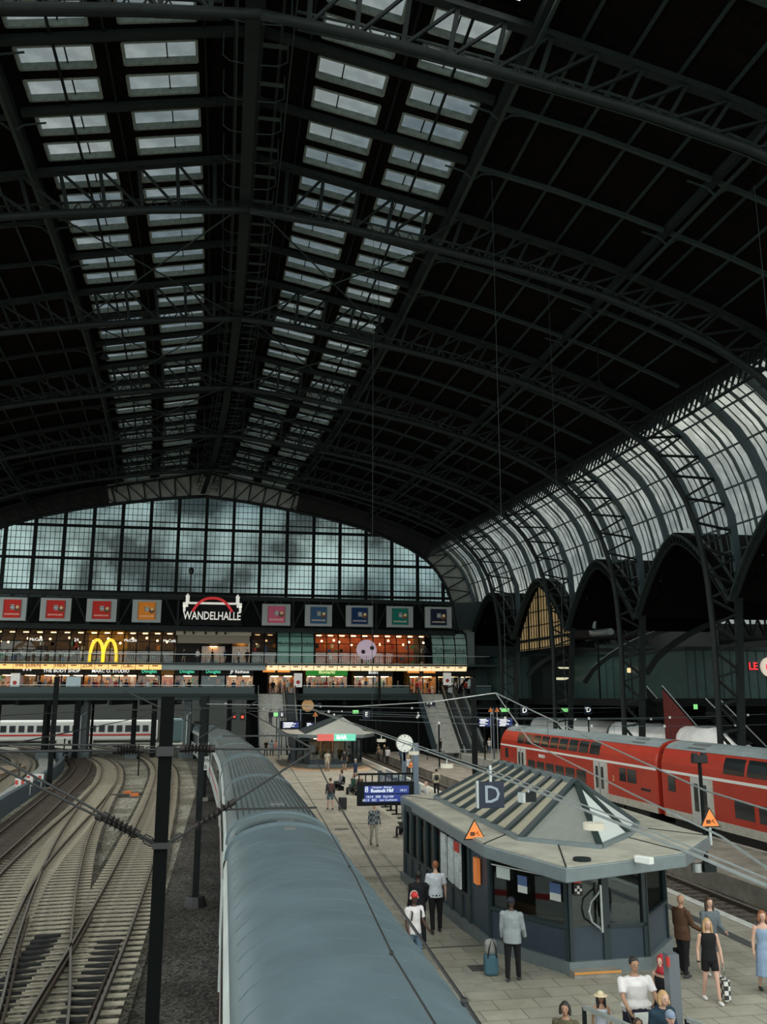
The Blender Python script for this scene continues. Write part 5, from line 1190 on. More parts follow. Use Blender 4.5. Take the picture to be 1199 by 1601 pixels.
for c in ((9.0, 21.0), (10.6, 22.8)): B().bar((c[0], c[1], zb + .03), tuple(ap + Vector((0, 0, .03))), .14, .1).build('hip_rib', STEELL, t)
rb_ = B(); rb_.path([(7.6, 32.2, zb + .03), (7.5, 22.5, zb + .03), (9.0, 21.0, zb + .03), (10.6, 22.8, zb + .03), (11.7, 24.6, zb + .03), (11.8, 32.2, zb + .03)], .14, .12); rb_.build('base_kerb', KFA, t); B().bar(tuple(ap), tuple(rear), .2, .14).build('ridge_cap', KFA, t)
# camera and cone on the roof edge
t = thing('security_camera', 'white security camera on the front roof edge of the near kiosk', 'camera', (9.35, 19.55, 2.55)); B().cbox((9.35, 19.45, 2.78), .16, .42, .15, .5).build('housing', WHITE, t, bevel=.02); B().bar((9.25, 19.75, 2.5), (9.25, 19.6, 2.75), .06).build('bracket', ALU, t)
tag(B().cyl((7.95, 19.6), .2, 2.78, 2.84, 12).build('roof_vent', STEEL), 'small dark vent lying on the front of the near kiosk roof', 'vent')
# far kiosk
kx, ky = 10.3, 84.5
tk2, W2, R2 = kiosk((kx, ky), 'far kiosk with a lit shop window and neon sign at the foot of the stairs', [(-3.4, 2.6), (-2.3, .2), (1.0, 0), (3.0, 2.6), (3.0, 11), (-3.4, 11)], [(-4.6, 2.0), (-1.9, -3.0), (2.5, -2.2), (4.1, 1.6), (3.8, 12), (-4.6, 12)], 2.75, None)
wallface(tk2, W2[0], W2[1], 'win', n=2, sill=.4); wallface(tk2, W2[1], W2[2], 'win', n=3, sill=.7); wallface(tk2, W2[2], W2[3], 'win', n=2, sill=.4); wallface(tk2, W2[3], W2[4], 'panel'); wallface(tk2, W2[5], W2[0], 'panel')
B().box(kx - 2.0, kx + 1.6, ky + 2.2, ky + 2.3, .3, 2.7).build('lit_back_wall', LIT, tk2); B().box(kx - 1.8, kx + 1.2, ky + .8, ky + .95, 2.55, 2.65).build('ceiling_lamp', LAMPW, tk2)
g_ = B(); rr = random.Random(5)
for i in range(46): g_.cur = rr.randrange(len(goods)); x = rr.uniform(kx - 2, kx + .9); z = rr.choice((.5, .85, 1.2)); g_.box(x, x + .2, ky + .35, ky + .6, z, z + .25)
g_.build('displayed_food', goods, tk2)['kind'] = 'stuff'
B().box(kx - 1.9, kx - .4, ky - 3.05, ky - 2.95, 2.55, 3.15).build('red_white_sign', mat('red_lit_strip', (.6, .12, .1), .5, emit=.5), tk2); B().box(kx - .4, kx + 1.6, ky - 3.05, ky - 2.95, 2.55, 3.15).build('green_lit_sign', mat('mint_lit_panel', (.15, .6, .42), .5, emit=.6), tk2)
text('sign_lettering', 'BAR', .5, (kx + .3, ky - 3.08, 2.85), TXTW, tk2, bold=.01)
a0 = Vector((kx + .9, ky + 1.2, 4.6)); a1 = Vector((kx + 1.6, ky + 8.5, 4.6))
gq = B(); gq.quad((kx - 2.8, ky, 3.08), tuple(a0), tuple(a1), (kx - 2.6, ky + 9, 3.08)); gq.build('ridge_roof_glass', HIPG, tk2); gq = B(); gq.quad((kx - 2.8, ky, 3.08), (kx + 3.2, ky - .6, 3.08), tuple(a0)); gq.quad((kx + 3.2, ky - .6, 3.08), (kx + 3.2, ky + 9, 3.08), tuple(a1), tuple(a0)); gq.build('hip_glass', HIPG, tk2)
for k in range(7):
    f = k / 6; B().bar(Vector((kx - 2.8, ky, 3.12)).lerp(Vector((kx - 2.6, ky + 9, 3.12)), f), a0.lerp(a1, f) + Vector((0, 0, .05)), .2, .1).build('roof_rib', KF, tk2)
struct(B().prism([(kx - 5.2, ky + 3), (kx - 3.3, ky - 3.6), (kx + 2.5, ky - 4.2), (kx + 4.3, ky + 2)], -.05, .004).build('paving_light', mat('warm_paving', (.46, .32, .20), .7, noise=.2)))
# ------------------------------------------------------------------ signs above the near kiosk
p = at(769, 1243, Y=23.3); t = thing('platform_letter_sign', 'dark blue square sign with a large white letter D above the near kiosk', 'sign', (p.x, 23.3, p.z - .33))
B().box(p.x - .34, p.x + .34, 23.3, 23.5, p.z - .33, p.z + .33).build('box', SB, t, bevel=.015); text('letter', 'D', .62, (p.x, 23.28, p.z), mat('pale_letter', (.25, .30, .34), .6), t, bold=.004)
B().box(p.x - .40, p.x - .34, 23.34, 23.46, p.z - .33, p.z + .36).build('side_frame', ALU, t); B().bar((p.x, 23.4, p.z + .33), (p.x, 23.4, p.z + .75), .06).build('hanger', ALU, t)
def warntri(px, py, Y, s, lb, post=None):
    p = at(px, py, Y=Y); t = thing('warning_sign', lb, 'warning sign', (p.x, Y, p.z - s * .4), None)
    h = s * .866
    B().plate([(p.x - s / 2, Y, p.z - h * .4), (p.x + s / 2, Y, p.z - h * .4), (p.x, Y, p.z + h * .6)], (0, .03, 0)).build('border', BLACK, t)
    k = .84; B().plate([(p.x - s / 2 * k, Y - .006, p.z - h * .4 * k - .0), (p.x + s / 2 * k, Y - .006, p.z - h * .4 * k), (p.x, Y - .006, p.z + h * .6 * k)], (0, .006, 0)).build('orange_face', ORA, t)
    b = B(); b.box(p.x - s * .2, p.x + .0, Y - .015, Y - .008, p.z - h * .2, p.z - h * .02); b.bar((p.x + s * .03, Y - .012, p.z - h * .12), (p.x + s * .17, Y - .012, p.z + h * .02), .03 * s / .5, .004).bar((p.x + s * .1, Y - .012, p.z - h * .05), (p.x + s * .22, Y - .012, p.z - h * .2), .03 * s / .5, .004); b.build('pictogram', mat('dark_brown_mark', (.10, .03, .01), .6), t)
    if post is not None: B().bar((p.x, Y + .04, p.z - h * .4), (p.x, Y + .04, post), .05).build('bracket', ALU, t)
    return t
warntri(742, 1300, 23.3, .60, 'orange triangular warning sign at the left roof edge of the near kiosk', 2.7)
warntri(1110, 1281, 21.5, .56, 'orange triangular warning sign at the right roof corner of the near kiosk', 2.7)
warntri(643, 1205 - 9, 46, .42, 'orange triangular warning sign below the white clock', 0); warntri(481 + 12, 1117, 103.4, .7, 'orange triangular warning sign below the orange clock', 0)
warntri(767, 1110, 91, .62, 'left one of two orange triangular warning signs over the red train cab', 0); warntri(777, 1110, 91, .62, 'right one of two orange triangular warning signs over the red train cab', 0)
# lighting cable along the platform with its lamps
cab = [(6.6, 6.5, 3.7), (7, 11.07, 3.93), (7, 14.66, 4.1), (7, 21.5, 4.31), (7, 33.8, 4.57), (7.2, 68, 5.24), (7.4, 84, 5.6)]
tag(B().path(cab, .055, n=6).path([(a - .0, b, c + .09) for a, b, c in cab], .03, n=5).build('lighting_cable', ALU), 'thick grey cable strung along the near platform above the kiosk roof', 'cable')
def cabz(y): return interp([(b, c) for a, b, c in cab], y)
for (px, y) in ((935, 16.6), (825, 20.3), (705, 28.0), (675, 33), (637, 40)):
    z = cabz(y) - .2; t = thing('platform_lamp', {935: 'flat round cream lamp hanging right of the glazed ridge', 825: 'dark boxy floodlight hanging over the beige roof glass', 705: 'flat pale lamp hanging left of the letter D sign', 675: 'flat pale lamp over the platform right of the clock', 637: 'small pale lamp farthest along the cable by the clock'}[px], 'lamp', (7, y, z))
    if px == 825: B().cbox((7, y, z), .30, .2, .2, .3).build('housing', STEEL, t); B().cbox((6.82, y - .05, z), .08, .2, .22, .3).build('reflector', ALU, t)
    else: B().cyl((7, y), .2, z - .09, z + .03, 20, .2).build('shade', mat('cream_lamp_shade', (.55, .52, .42), .5), t)
    B().bar((7, y, z + .03), (7, y, cabz(y)), .03).build('hanger', ALU, t)
p = at(1093, 1187, X=19.6); t = thing('floodlight', 'black floodlight on a thin pole in front of the red train', 'floodlight', (p.x, p.y, -.22)); zf = p.z
B().cbox((p.x, p.y, zf), .62, .3, .32).cbox((p.x - .2, p.y, zf + .2), .2, .2, .12).cbox((p.x + .2, p.y, zf + .2), .2, .2, .12).build('housing', BLACK, t, bevel=.03); B().bar((p.x, p.y, -.22), (p.x, p.y, zf - .15), .11).build('pole', STEELD, t)
p = at(1100, 1356, X=12.0); t = thing('speaker_unit', 'grey loudspeaker and lamp unit hanging by the right kiosk roof corner', 'loudspeaker', (p.x, p.y, p.z - .15)); B().cbox((p.x + .12, p.y, p.z), .32, .25, .2).build('housing', STEEL, t); B().cyl((p.x - .2, p.y), .13, p.z - .1, p.z + .1, 14).build('horn', ALU, t)
B().bar((p.x, p.y, p.z + .1), (p.x + .1, p.y, p.z + .35), .05).build('hanger', STEELD, t)
xr0 = at(1050, 1330, X=12.1)
tag(B().path([(8.9, 8.0, 3.0), (9.6, 14.0, 3.1), (11, 19, 3.3), (12.2, 26, 3.5), (14, 40, 4.3), (16, 51.7, 6.6)], .06, n=6).build('support_cable', ALU), 'grey cable crossing over the right part of the near kiosk roof', 'cable')
# benches, litter column, display case on the platform
t = thing('litter_column', 'grey upright litter bin column lettered Abfall beside the near kiosk', 'litter bin', (7.35 - .3, 30.8, 0)); q = at(671, 1300, Y=31.5)
B().box(q.x - .2, q.x + .2, 31.4, 31.8, 0, 1.9).build('body', mat('grey_bin_metal', (.28, .31, .31), .45), t); 
tx_ = text('lettering', 'Abfall', .3, (0, 0, 0), mat('dark_print', (.03, .04, .05), .5), t); tx_.rotation_euler = (0, -pi / 2, 0); tx_.location = (q.x - (7.35 - .3), 31.38 - 30.8, 1.0)
def bench(x, y, n, lb, rz=0):
    t = thing('bench', lb, 'bench', (x, y, 0), None)
    B().box(x - .05, x + .05, y, y + .6 * n, .28, .34).build('beam', STEELD, t)
    for k in range(n):
        B().box(x - .25, x + .25, y + .6 * k + .05, y + .6 * k + .55, .4, .46).build('seat', STEEL, t); B().box(x + .22, x + .28, y + .6 * k + .05, y + .6 * k + .55, .5, .9).build('backrest', STEEL, t)
    for yy in (y + .1, y + .6 * n - .2): B().box(x - .2, x + .2, yy, yy + .08, 0, .3).build('leg', STEELD, t)
    return t
bench(8.9, 41.6, 4, 'metal bench below the departure board with people sitting'); bench(9.0, 60.2, 5, 'dark metal bench in front of the far kiosk full of people'); bench(8.3, 63.6, 4, 'second dark metal bench closer to the far kiosk')
# information board stand (display cases) near the clock
t = thing('display_case', 'row of glazed timetable cases on black posts behind the departure board', 'display case', (9.9, 52, 0))
for k in range(5): 
    y = 48.6 + k * 1.7; B().box(9.62, 9.72, y, y + .1, 0, 1.95).build('post', STEELD, t); B().box(9.4, 9.94, y - .1, y + .2, 0, .04).build('foot', STEELD, t)
B().box(9.6, 9.7, 48.6, 56.2, 1.0, 1.9).build('case', mat('dark_blue_case', (.03, .05, .10), .4), t); B().box(9.55, 9.6, 49, 55.8, 1.15, 1.75).build('glass', mat('pale_timetable', (.4, .45, .5), .4, col2=(.06, .08, .14), nscale=2.2), t)
t = thing('low_barrier', 'pale low glazed barrier along the platform middle near the clock', 'barrier', (12.3, 62, 0)); B().box(12.25, 12.32, 56, 68, .1, 1.0).build('panel', mat('pale_blue_barrier', (.28, .36, .42), .4), t); B().bar((12.28, 56, 1.05), (12.28, 68, 1.05), .06).build('handrail', ALU, t)
# signal cabinet on the island
q = at(700, 1205, Z=.2); tag(B().cbox((20.4, 63.5, .35), .9, .5, 1.1).build('equipment_box', BLACK), 'small black equipment box on the concrete strip between the tracks', 'box')
# fence lines on the far platform
railing(20.0, 27.4, 96, -.2, 'low grey railing across the strip before the right staircase', infill=False)
# ------------------------------------------------------------------ poles on the island and beyond
def pole(px, pyb, pyt, w, lb, Z=-.22, m_=STEELD, cat='mast'):
    q = at(px, pyb, Z=Z); zt_ = at(px, pyt, Y=q.y).z; t = thing('catenary_mast', lb, cat, (q.x, q.y, Z))
    B().box(q.x - w / 2, q.x + w / 2, q.y - w / 2, q.y + w / 2, Z, zt_).build('shaft', m_, t); B().box(q.x - w, q.x + w, q.y - w, q.y + w, Z, Z + .25).build('footing', CONC, t); return q, t, zt_
pole(743, 1224, 1060, .36, 'black mast on the concrete strip left of the red train'); pole(593, 1175, 1050, .3, 'dark mast rising in front of the deck between the staircases'); pole(687, 1203, 1130, .12, 'thin black signal pole behind the clock')
pole(770, 1150, 1060, .2, 'thin grey mast beside the right escalators', Z=0); pole(76, 1235, 1058, .36, 'black mast left of the pale walkway', Z=-.9); pole(141, 1178, 1066, .3, 'dark mast by the left deck pier', Z=-.9)
q, tm3, z3 = pole(318, 1252, 1088, .32, 'black mast carrying the white number plate 286', Z=-.9)
t = thing('number_plate', 'white kilometre plate reading 286 over 96 on a mast', 'plate', (q.x + .1, q.y - .3, 1.7)); a = at(312, 1183, Y=q.y - .3); b = at(326, 1204, Y=q.y - .3)
B().box(a.x, b.x, q.y - .3, q.y - .26, b.z, a.z).build('plate', mat('white_plate', (.6, .62, .58), .5), t); text('number', '286\n96', (a.z - b.z) * .5, ((a.x + b.x) / 2, q.y - .31, (a.z + b.z) / 2), BLACK, t)
q, tm2, z2 = pole(305, 1417, 1088, .22, 'slim black mast on a dark footing beside the silver train', Z=-.9); B().cyl((q.x, q.y), .42, -.95, -.55, 10, .3).build('footing', BLACK, tm2)
# ------------------------------------------------------------------ near mast with cantilevers and insulators
MX, MY = -.595, 10.0
tm = thing('catenary_mast', 'nearest thick black catenary mast with insulated arms, left of the silver train', 'mast', (MX, MY, -.9))
B().box(MX - .068, MX + .068, MY - .05, MY + .05, -.9, 6.32).build('shaft', mat('matt_black_mast_paint', (.004, .005, .005), .9, spec=.03), tm)
INS = mat('dark_brown_insulator', (.010, .008, .007), .45, spec=.3); ARM = mat('black_arm_tube', (.012, .014, .014), .45)
def insul(p, q, f0, f1, n, r, nm='insulator'):
    p = Vector(p); q = Vector(q); d = (q - p).normalized(); a = p.lerp(q, f0); b = p.lerp(q, f1); m_ = B(); m_.path([a, b], r * .9, n=10)
    up = Vector((0, 1, 0)); u = d.cross(up).normalized(); v = u.cross(d).normalized()
    for k in range(n):
        c = a.lerp(b, (k + .5) / n); vs = []
        for e, rr_ in ((-.012, r * .55), (0, r), (.012, r * .55)):
            vs += [c + d * e + (u * cos(2 * pi * j / 12) + v * sin(2 * pi * j / 12)) * rr_ for j in range(12)]
        m_.add(vs, [(i * 12 + j, i * 12 + (j + 1) % 12, (i + 1) * 12 + (j + 1) % 12, (i + 1) * 12 + j) for i in range(2) for j in range(12)])
    for c in (a, b): m_.path([c - d * .04, c + d * .04], r * 1.3, n=10)
    return m_.build(nm, INS, tm)
def clevis(c, d):
    c = Vector(c); d = Vector(d).normalized(); b = B(); n_ = Vector((0, 1, 0)).cross(d).normalized()
    b.path([c + n_ * .0, c + d * .05 + n_ * .03, c + d * .12 + n_ * .03, c + d * .15], .014, n=5); b.path([c, c + d * .05 - n_ * .03, c + d * .12 - n_ * .03, c + d * .15], .014, n=5); b.build('clevis', ARM, tm)
Pd = Vector((MX, MY, 4.80)); Pu = Vector((MX, MY, 5.745))
tipR = Vector((1.0, MY, 5.75)); tipR2 = Vector((.93, MY, 5.755))
for (a, b, f0, f1, n, r) in ((Pu + Vector((.07, 0, .03)), tipR + Vector((0, 0, .0)), .08, .27, 8, .062), (Pd + Vector((.1, 0, .02)), tipR - Vector((.02, 0, .02)), .18, .42, 7, .052)):
    B().path([a, b], .026, n=8).build('arm_tube', ARM, tm); insul(a, b, f0, f1, n, r); clevis(a, b - a)
for (a, b, f0, f1, n, r) in ((Pu + Vector((-.07, 0, .0)), Vector((-4.6, MY, 5.74)), .02, .06, 0, .04), (Pu + Vector((-.07, 0, .02)), Vector((-4.6, MY, 5.745)), .05, .11, 8, .062), (Pd + Vector((-.06, 0, .02)), Vector((-4.6, MY, 6.98)), .05, .13, 7, .052), (Pd + Vector((-.06, .1, -.02)), Vector((-4.6, MY + .1, 6.75)), .06, .15, 7, .052)):
    if n: B().path([a, b], .026, n=8).build('arm_tube', ARM, tm); insul(a, b, f0, f1, n, r); clevis(a, b - a)
B().path([(-4.6, MY, 5.87), (-.9, MY, 5.81)], .02, n=6).build('arm_tube', ARM, tm)
B().bar((0.0, MY + .2, 5.115), (1.06, MY + .2, 5.115), .022).bar((.02, MY + .1, 5.11), (-.05, MY, 5.05), .02).build('steady_arm', ARM, tm)
B().bar((.0, MY + 2.0, 5.82), (.98, MY + 2.0, 5.82), .02).build('steady_arm', ARM, tm)
B().cyl((tipR.x - .02, MY), .035, tipR.z - .03, tipR.z + .04, 10).build('arm_clamp', ARM, tm)
cl = B(); cl.box(MX - .09, MX + .09, MY - .09, MY + .09, 5.70, 5.80).box(MX - .085, MX + .085, MY - .09, MY + .09, 4.77, 4.83); cl.build('mast_clamp', ARM, tm)
# second mast arms
t = thing('cantilever_arm', 'thin catenary arm on the slim mast beyond the near mast', 'catenary arm', (-.8, 33.5, 5)); B().path([(-.83, 33.5, 4.9), (1.2, 33.5, 6.2)], .05, n=6).path([(-.83, 33.5, 5.95), (1.3, 33.5, 5.95)], .05, n=6).path([(-.8, 33.5, 5.3), (-3.6, 33.5, 6.6)], .05, n=6).path([(-.8, 33.5, 5.9), (-3.8, 33.5, 5.9)], .05, n=6).build('arm_tube', ARM, t)
# wires
def wire(pts, d, lb, m_=BLACK, clamps=()):
    t = thing('overhead_wire', lb, 'wire', pts[0], 'overhead wires'); B().path(pts, d, n=5).build('strand', m_, t)
    for f in clamps:
        i = min(int(f * (len(pts) - 1)), len(pts) - 2); c = Vector(pts[i]).lerp(Vector(pts[i + 1]), f * (len(pts) - 1) - i); B().ball(tuple(c), .016, .03, .016, 8, 5).build('clamp', m_, t)
    return t
def zpts(L, Z): return [tuple(at(x, y, Z=Z)) for x, y in L]
wire([tuple(at(690, 1618, Z=4.72)), tuple(at(612, 1490, Z=4.72)), tuple(at(555, 1370, Z=4.75)), tuple(at(497, 1268, Z=4.78)), tuple(at(455, 1202, Z=4.8)), tuple(at(405, 1140, Z=4.8))], .014, 'black contact wire above the silver train, running to the bottom edge', clamps=(.2, .42))
wire([tuple(at(760, 1618, Z=5.2)), tuple(at(722, 1560, Z=5.2)), tuple(at(600, 1385, Z=5.25)), tuple(at(520, 1240, Z=5.35)), tuple(at(495, 1190, Z=5.5))], .016, 'black wire crossing the view of the platform left of the kiosk', clamps=(.22,))
for k, (a, b, c) in enumerate((((1.0, 10, 5.75), (1.3, 40, 5.6), (.5, 78, 5.7)), ((-3.3, 10, 5.6), (-3.5, 40, 5.5), (-5, 82, 5.6)), ((-6.8, 12, 5.9), (-7.6, 50, 5.6), (-10, 90, 5.6)))):
    wire([a, b, c], .03, ('catenary wire leaving the tip of the near insulated arm', 'catenary wire above the nearest left track', 'catenary wire above the second left track')[k])
wire([(15.9, 8, 2.9), (16, 25, 3.08), (16, 28.5, 3.29), (16, 37.7, 4.57), (16, 45.5, 5.7), (16, 51.7, 6.62)], .07, 'grey inclined cable falling from the mast to the right frame edge over the red train', ALU)
wire([(16, 51.7, 6.62), (12.5, 53, 6.1), (8, 56, 5.8), (-1.2, 66.9, 5.9)], .06, 'grey cable running left from the high node towards the silver train', ALU)
# cross spans with small insulators
for k, (Y, z0, z1, xa, xb, sag) in enumerate(((62, 5.6, 5.2, 4, 42, .5), (60, 4.9, 4.5, 9, 42, .3), (80, 6.0, 5.6, -4, 46, .4), (74, 5.3, 4.6, 2, 44, .35), (92, 5.4, 5.0, 0, 48, .4))):
    pts = [(lerp(xa, xb, i / 12), Y, lerp(z0, z1, i / 12) - sag * (1 - (i / 6 - 1) ** 2)) for i in range(13)]
    t = wire(pts, .04, 'cross-span wire with little insulators stretched over the right tracks, %s' % ('highest and nearest', 'lowest and nearest', 'far high one', 'far low one', 'farthest one')[k], STEELB)
    for i in range(1, 12): 
        if (i + k) % 2: B().cyl((pts[i][0], Y), .08, pts[i][2] - .08, pts[i][2] + .08, 8).build('insulator', WHITE, t)
    for i in (3, 6, 9):
        if k in (0, 3): B().bar(pts[i], (pts[i][0], Y, pts[i][2] - 2.2), .02).build('dropper', BLACK, t)
for i, (px, X) in enumerate(((863, 9.4), (887, 10), (936, 9), (1008, 17), (1090, 18.5))):
    pass
# long wires hanging from the roof
for k, (x, y, zt_, zb_) in enumerate(((12.05, 38, 32.0, 5.0), (21.6, 31.2, 28.5, 8.0), (14.5, 46, 32, 6.0), (6.3, 44, 33, 5.2))):
    q0 = at((772, 1180, 855, 583)[k], (400, 300, 400, 600)[k], Y=y); x = q0.x
    wire([(x, y, zt_ - .3), (x, y, zb_)], .022, ('long thin wire hanging from the roof to the right of the middle', 'long thin wire hanging from the roof near the right frame edge', 'faint hanging wire over the red train', 'faint hanging wire before the round tavern sign')[k], STEELL)
# red-white flowers of signals under the deck
for px, py, lb in ((366, 1120, 'left'), (379, 1121, 'right')):
    p = at(px, py, Y=114.2); t = thing('signal_lamp', 'red signal lamp under the deck beyond the silver train, %s one of two' % lb, 'signal', (p.x, 112, p.z - .4)); B().box(p.x - .3, p.x + .3, 114.2, 114.4, p.z - .4, p.z + .5).build('housing', BLACK, t); B().disc((p.x, 114.17, p.z), .16, 'y', .04, 12).build('red_light', mat('red_signal_light', (1, .05, .02), .5, emit=3), t)
    B().bar((p.x, 114.3, p.z + .5), (p.x, 114.3, 6.1), .06).build('hanger', STEELD, t)
# ------------------------------------------------------------------ right-hand side of the hall
TEAL = mat('teal_corrugated_cladding', (.035, .075, .07), .5, noise=.2, nscale=1.2)
def block(px0, px1, Y, zt_, zb_, lb, m_, depth=10, ribs=True, cap=True):
    a = at(px0, 1050, Y=Y).x; b = at(px1, 1050, Y=Y).x; t = thing('station_building', lb, 'building', ((a + b) / 2, Y, zb_))
    B().box(a, b, Y, Y + depth, zb_, zt_).build('wall', m_, t)
    if cap: B().box(a - .3, b + .3, Y - .3, Y + depth, zt_, zt_ + .35).build('roof_edge', STEELL, t)
    if ribs:
        r = B(); n = int((b - a) / .9)
        for i in range(n + 1): x = lerp(a, b, i / n); r.box(x - .05, x + .05, Y - .06, Y, zb_, zt_)
        r.build('cladding_ribs', mat('dark_teal_rib', (.015, .03, .03), .6), t)['kind'] = 'stuff'
    return t, a, b
block(781, 848, 112.5, 11.6, 6.2, 'teal corrugated upper building between the first two far roof legs', TEAL, 6)
t, a, b = block(848, 935, 108, 11.6, 6.2, 'dark building front with small lit windows behind the roof legs', STEEL, 8, ribs=False)
for px, w_ in ((882, .9), (879, 1.1)):
    q = at(px, 1050, Y=107.9); B().box(q.x - w_, q.x + w_, 107.85, 107.98, 8.6 if w_ > 1 else 10, 8.9 if w_ > 1 else 10.2).build('lit_window', mat('pale_lit_window', (.8, .75, .5), .5, emit=.6), t)
block(936, 1082, 100, 11.4, 6.2, 'long dark teal building front behind the lift tower', TEAL, 12)
t, a, b = block(1074, 1330, 80, 10.9, 6.3, 'teal corrugated building front with a red sign at the right frame edge', TEAL, 12)
q = at(1177, 1042, Y=79.9); text('red_lettering', 'LE', 1.0, (q.x, 79.85, q.z), mat('red_neon', (.8, .03, .04), .5, emit=1.0), t, bold=.02)
q = at(1199, 1043, Y=79.8); B().disc((q.x + .25, 79.8, q.z), .95, 'y', .2, 28).build('round_sign', mat('cream_lit_disc', (.7, .6, .5), .5, emit=.5), t); B().disc((q.x + .3, 79.67, q.z), .5, 'y', .05, 9).build('red_mark', mat('red_neon', (.8, .03, .04), .5, emit=1.0), t)
block(1035, 1125, 118, 15.5, 11.5, 'blue-grey upper storey with small windows behind the arched beams', mat('blue_grey_cladding', (.05, .085, .095), .5), 8)
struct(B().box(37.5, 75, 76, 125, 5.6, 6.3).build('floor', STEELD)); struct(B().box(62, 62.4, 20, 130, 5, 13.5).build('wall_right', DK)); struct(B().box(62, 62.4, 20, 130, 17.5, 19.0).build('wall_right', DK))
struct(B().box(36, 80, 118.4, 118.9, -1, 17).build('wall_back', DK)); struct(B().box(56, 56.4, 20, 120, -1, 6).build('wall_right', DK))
# window in the pointed arch, bay six
rw = sroot('window_%d' % (WN + 2), (53, 50, 12)); B().quad((53, 20, 12), (53, 89, 12), (53, 89, 17.2), (53, 20, 17.2)).build('glass_pane', G_SIDE, rw)  # pane added to dim the bare sky in the gap at the right
struct(B().box(53, 53.2, 20, 89, 17.2, 21.5).build('wall_right', DK)); struct(B().box(53, 53.2, 89, 119, 10, 21.5).build('wall_right', DK))
root = sroot('window_%d' % (WN + 1), (36, 96, 9)); pn = B(); fb = B(); amb = mat('self_glowing_amber_pane', (.55, .38, .18), .5, emit=.16, noise=.35, nscale=.5)  # amber glow in the pane stands for the sunlit building behind
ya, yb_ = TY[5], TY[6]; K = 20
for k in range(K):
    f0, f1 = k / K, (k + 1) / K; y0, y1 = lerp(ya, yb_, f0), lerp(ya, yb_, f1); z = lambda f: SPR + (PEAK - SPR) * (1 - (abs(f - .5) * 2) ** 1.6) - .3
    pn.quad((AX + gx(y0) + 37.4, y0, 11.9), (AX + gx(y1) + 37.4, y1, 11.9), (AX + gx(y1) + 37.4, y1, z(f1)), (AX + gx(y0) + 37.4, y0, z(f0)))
    fb.bar((AX + gx(y0) + 37.3, y0, 11.9), (AX + gx(y0) + 37.3, y0, z(f0)), .22 if k % 4 == 0 else .07, .1)
for zz in (12.0, 13.0, 14.6, 16.2, 17.8): fb.bar((AX + gx(ya) + 37.3, lerp(ya, yb_, .5 - .5 * min(1, (19.6 - zz) / 6)), zz), (AX + gx(yb_) + 37.3, lerp(ya, yb_, .5 + .5 * min(1, (19.6 - zz) / 6)), zz), .3 if zz == 13 else .1)
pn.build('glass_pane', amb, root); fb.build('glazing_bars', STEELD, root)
# lattice girders behind the arches
for k, (px0, px1, Y, z0, z1, lb) in enumerate(((930, 1130, 104, 12.6, 15.4, 'lattice girder between the roof legs behind the middle arch'), (1128, 1290, 88, 12.8, 16.6, 'lattice girder seen against the sky at the right frame edge'), (850, 935, 110, 13, 16.5, 'lattice girder in the shade behind the ventilation duct'))):
    a = at(px0, 1000, Y=Y).x; b = at(px1, 1000, Y=Y).x; t = thing('lattice_girder', lb, 'girder', ((a + b) / 2, Y, z0), 'lattice girders behind the right arches')
    B().bar((a, Y, z0), (b, Y, z0), .3, .35).bar((a, Y, z1), (b, Y, z1), .3, .35).build('chord', STEELL, t); l_ = B(); n = int((b - a) / 1.6)
    for i in range(n):
        x0 = lerp(a, b, i / n); x1 = lerp(a, b, (i + 1) / n); l_.bar((x0, Y, z1), (x1, Y, z0), .22); l_.bar((x0, Y, z0), (x0, Y, z1), .16); 
        if k == 1: l_.bar((x0, Y, z0), (x1, Y, z1), .16)
    l_.build('bracing', STEEL, t)
for k, (Y, X_0, X_1, z0, z1) in enumerate(((92, 38.5, 53, 8, 14.3), (76, 37.8, 52, 8.5, 14.6), (106, 37, 48, 9, 13.4))):
    tag(B().path([(lerp(X_0, X_1, f), Y, z0 + (z1 - z0) * sin(f * pi / 2) ** .7) for f in [i / 14 for i in range(15)]], .35, .5).build('arched_beam', STEEL), 'curved steel beam rising to the right behind the roof legs, %s' % ('middle one', 'nearest one at the frame edge', 'farthest one above the duct')[k], 'beam', 'curved beams behind the right roof legs')
t = thing('ventilation_duct', 'silver ventilation duct with two bent chimneys before the dark arch', 'duct', (38.6, 86, 12.5))
DU = mat('silver_duct', (.28, .34, .36), .35, .6)
for dy in (0, 2.2): B().path([(38.5, 91.4 - dy, 16.6), (38.5, 91.2 - dy, 15.9), (38.5, 90.7 - dy, 15.3), (38.5, 90.7 - dy, 14.3), (38.5, 90.0 - dy * .6, 13.6)], .42, n=10, up0=(1, 0, 0)).build('chimney', DU, t)
B().path([(38.5, 89.4, 13.9), (38.5, 89.2, 13.1), (38.5, 84.6, 12.95)], .7, n=12, up0=(1, 0, 0)).build('duct_run', DU, t); B().bar((38.5, 88, 6.3), (38.5, 88, 12.8), .15).build('support', STEELD, t)
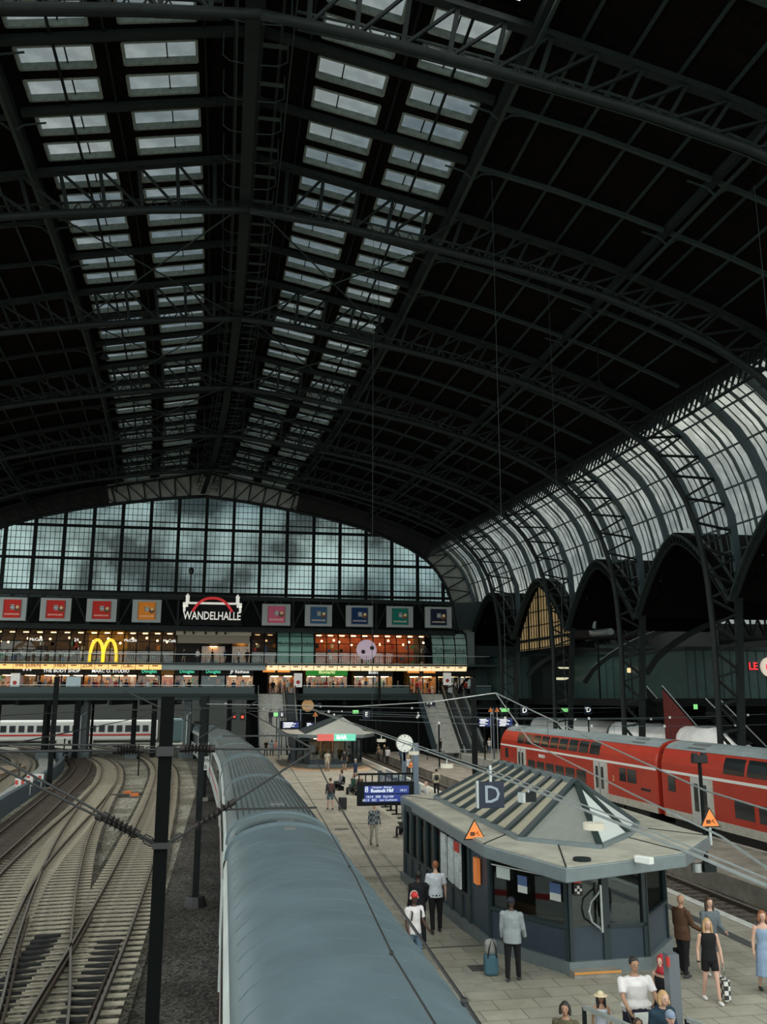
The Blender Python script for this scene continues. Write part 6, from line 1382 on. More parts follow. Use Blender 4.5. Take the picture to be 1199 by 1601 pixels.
# lift tower
q0 = at(999, 1025, Y=90); q1 = at(1032, 1025, Y=90); t = thing('lift_tower', 'glazed lift tower with an orange lit top between the roof legs', 'lift', (q0.x, 90, 0))
for (x, y) in ((q0.x, 90), (q1.x, 90), (q0.x, 92), (q1.x, 92)): B().box(x - .1, x + .1, y - .1, y + .1, 0, 10.6).build('corner_post', STEELL, t)
B().box(q0.x + .1, q1.x - .1, 90.02, 90.06, 0, 10.2).build('glass', G_DARK, t); B().prism([(q0.x - .5, 89.6), (q1.x + .3, 89.6), (q1.x + .3, 92.4), (q0.x - .5, 92.4)], 10.9, 11.1).prism([(q0.x - .1, 89.9), (q1.x, 89.9), (q1.x, 92), (q0.x - .1, 92)], 11.1, 11.5).build('roof', STEELL, t)
l_ = B(); [l_.box(q0.x + .3 + k * .8, q0.x + .75 + k * .8, 89.85, 89.9, 10.3, 10.7) for k in range(3)]; l_.build('lit_windows', mat('orange_lit_window', (1, .55, .15), .5, emit=.8), t); B().bar((q0.x + .9, 91, 11.5), (q0.x + .9, 91, 12.3), .06).build('antenna', ALU, t)
for (px, py, Y, w_, h_, mm, lb) in ((1035, 1029, 89, 1.0, .9, mat('orange_lit_plastic', (1.0, 0.35, 0.06), .5, emit=.7), 'orange lit box sign right of the lift tower'), (989, 1048, 92, 1.2, .5, mat('cream_lit_strip', (1, .75, .4), .5, emit=.8), 'cream lit strip left of the lift tower'), (1066, 1053, 99.85, .7, 1.5, mat('orange_lit_window', (1, .55, .15), .5, emit=.8), 'orange lit doorway right of the lift tower'), (1050, 1056, 99.85, .9, 1.2, mat('dim_pink_poster', (.3, .2, .17), .5, emit=.1), 'dim pinkish poster beside the orange lit doorway'), (1188 - 100, 1105, 70, .3, .4, LITG, 'green lit running-man sign at the foot of the near roof leg')):
    facebox('lit_sign', lb, 'sign', px, py, Y, w_, h_, mm)
hung(1048, 1028, 89, 1.3, .4, 'U S-Bahn', 'small black sign with white lettering right of the orange box', ztop=11)
# red-sided stair right
def sidestair(P0, P1, wdt, lb, red=True):
    t = thing('staircase', lb, 'staircase', P1, None); P0 = Vector(P0); P1 = Vector(P1)
    for dy in (0, wdt):
        a = P0 + Vector((0, dy, 0)); b = P1 + Vector((0, dy, 0)); B().bar(a + Vector((0, 0, 1)), b + Vector((0, 0, 1)), .08).build('handrail', ALU, t)
        B().plate([tuple(a + Vector((0, 0, .9))), tuple(b + Vector((0, 0, .9))), tuple(b), tuple(a)], (0, .04, 0)).build('glass_balustrade', G_DARK, t)
    N = 24; s = B()
    for i in range(N): c = P0.lerp(P1, (i + .5) / N); s.box(c.x - .2, c.x + .25, c.y, c.y + wdt, c.z - .3, c.z)
    s.build('steps', STEELD, t)
    if red: B().plate([tuple(P0 - Vector((0, .05, -.7))), tuple(P1 - Vector((0, .05, -.7))), (P1.x, P1.y - .05, 0), (P0.x, P0.y - .05, 0)], (0, .05, 0)).build('red_side_wall', mat('dark_red_wall', (.13, .015, .012), .5, noise=.3), t)
a = at(1035, 1072, Y=74); b = at(1118, 1168, Y=74); sidestair((a.x, 74, a.z - 1), (b.x, 74, b.z - 1), 3.0, 'dark stair with glass sides and a dark red side wall behind the white train')
a = at(1143, 1108, Y=66); b = at(1180, 1158, Y=66); sidestair((a.x - 1, 66, a.z - .2), (b.x + 1, 66, b.z - 1.5), 2.0, 'escalator-like stair with steel sides at the right edge behind the white train', False)
# ------------------------------------------------------------------ fill lamps added under the roof to brighten the middle of the hall
for i, (x, y, zc) in enumerate(((9, 52.5, 31.2), (24, 52.5, 28.4), (9, 67, 31.2), (24, 67, 28.2), (8, 81.6, 31.2), (23, 81.6, 28.0), (7, 96.3, 31.0), (21.5, 96.3, 27.8), (-9, 60, 31.0), (-10, 89, 31.0))):
    t = thing('fill_lamp', 'small dark fill lamp added under the roof, %s' % ('over the near platform, nearest', 'over the red train, nearest', 'over the near platform, second', 'over the red train, second', 'over the near platform, third', 'over the red train, third', 'over the far kiosk', 'over the right staircase', 'over the left tracks, nearer', 'over the left tracks, farther')[i], 'lamp', (x, y, zc - 1.6), 'added fill lamps under the hall roof')
    B().cyl((x, y), .32, zc - 1.6, zc - 1.25, 14, .12).build('housing', STEELD, t); B().bar((x, y, zc - 1.25), (x, y, zs(x - AX - gx(y)) + .1), .05).build('hanger', STEELD, t)
    ld = bpy.data.lights.new('fill_lamp_light', 'SPOT'); ld.energy = 9000 if x > 0 else 3500; ld.color = (1.0, .95, .86); ld.spot_size = radians(110); ld.spot_blend = .8; ld.shadow_soft_size = .12
    lo = bpy.data.objects.new('fill_lamp_light', ld); COL.objects.link(lo); lo.parent = t; lo.location = (0, 0, -.12)
# ------------------------------------------------------------------ people
SKINS = {'light': mat('skin_light', (.50, .31, .23), .55), 'tan': mat('skin_tan', (.33, .19, .12), .55), 'dark': mat('skin_dark', (.06, .032, .022), .5), 'mid': mat('skin_mid', (.42, .25, .17), .55)}
def cloth(n, c): return mat('cloth_' + n, c, .85, spec=.15, noise=.12, nscale=9)
HAIRM = {n: mat('hair_' + n, c, .6) for n, c in (('black', (.012, .010, .009)), ('brown', (.05, .028, .016)), ('blond', (.38, .24, .11)), ('ginger', (.22, .08, .03)), ('grey', (.35, .34, .32)), ('white', (.55, .53, .5)))}
def ringtube(b, pts, rad, n=10, ref=Vector((1, 0, 0)), cap=True):
    pts = [Vector(p) for p in pts]; vs = []; N = len(pts)
    for i, p in enumerate(pts):
        d = (pts[min(i + 1, N - 1)] - pts[max(i - 1, 0)]).normalized(); a = (ref - d * ref.dot(d))
        if a.length < .1: a = Vector((0, 1, 0)) - d * d.y
        a.normalize(); c = d.cross(a); r = rad[i] if isinstance(rad[i], tuple) else (rad[i], rad[i])
        vs += [p + a * (cos(2 * pi * k / n) * r[0]) + c * (sin(2 * pi * k / n) * r[1]) for k in range(n)]
    fs = [(i * n + k, i * n + (k + 1) % n, (i + 1) * n + (k + 1) % n, (i + 1) * n + k) for i in range(N - 1) for k in range(n)]
    fs += [tuple(range(n - 1, -1, -1)), tuple((N - 1) * n + k for k in range(n))]
    b.add(vs, fs)
def swing(v, fwd, ab, s):
    "rotate a downward vector forward (towards +y) by fwd degrees and sideways by ab"
    v = Matrix.Rotation(radians(fwd), 3, 'X') @ Vector(v); return Matrix.Rotation(-radians(ab) * s, 3, 'Y') @ v
def person(lb, x, y, rz, H=1.75, skin='light', hair='brown', hairlen=0, top=('grey', (.2, .2, .2)), sleeve=1.0, bottom=('dark', (.03, .03, .035)), leg=1.0, dress=None, shoes=(.03, .03, .03), arms=((8, 12, 8), (-6, 12, 8)), legs=((12, 4), (-10, 10)), lean=0, sit=False, z=0.0, near=True, wide=1.0, extra=None, turn=0, group=None, topm=None, face=True, jacket=False, child=False):
    k = H / 1.75; t = thing('person', lb, 'person', (x, y, z), group)
    hipz = .91 * k if not sit else .50 * k
    if not sit:
        drop = max(0, .84 * k * (1 - cos(radians(max(abs(legs[0][0]), abs(legs[1][0]))))) * .7); hipz -= drop
    if sit: legs = ((86, 84), (80, 78)) if legs == ((12, 4), (-10, 10)) else legs
    L = Matrix.Rotation(radians(-lean), 3, 'X')
    W = wide
    def up(v): v = L @ (Vector(v) * k); return Vector((v.x, v.y, v.z + hipz))
    TR = [(-.07, .125 * W, .10 * W), (0, .165 * W, .118 * W), (.09, .155 * W, .115 * W), (.19, .140 * W, .105 * W), (.31, .158 * W, .115 * W), (.42, .176 * W, .118 * W), (.485, .170 * W, .10), (.525, .125 * W, .085), (.55, .075, .07), (.575, .057, .06), (.62, .055, .058)]
    hc = up((0, .015, .722)); n = 12 if near else 8; R = Vector((1, 0, 0))
    bd = B()
    ringtube(bd, [up((0, 0, q[0])) for q in TR], [(q[1] * k * .93, q[2] * k * .93) for q in TR], n)
    hk = k * (1.12 if child else 1.0)
    bd.ball(tuple(hc + Vector((0, 0, .012 * hk))), .076 * hk, .094 * hk, .108 * hk, n, 8); bd.ball(tuple(hc + Vector((0, .03 * hk, -.062 * hk))), .052 * hk, .056 * hk, .055 * hk, 8, 6)
    if near:
        bd.ball(tuple(hc + Vector((0, .098 * hk, -.012 * hk))), .013, .018, .024, 6, 5)
        for s in (-1, 1): bd.ball(tuple(hc + Vector((s * .078 * hk, 0, -.005))), .009, .018, .030, 6, 5)
        bd.ball(tuple(hc + Vector((0, .084 * hk, -.056 * hk))), .024, .012, .010, 6, 5)
    A = []; hands = []
    for s, (fw, el, ab) in zip((-1, 1), arms):
        sh = up((s * .185 * W, 0, .475)); e = sh + swing((0, 0, -.29 * k), fw, ab, s); w_ = e + swing((0, 0, -.25 * k), fw + el, ab * .3, s)
        A.append((sh, e, w_)); hd = (w_ - e).normalized()
        ringtube(bd, [sh + Vector((-s * .03, 0, .01)), sh, sh.lerp(e, .5), e, e.lerp(w_, .35), w_, w_ + hd * .02], [.045 * k, .052 * k, .045 * k, .038 * k, .04 * k, .026 * k, .026 * k], n if near else 6)
        hand = w_ + hd * .06 * k
        if near:
            sd = Vector((0, 1, 0)) - hd * hd.y; sd = sd.normalized() if sd.length > .2 else Vector((0, 0, 1)); nn = hd.cross(sd)
            ringtube(bd, [w_, w_ + hd * .03 * k, w_ + hd * .085 * k], [(.020 * k, .026 * k), (.017 * k, .036 * k), (.014 * k, .038 * k)], 8, ref=nn)
            for j, ln in enumerate((.066, .076, .070, .054)):
                o = w_ + hd * .08 * k + sd * (.028 - .0185 * j) * k; m1 = o + hd * ln * .5 * k + nn * -s * .006; m2 = o + hd * ln * k + nn * -s * .024
                ringtube(bd, [o, m1, m2], [.0095 * k, .0088 * k, .0075 * k], 6)
            o = w_ + hd * .03 * k + sd * .03 * k; ringtube(bd, [o, o + (hd * .6 + sd * .6) * .04 * k, o + (hd * .95 + sd * .4) * .066 * k], [.012 * k, .011 * k, .009 * k], 6)
        else: bd.ball(tuple(hand), .028 * k, .035 * k, .05 * k, 6, 5)
        hands.append(hand + hd * .03)
    G = []
    for s, (fw, kn) in zip((-1, 1), legs):
        hp = Vector((s * .088 * k * W, 0, hipz - .02)); kn_ = hp + swing((0, 0, -.43 * k), fw, 2, s); an = kn_ + swing((0, 0, -.40 * k), fw - kn, 0, s)
        G.append((hp, kn_, an)); ringtube(bd, [hp, hp.lerp(kn_, .4), kn_, kn_.lerp(an, .35), an], [.082 * k * W, .072 * k * W, .050 * k, .050 * k, .032 * k], n if near else 6)
        bd.ball(tuple(an + Vector((0, .07 * k, -.045 * k))), .035 * k, .11 * k, .03 * k, 8, 6)
    low = min(g[2].z for g in G) - .075 * k
    def fin(b, nm, m_, vox=0.0, par=None):
        b.v = [(v[0], v[1], v[2] - (low if not sit else 0)) for v in b.v]
        o0 = Vector((x, y, z)); b.v = [(v[0] + o0.x, v[1] + o0.y, v[2] + o0.z) for v in b.v]
        o = b.build(nm, m_, par or t, smooth=True)
        if near and vox > 0:
            r = o.modifiers.new('remesh', 'REMESH'); r.mode = 'VOXEL'; r.voxel_size = vox; r.use_smooth_shade = True
            s_ = o.modifiers.new('smooth', 'SMOOTH'); s_.factor = .5; s_.iterations = 3
        return o
    fin(bd, 'body', SKINS[skin], .011)
    # clothes
    tm = topm or cloth(*top); bm_ = cloth(*bottom); ex = .017 if not jacket else .03
    if dress:
        d = B(); z0 = dress
        P_ = [up((0, 0, q)) for q in (.46, .40, .30, .19, .09, 0)] ; ringtube(d, P_ + [Vector((0, .01, hipz - .12)), Vector((0, .02, hipz - z0 * k))], [((r_ + ex) * W * k, (q_ + ex) * W * k) for r_, q_ in ((.15, .09), (.17, .11), (.155, .11), (.138, .10), (.155, .115), (.17, .125), (.19, .145), (.23, .18))], 14)
        fin(d, 'dress', tm, .014)
    else:
        d = B(); hem = -.05 if not jacket else -.12
        T = [(hem, .17, .125), (0, .165, .12)] + TR[2:8] + ([(.54, .095, .082)] if not jacket else [(.56, .085, .085)])
        ringtube(d, [up((0, 0, q[0])) for q in T], [((q[1] * (W if q[0] < .1 and len(q) else 1) + ex) * k, (q[2] + ex) * k) for q in T], 14 if near else 8)
        if sleeve > 0:
            for (sh, e, w_) in A:
                d.ball((sh.x, sh.y, sh.z - .004), (.066 + ex * .5) * k, (.066 + ex * .5) * k, (.062 + ex * .5) * k, 10, 7)
                if sleeve <= .5: ringtube(d, [sh + Vector((0, 0, .005)), sh.lerp(e, sleeve * 1.6)], [(.062 + ex * .5) * k, (.060 + ex * .5) * k], 10 if near else 6)
                else: ringtube(d, [sh, sh.lerp(e, .5), e, e.lerp(w_, min(1, (sleeve - .5) * 2))], [(.060 + ex * .5) * k, (.052 + ex * .5) * k, (.047 + ex * .5) * k, (.036 + ex * .5) * k], 10 if near else 6)
        fin(d, 'jacket' if jacket else 'shirt', tm, .013)
        d = B(); ringtube(d, [Vector((0, 0, hipz - .1 * k)), Vector((0, 0, hipz)), up((0, 0, .08))], [(.145 * W * k, .11 * W * k), (.178 * W * k, .133 * W * k), (.165 * W * k, .122 * W * k)], 12 if near else 8)
        for (hp, kn_, an) in G:
            if leg < .7: ringtube(d, [hp, hp.lerp(kn_, leg * 1.6)], [.10 * k * W, .088 * k * W], 10 if near else 6)
            else: ringtube(d, [hp, hp.lerp(kn_, .5), kn_, kn_.lerp(an, .5), an + Vector((0, 0, .01))], [.098 * k * W, .085 * k * W, .068 * k, .062 * k, .055 * k], 10 if near else 6)
        fin(d, 'trousers' if leg >= .7 else 'shorts', bm_, .013)
    for (hp, kn_, an) in G:
        d = B(); d.ball(tuple(an + Vector((0, .06 * k, -.045 * k))), .047 * k, .135 * k, .042 * k, 10, 6); fin(d, 'shoe', mat('shoe_%.2f' % shoes[0], shoes, .6))
    if hair:
        h = B(); c = hc + Vector((0, -.012 * hk, .03 * hk)); vs = []
        h.ball(tuple(c), .086 * hk, .098 * hk, .104 * hk, 12, 8)
        h.v = [v if not (v[1] > hc.y + .045 * hk and v[2] < hc.z + .055 * hk) else (v[0] * .9, hc.y + .045 * hk, max(v[2], hc.z + .035 * hk)) for v in h.v]
        if hairlen > 0:
            ringtube(h, [hc + Vector((0, -.05 * hk, .05)), hc + Vector((0, -.075 * hk, -.06)), hc + Vector((0, -.085 * hk, -.08 - hairlen))], [(.085 * hk, .05), (.095 * hk, .045), (.07 * hk, .025)], 10)
            for s in (-1, 1): ringtube(h, [hc + Vector((s * .07 * hk, -.01, .05)), hc + Vector((s * .085 * hk, .0, -.05)), hc + Vector((s * .09 * hk, .03, -.07 - hairlen * .8))], [.03, .034, .022], 8)
        fin(h, 'hair', HAIRM[hair], .012)
    if near and face:
        for s in (-1, 1):
            d = B(); d.ball(tuple(hc + Vector((s * .03 * hk, .088 * hk, .014 * hk))), .011, .006, .006, 6, 4); fin(d, 'eye', BLACK)
        d = B(); d.ball(tuple(hc + Vector((0, .094 * hk, -.056 * hk))), .022, .006, .006, 6, 4); fin(d, 'mouth', mat('lip_red', (.25, .07, .06), .5))
    if extra: extra(t, fin, up, hc, hands, k, hk)
    t.rotation_euler = (0, 0, rz)
    return t, hands
RZ = radians
def bag(mm, w_=.34, h_=.36, hand=0, dz=-.05):
    def f(t, fin, up, hc, hands, k, hk):
        h = hands[hand]; d = B(); d.cbox((h.x, h.y, h.z - .2 - h_ / 2 + dz), .12, w_, h_); o = fin(d, 'shopping_bag', mm)
        for p in o.data.polygons: p.use_smooth = False
        d = B(); d.path([(h.x, h.y - w_ * .3, h.z - .2 + dz), (h.x, h.y, h.z + .0), (h.x, h.y + w_ * .3, h.z - .2 + dz)], .012, n=5); fin(d, 'bag_handle', mm, par=None)
    return f
def checker(name, c1, c2, sc):
    m = bpy.data.materials.new(name); m.use_nodes = True; t = m.node_tree; b = t.nodes['Principled BSDF']; b.inputs['Roughness'].default_value = .7
    tcn = t.nodes.new('ShaderNodeTexCoord'); c = t.nodes.new('ShaderNodeTexChecker'); c.inputs['Scale'].default_value = sc; c.inputs['Color1'].default_value = (*c1, 1); c.inputs['Color2'].default_value = (*c2, 1)
    t.links.new(tcn.outputs['Object'], c.inputs['Vector']); t.links.new(c.outputs['Color'], b.inputs['Base Color']); return m
CHK = checker('black_white_checked_bag', (.55, .55, .52), (.02, .02, .02), 11); PLAID = checker('dark_plaid_shirt', (.16, .19, .20), (.02, .025, .03), 9)
def backpack(mm, sz=.30):
    def f(t, fin, up, hc, hands, k, hk):
        d = B(); c = up((0, -.19, .30)); d.ball(tuple(c), sz * .5, .10, sz * .72, 12, 8); fin(d, 'backpack', mm)
        for s in (-1, 1):
            d = B(); d.path([up((s * .11, -.12, .46)), up((s * .115, .02, .515)), up((s * .12, .135, .42)), up((s * .13, .10, .25))], .035, .012); fin(d, 'strap', mm)
    return f
def cap(mm, peak=True, phones=False, also=None):
    def f(t, fin, up, hc, hands, k, hk):
        d = B(); d.ball(tuple(hc + Vector((0, -.005, .045 * hk))), .09 * hk, .104 * hk, .085 * hk, 12, 8); fin(d, 'cap', mm)
        if peak: d = B(); d.ball(tuple(hc + Vector((0, .11 * hk, .045 * hk))), .065 * hk, .06 * hk, .009, 10, 4); fin(d, 'cap_peak', mm)
        if phones:
            pm_ = mat('cream_headphones', (.6, .5, .45), .4); d = B(); d.path([hc + Vector((.1 * hk * cos(a), -.01, .05 * hk + .1 * hk * sin(a))) for a in [pi * i / 10 for i in range(11)]], .022, n=6); fin(d, 'headphone_band', pm_)
            for s in (-1, 1): d = B(); d.ball(tuple(hc + Vector((s * .098 * hk, -.005, 0))), .022, .038, .042, 8, 6); fin(d, 'headphone_cup', pm_)
        if also: also(t, fin, up, hc, hands, k, hk)
    return f
def hd(px, py, Z): q = at(px, py, Z=Z); return q.x, q.y
# --- close to the camera, bottom right
x, y = hd(883, 1566, 1.50); person('child-height person with thick dark curly hair and a camouflage top, cut by the bottom edge', x, y, RZ(150), 1.50, 'tan', 'black', .02, ('camouflage', (.09, .08, .05)), .5, ('dark', (.03, .03, .035)))
def sunhat(t, fin, up, hc, hands, k, hk):
    m_ = mat('cream_straw_hat', (.62, .52, .34), .8, noise=.1); d = B(); d.ball(tuple(hc + Vector((0, 0, .055 * hk))), .095 * hk, .105 * hk, .10 * hk, 14, 8); fin(d, 'hat_crown', m_); d = B(); d.ball(tuple(hc + Vector((0, 0, .05 * hk))), .18 * hk, .18 * hk, .014, 18, 4); fin(d, 'hat_brim', m_)
x, y = hd(938, 1546, 1.22); person('small girl in a cream sun hat and pale sleeveless dress', x, y, RZ(175), 1.15, 'tan', 'black', .12, ('pale_blue', (.45, .49, .55)), 0, dress=.40, extra=sunhat, child=True)
x, y = hd(990, 1497, 1.80); BX, BY = x, y
person('stout man in a white T-shirt pushing a stroller', x, y, RZ(180), 1.80, 'tan', 'black', 0, ('white', (.62, .60, .60)), .45, ('dark_navy', (.02, .02, .035)), wide=1.32, arms=((30, 28, 14), (34, 30, 12)), legs=((4, 4), (-4, 6)))
x, y = hd(1034, 1494, 1.62)
def hijab(t, fin, up, hc, hands, k, hk):
    m_ = mat('dark_red_headscarf', (.30, .012, .02), .75); d = B(); d.ball(tuple(hc + Vector((0, -.012, .02))), .100 * hk, .112 * hk, .13 * hk, 14, 9)
    d.v = [v if not (v[1] > hc.y + .06 * hk) else (v[0], hc.y + .06 * hk, v[2]) for v in d.v]
    ringtube(d, [hc + Vector((0, -.02, -.05)), hc + Vector((0, -.02, -.13)), hc + Vector((0, -.01, -.2))], [(.085, .085), (.10, .10), (.14, .13)], 12); fin(d, 'headscarf', m_)
person('woman in a dark red headscarf and black coat beside the grey post', x, y, RZ(120), 1.62, 'light', None, 0, ('black_coat', (.012, .012, .014)), 1.0, dress=.75, extra=hijab)
x, y = hd(1027, 1543, 1.66); person('person with curly blond hair and dark blue jacket at the bottom edge', x, y, RZ(190), 1.66, 'light', 'blond', .03, ('dark_blue_jacket', (.02, .04, .06)), 1.0, ('beige', (.3, .25, .18)), jacket=True, lean=12)
x, y = hd(1047, 1580, 1.55); person('person in a grey-blue cap, only the head showing above the bottom edge', x, y, RZ(170), 1.55, 'light', 'grey', 0, ('grey_blue', (.15, .2, .25)), 1.0, extra=cap(mat('grey_blue_cap', (.17, .22, .29), .8)))
x, y = hd(998, 1588, 1.15); person('small dark-haired child at the bottom edge between the stroller and the blond person', x - .02, y, RZ(180), 1.1, 'tan', 'brown', .01, ('dark_grey', (.05, .05, .06)), 1.0, child=True)
# stroller with toddler
sx_, sy_ = BX + .02, BY - .62
t = thing('stroller', 'pale grey stroller pushed by the stout man in white', 'stroller', (sx_, sy_, 0)); PG = mat('pale_grey_stroller_fabric', (.42, .45, .43), .8)
B().plate([(sx_ - .2, sy_ + .2, .55), (sx_ + .2, sy_ + .2, .55), (sx_ + .2, sy_ + .3, 1.0), (sx_ - .2, sy_ + .3, 1.0)], (0, .04, 0)).box(sx_ - .2, sx_ + .2, sy_ - .2, sy_ + .22, .48, .55).build('seat', PG, t); B().plate([(sx_ - .22, sy_ - .28, .50), (sx_ + .22, sy_ - .28, .50), (sx_ + .2, sy_ - .05, .82), (sx_ - .2, sy_ - .05, .82)], (0, .05, .02)).build('foot_cover', PG, t, bevel=.02)
for s in (-1, 1):
    B().path([(sx_ + s * .24, sy_ + .55, 1.02), (sx_ + s * .24, sy_ + .1, .6), (sx_ + s * .24, sy_ - .35, .12)], .03, n=6).path([(sx_ + s * .24, sy_ + .1, .6), (sx_ + s * .24, sy_ + .38, .12)], .03, n=6).build('frame', BLACK, t)
    for yy in (-.35, .38): B().disc((sx_ + s * .25, sy_ + yy, .1), .1, 'x', .04, 14).build('wheel', BLACK, t)
def capy(t, fin, up, hc, hands, k, hk): cap(mat('yellow_green_cap', (.55, .5, .06), .7))(t, fin, up, hc, hands, k, hk); d = B(); d.cbox(tuple(up((0, .15, .30))), .2, .06, .18); fin(d, 'book', mat('dark_picture_book', (.04, .05, .08), .5))
person('toddler in an orange-red shirt and yellow cap sitting in the stroller', sx_, sy_ + .06, RZ(180), .95, 'light', 'brown', 0, ('orange_red', (.55, .10, .04)), .5, ('grey', (.2, .2, .22)), sit=True, z=.30, child=True, extra=capy)
# --- around the near kiosk
person('man with cropped hair in a brown leather jacket beside the near kiosk', 10.75, 20.6, RZ(-75), 1.76, 'tan', None, 0, ('brown_leather', (.075, .04, .025)), 1.0, ('black', (.012, .012, .013)), jacket=True, wide=1.1, legs=((5, 2), (-4, 4)), arms=((4, 18, 6), (22, 40, 8)), extra=bag(BLACK, .38, .42, 0))
def blx(t, fin, up, hc, hands, k, hk): bag(CHK, .30, .40, 0)(t, fin, up, hc, hands, k, hk); d = B(); d.path([hands[1] + Vector((0, 0, .07)), hands[1] + Vector((0, 0, .095))], .075, n=10); fin(d, 'wristband', BLACK)
person('blonde girl in a black sleeveless playsuit walking towards the camera with a checked bag', 10.45, 18.9, RZ(172), 1.66, 'light', 'blond', .22, ('black', (.012, .012, .013)), 0, ('black', (.012, .012, .013)), .36, shoes=(.6, .58, .55), legs=((16, 6), (-8, 14)), arms=((4, 8, 12), (-4, 14, 12)), extra=blx)
person('dark-haired woman in a grey hooded jacket behind the blonde girl', 11.42, 20.5, RZ(178), 1.70, 'light', 'brown', .22, ('slate_hoodie', (.11, .13, .145)), 1.0, ('grey_shorts', (.12, .13, .14)), .5, shoes=(.5, .48, .45), arms=((14, 60, 6), (14, 60, 6)), legs=((6, 4), (-6, 6)))
person('woman with glasses in a light blue summer dress at the right frame edge', 11.95, 19.2, RZ(165), 1.68, 'light', 'ginger', .05, ('light_blue', (.22, .30, .42)), 0, dress=.55, arms=((-4, 8, 16), (0, 8, 12)), extra=bag(CHK, .30, .40, 0))
person('man in a dark cap and grey-blue shirt standing at the kiosk service window', 6.72, 20.95, RZ(-28), 1.78, 'dark', None, 0, ('grey_blue_shirt', (.27, .31, .32)), 1.0, ('black', (.012, .012, .013)), wide=1.05, jacket=True, legs=((-4, 2), (10, 4)), arms=((6, 14, 8), (10, 26, 10)), extra=cap(mat('navy_cap', (.012, .014, .022), .7)))
def phones(t, fin, up, hc, hands, k, hk): cap(mat('red_white_cap', (.45, .03, .03), .7), True, True, backpack(BLACK, .3))(t, fin, up, hc, hands, k, hk)
person('young man with cream headphones, red cap and white T-shirt beside the silver train', 4.62, 21.9, RZ(200), 1.78, 'dark', None, 0, ('white', (.62, .62, .62)), .45, ('blue_jeans', (.09, .14, .19)), legs=((10, 6), (-8, 10)), arms=((14, 45, 6), (6, 22, 6)), extra=phones, shoes=(.4, .4, .4))
person('man in a dark jacket walking away beside the near kiosk', 5.25, 24.3, RZ(4), 1.82, 'dark', 'black', 0, ('black_jacket', (.014, .014, .017)), 1.0, ('black', (.012, .012, .013)), jacket=True, legs=((8, 4), (-8, 8)), arms=((-6, 30, 8), (10, 40, 8)))
person('man with ginger hair in a white T-shirt and black trousers walking away beside the kiosk', 5.98, 25.4, RZ(-6), 1.85, 'light', 'ginger', 0, ('white_blue', (.50, .54, .58)), .45, ('black', (.012, .012, .013)), wide=1.06, legs=((-8, 8), (8, 4)), arms=((4, 8, 10), (6, 10, 12)))
# carried bundle at the kiosk corner
t = thing('travel_bag', 'pale and blue travel bag left of the man at the kiosk window', 'bag', (6.35, 21.5, 0)); B().prism([(6.18, 21.38), (6.5, 21.34), (6.56, 21.6), (6.22, 21.66)], 0, .46).build('blue_body', mat('teal_blue_cloth', (.05, .12, .16), .8), t, bevel=.07)
B().prism([(6.2, 21.40), (6.48, 21.37), (6.52, 21.58), (6.24, 21.62)], .44, .78).build('pale_top_bundle', mat('pale_grey_cloth', (.26, .26, .25), .8), t, bevel=.09)
B().path([(6.25, 21.36, .40), (6.28, 21.33, .62), (6.36, 21.34, .84), (6.44, 21.33, .62), (6.46, 21.36, .40)], .03, .012).build('carry_strap', BLACK, t)
# --- middle distance
person('white-haired man in a dark plaid shirt and pale trousers walking towards the camera', 6.72, 40.2, RZ(184), 1.76, 'light', 'white', 0, ('plaid', (.1, .1, .1)), 1.0, ('khaki', (.28, .27, .22)), topm=PLAID, legs=((12, 4), (-10, 12)), shoes=(.08, .07, .06))
person('man in shorts with a dark red backpack pulling a black suitcase away from the camera', 6.30, 53.2, RZ(8), 1.76, 'light', 'brown', 0, ('dark_grey', (.05, .05, .055)), 1.0, ('denim_shorts', (.08, .13, .15)), .5, legs=((12, 4), (-12, 10)), extra=backpack(mat('dark_red_pack', (.10, .035, .03), .8), .34))
t = thing('suitcase', 'black upright suitcase rolling beside the man in shorts', 'suitcase', (6.95, 52.6, 0)); B().box(6.72, 7.18, 52.5, 52.8, .06, .72).build('shell', BLACK, t, bevel=.05); B().bar((6.85, 52.65, .7), (6.8, 52.65, 1.0), .02).bar((7.05, 52.65, .7), (7.0, 52.65, 1.0), .02).build('pull_handle', ALU, t)
for s in (6.78, 7.12): B().disc((s, 52.65, .05), .05, 'x', .04, 10).build('wheel', BLACK, t)
F = dict(near=False)
person('person in a cream jacket with a dark bag walking away near the platform edge', 14.0, 58.9, RZ(-10), 1.74, 'light', 'black', 0, ('cream_jacket', (.42, .40, .30)), 1.0, ('black', (.012, .012, .013)), arms=((6, 40, 8), (6, 50, 8)), extra=backpack(BLACK, .28), **F)
q = at(660, 1262, Z=0); person('bald man in a white shirt sitting just behind the near kiosk roof', 11.3, 50.0, RZ(95), 1.76, 'light', None, 0, ('white_shirt', (.62, .62, .6)), 1.0, ('beige', (.3, .27, .2)), **F)
person('man in a dark blue suit standing by the timetable cases', 10.0, 68.5, RZ(-80), 1.80, 'light', 'grey', 0, ('dark_blue_suit', (.02, .04, .08)), 1.0, ('dark_blue_suit', (.02, .04, .08)), jacket=True, legs=((2, 2), (-2, 2)), **F)
person('person in cream clothes walking away right of the far kiosk', 9.25, 86.6 - 6, RZ(-5), 1.78, 'mid', 'brown', 0, ('cream', (.45, .42, .33)), .5, ('cream', (.38, .35, .27)), .5, **F)
person('person in dark clothes with a backpack right of the far kiosk', 10.9, 82.5 - 1, RZ(-5), 1.8, 'light', 'black', 0, ('dark', (.03, .035, .04)), .5, ('denim', (.05, .08, .1)), .5, extra=backpack(BLACK, .3), **F)
def sitters(L, grp):
    for (lb, x, y, rz, tp, c, hr) in L: person(lb, x, y, rz, 1.72, 'light', hr, .08 if hr == 'brown' else 0, (tp, c), .9, ('dark', (.03, .03, .035)), sit=True, z=.0, near=False, lean=-8)
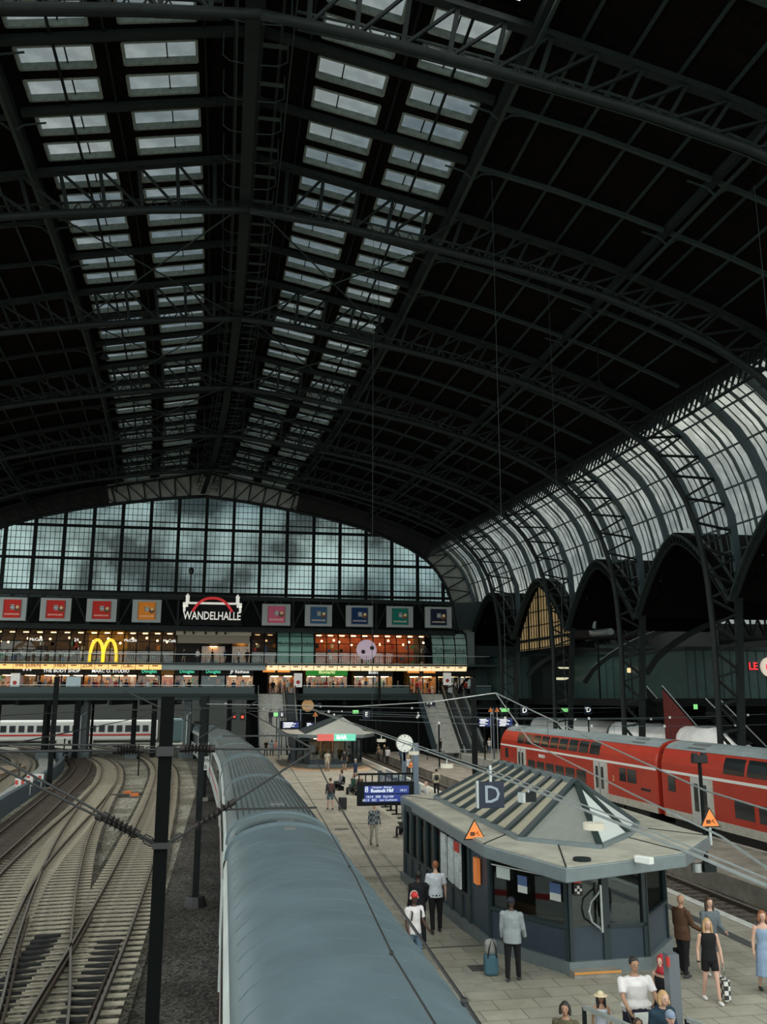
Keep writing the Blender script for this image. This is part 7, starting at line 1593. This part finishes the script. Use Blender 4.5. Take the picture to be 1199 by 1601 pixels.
sitters([('seated person in black on the bench below the departure board', 8.55, 42.2, RZ(80), 'black', (.012, .012, .014), 'black'), ('seated person in white on the bench below the departure board', 8.85, 42.9, RZ(60), 'white', (.55, .55, .52), 'black'), ('seated woman with brown hair at the near end of the bench below the departure board', 9.05, 41.8, RZ(200), 'olive', (.1, .09, .05), 'brown')], None)
sitters([('seated person in grey at the left end of the bench before the far kiosk', 8.3, 64.2, RZ(90), 'grey', (.12, .12, .13), 'black'), ('seated person in black second from the left before the far kiosk', 8.4, 65.0, RZ(95), 'black', (.012, .012, .014), 'brown'), ('seated person in dark green on the bench before the far kiosk', 8.75, 61.2, RZ(120), 'green', (.03, .07, .05), 'brown'), ('seated person with bright shirt at the right of the bench before the far kiosk', 9.1, 62.4, RZ(150), 'pale', (.5, .5, .5), 'brown'), ('seated person in brown, right end of the bench before the far kiosk', 9.2, 60.7, RZ(200), 'brown', (.12, .08, .05), 'blond')], None)
for lb, px, py, tp, c, bt, cb in (('person in a tan top sitting behind the timetable cases, leftmost', 592, 1190, 'tan', (.3, .22, .14), 'd', (.03, .03, .03)), ('person in black behind the timetable cases, second from the left', 601, 1192, 'black', (.012, .012, .014), 'd', (.03, .03, .03)), ('person in a white top behind the timetable cases', 606, 1196, 'white', (.55, .53, .5), 'd', (.03, .03, .03)), ('person in blue by the clock post', 628, 1196, 'blue', (.06, .11, .17), 'd', (.03, .03, .03)), ('person in a patterned white top right of the clock post', 638, 1215, 'white2', (.5, .5, .52), 'd', (.03, .03, .03)),
        ('person in dark clothes walking up the left staircase', 419, 1118, None, None, None, None), ('person in a pink top at the foot of the left staircase', 430, 1172, 'pink', (.5, .25, .22), 'p', (.45, .4, .35)), ('person in pale blue at the foot of the left staircase', 425, 1160, 'paleblue', (.2, .3, .38), 'd', (.03, .03, .03)), ('person in a white shirt and jeans between the silver train and the far kiosk', 452, 1192, 'white', (.55, .55, .55), 'j', (.07, .11, .16)), ('person in black left of the far kiosk', 416, 1166, 'black', (.012, .012, .014), 'd', (.03, .03, .03)),
        ('person in white with a bag in front of the red train cab', 765, 1166, 'white', (.6, .58, .55), 'j', (.07, .11, .16)), ('person in dark grey left of the one in white by the red train cab', 757, 1160, 'darkgrey', (.05, .05, .05), 'd', (.03, .03, .03)), ('person in black at the foot of the right staircase', 689, 1166, 'black', (.012, .012, .014), 'd', (.03, .03, .03)), ('person in an orange-red top standing under the deck', 632, 1160, 'orange_red', (.5, .1, .05), 'd', (.03, .03, .03))):
    if tp is None:
        person(lb, 5.6, 108.6, RZ(0), 1.76, 'light', 'black', 0, ('dark', (.03, .03, .035)), 1.0, near=False, z=3.3 - .05, legs=((24, 20), (-6, 6))); continue
    q = at(px, py, Z=0); yy = min(q.y, 103.2); xx = at(px, py, Y=yy).x
    person(lb, xx, yy, RZ(random.uniform(0, 360)), 1.72, 'light', random.choice(['black', 'brown', 'blond']), .08 * (random.random() < .4), (tp, c), random.choice([.4, 1.0]), (bt, cb), near=False)
# --- small figures on the upper decks: one prototype of each kind, copied
protos = []
for i, (tp, c, bt, cb, hr) in enumerate((('black', (.012, .012, .014), 'dark', (.03, .03, .035), 'black'), ('red', (.4, .04, .03), 'dark', (.03, .03, .035), 'brown'), ('white', (.55, .55, .52), 'denim', (.06, .1, .15), 'black'), ('grey', (.15, .16, .17), 'black', (.012, .012, .013), 'blond'), ('navy', (.02, .04, .08), 'beige', (.3, .27, .2), 'brown'))):
    xq = at((100, 150, 190, 215, 240)[i], 1070, Y=115.4).x
    protos.append(person(['person in black on the lower deck before the cosmetics shop', 'person in red on the lower deck before the clothes shop', 'person in white on the lower deck before the clothes shop', 'person in grey on the lower deck at the clothes shop edge', 'person in navy on the lower deck left of the perfumery'][i], xq, 115.4, RZ((0, 170, 40, 200, 90)[i]), 1.74, 'light', hr, 0, (tp, c), 1.0, (bt, cb), near=False, z=ZD)[0])
cols = ['black', 'red', 'white', 'grey', 'navy']; k = 0
spots = [(62, 115.2, ZD, 'left of the cosmetics shop'), (68, 116.2, ZD, 'before the cosmetics sign'), (128, 115.6, ZD, 'beside the information screen'), (146, 115.2, ZD, 'at the left of the clothes shop'), (160, 116.0, ZD, 'in front of the clothes shop mannequins'), (181, 115.1, ZD, 'under the clothes shop sign'), (197, 116.2, ZD, 'right of the clothes shop sign'), (232, 115.3, ZD, 'before the left perfumery'), (243, 116.0, ZD, 'at the right edge of the left perfumery'), (276, 115.5, ZD, 'before the middle perfumery'), (288, 115.2, ZD, 'in the middle perfumery doorway'), (296, 116.1, ZD, 'between the perfumeries'), (365, 115.6, ZD, 'before the jewellery shop'), (380, 115.2, ZD, 'at the right of the jewellery shop'),
         (427, 115.4, ZD, 'at the top of the left escalator'), (438, 116.2, ZD, 'in the left passage'), (449, 115.3, ZD, 'right in the left passage'), (484, 115.1, ZD, 'left of the grocery shop'), (497, 115.9, ZD, 'before the grocery shop'), (509, 115.2, ZD, 'under the green grocery sign'), (521, 116.2, ZD, 'at the grocery shelves'), (535, 115.5, ZD, 'right of the grocery sign'), (562, 115.3, ZD, 'before the snack shop'), (600, 115.2, ZD, 'right of the snack shop'), (622, 116, ZD, 'between snack shop and right passage'), (652, 115.4, ZD, 'in the right passage'), (668, 115.9, ZD, 'right in the right passage'), (712, 115.4, ZD, 'behind the right deck railing'), (728, 115.2, ZD, 'at the right end of the deck'),
         (285, 113.2, 10.6, 'leftmost on the terrace under the awning'), (307, 113.4, 10.6, 'second on the terrace under the awning'), (330, 113.2, 10.6, 'middle of the terrace under the awning'), (350, 113.5, 10.6, 'right on the terrace under the awning'), (372, 113.2, 10.6, 'before the pale kitchen window of the terrace'), (385, 113.4, 10.6, 'at the right end of the terrace')]
for (px, yy, zz, wh) in spots:
    c = (k * 3 + k // 4) % 5; k += 1; xq = at(px, 1070, Y=yy).x
    dup(protos[c], (xq, yy, zz), random.uniform(0, 6.2), 'person in %s %s' % (cols[c], wh), 'small figures on the upper decks')
# stair railing and post at the bottom right
q = at(1052, 1601, X=None, Z=.2); p0 = at(1050, 1490, Y=15.4)
t = thing('railing_post', 'thick grey steel post with a red marker at the stair railing', 'post', (p0.x, 15.4, 0)); B().box(p0.x - .12, p0.x + .08, 15.3, 15.5, 0, p0.z).build('shaft', mat('grey_steel_post', (.13, .15, .17), .4, .3), t); B().box(p0.x - .15, p0.x - .11, 15.27, 15.34, p0.z - .18, p0.z - .03).build('red_marker', REDP, t)
railing(p0.x + .15, p0.x + 1.6, 15.3, 0, 'black stair railing running down to the right from the grey post', h=.95, y1=13.6, z1=-.3, infill=False, step=.5)
a = at(913, 1575, Z=.95); railing(a.x, a.x + .6, a.y, 0, 'short black railing at the bottom edge between the two children', h=.95, y1=a.y - 1.6, z1=0, infill=False, step=.4)
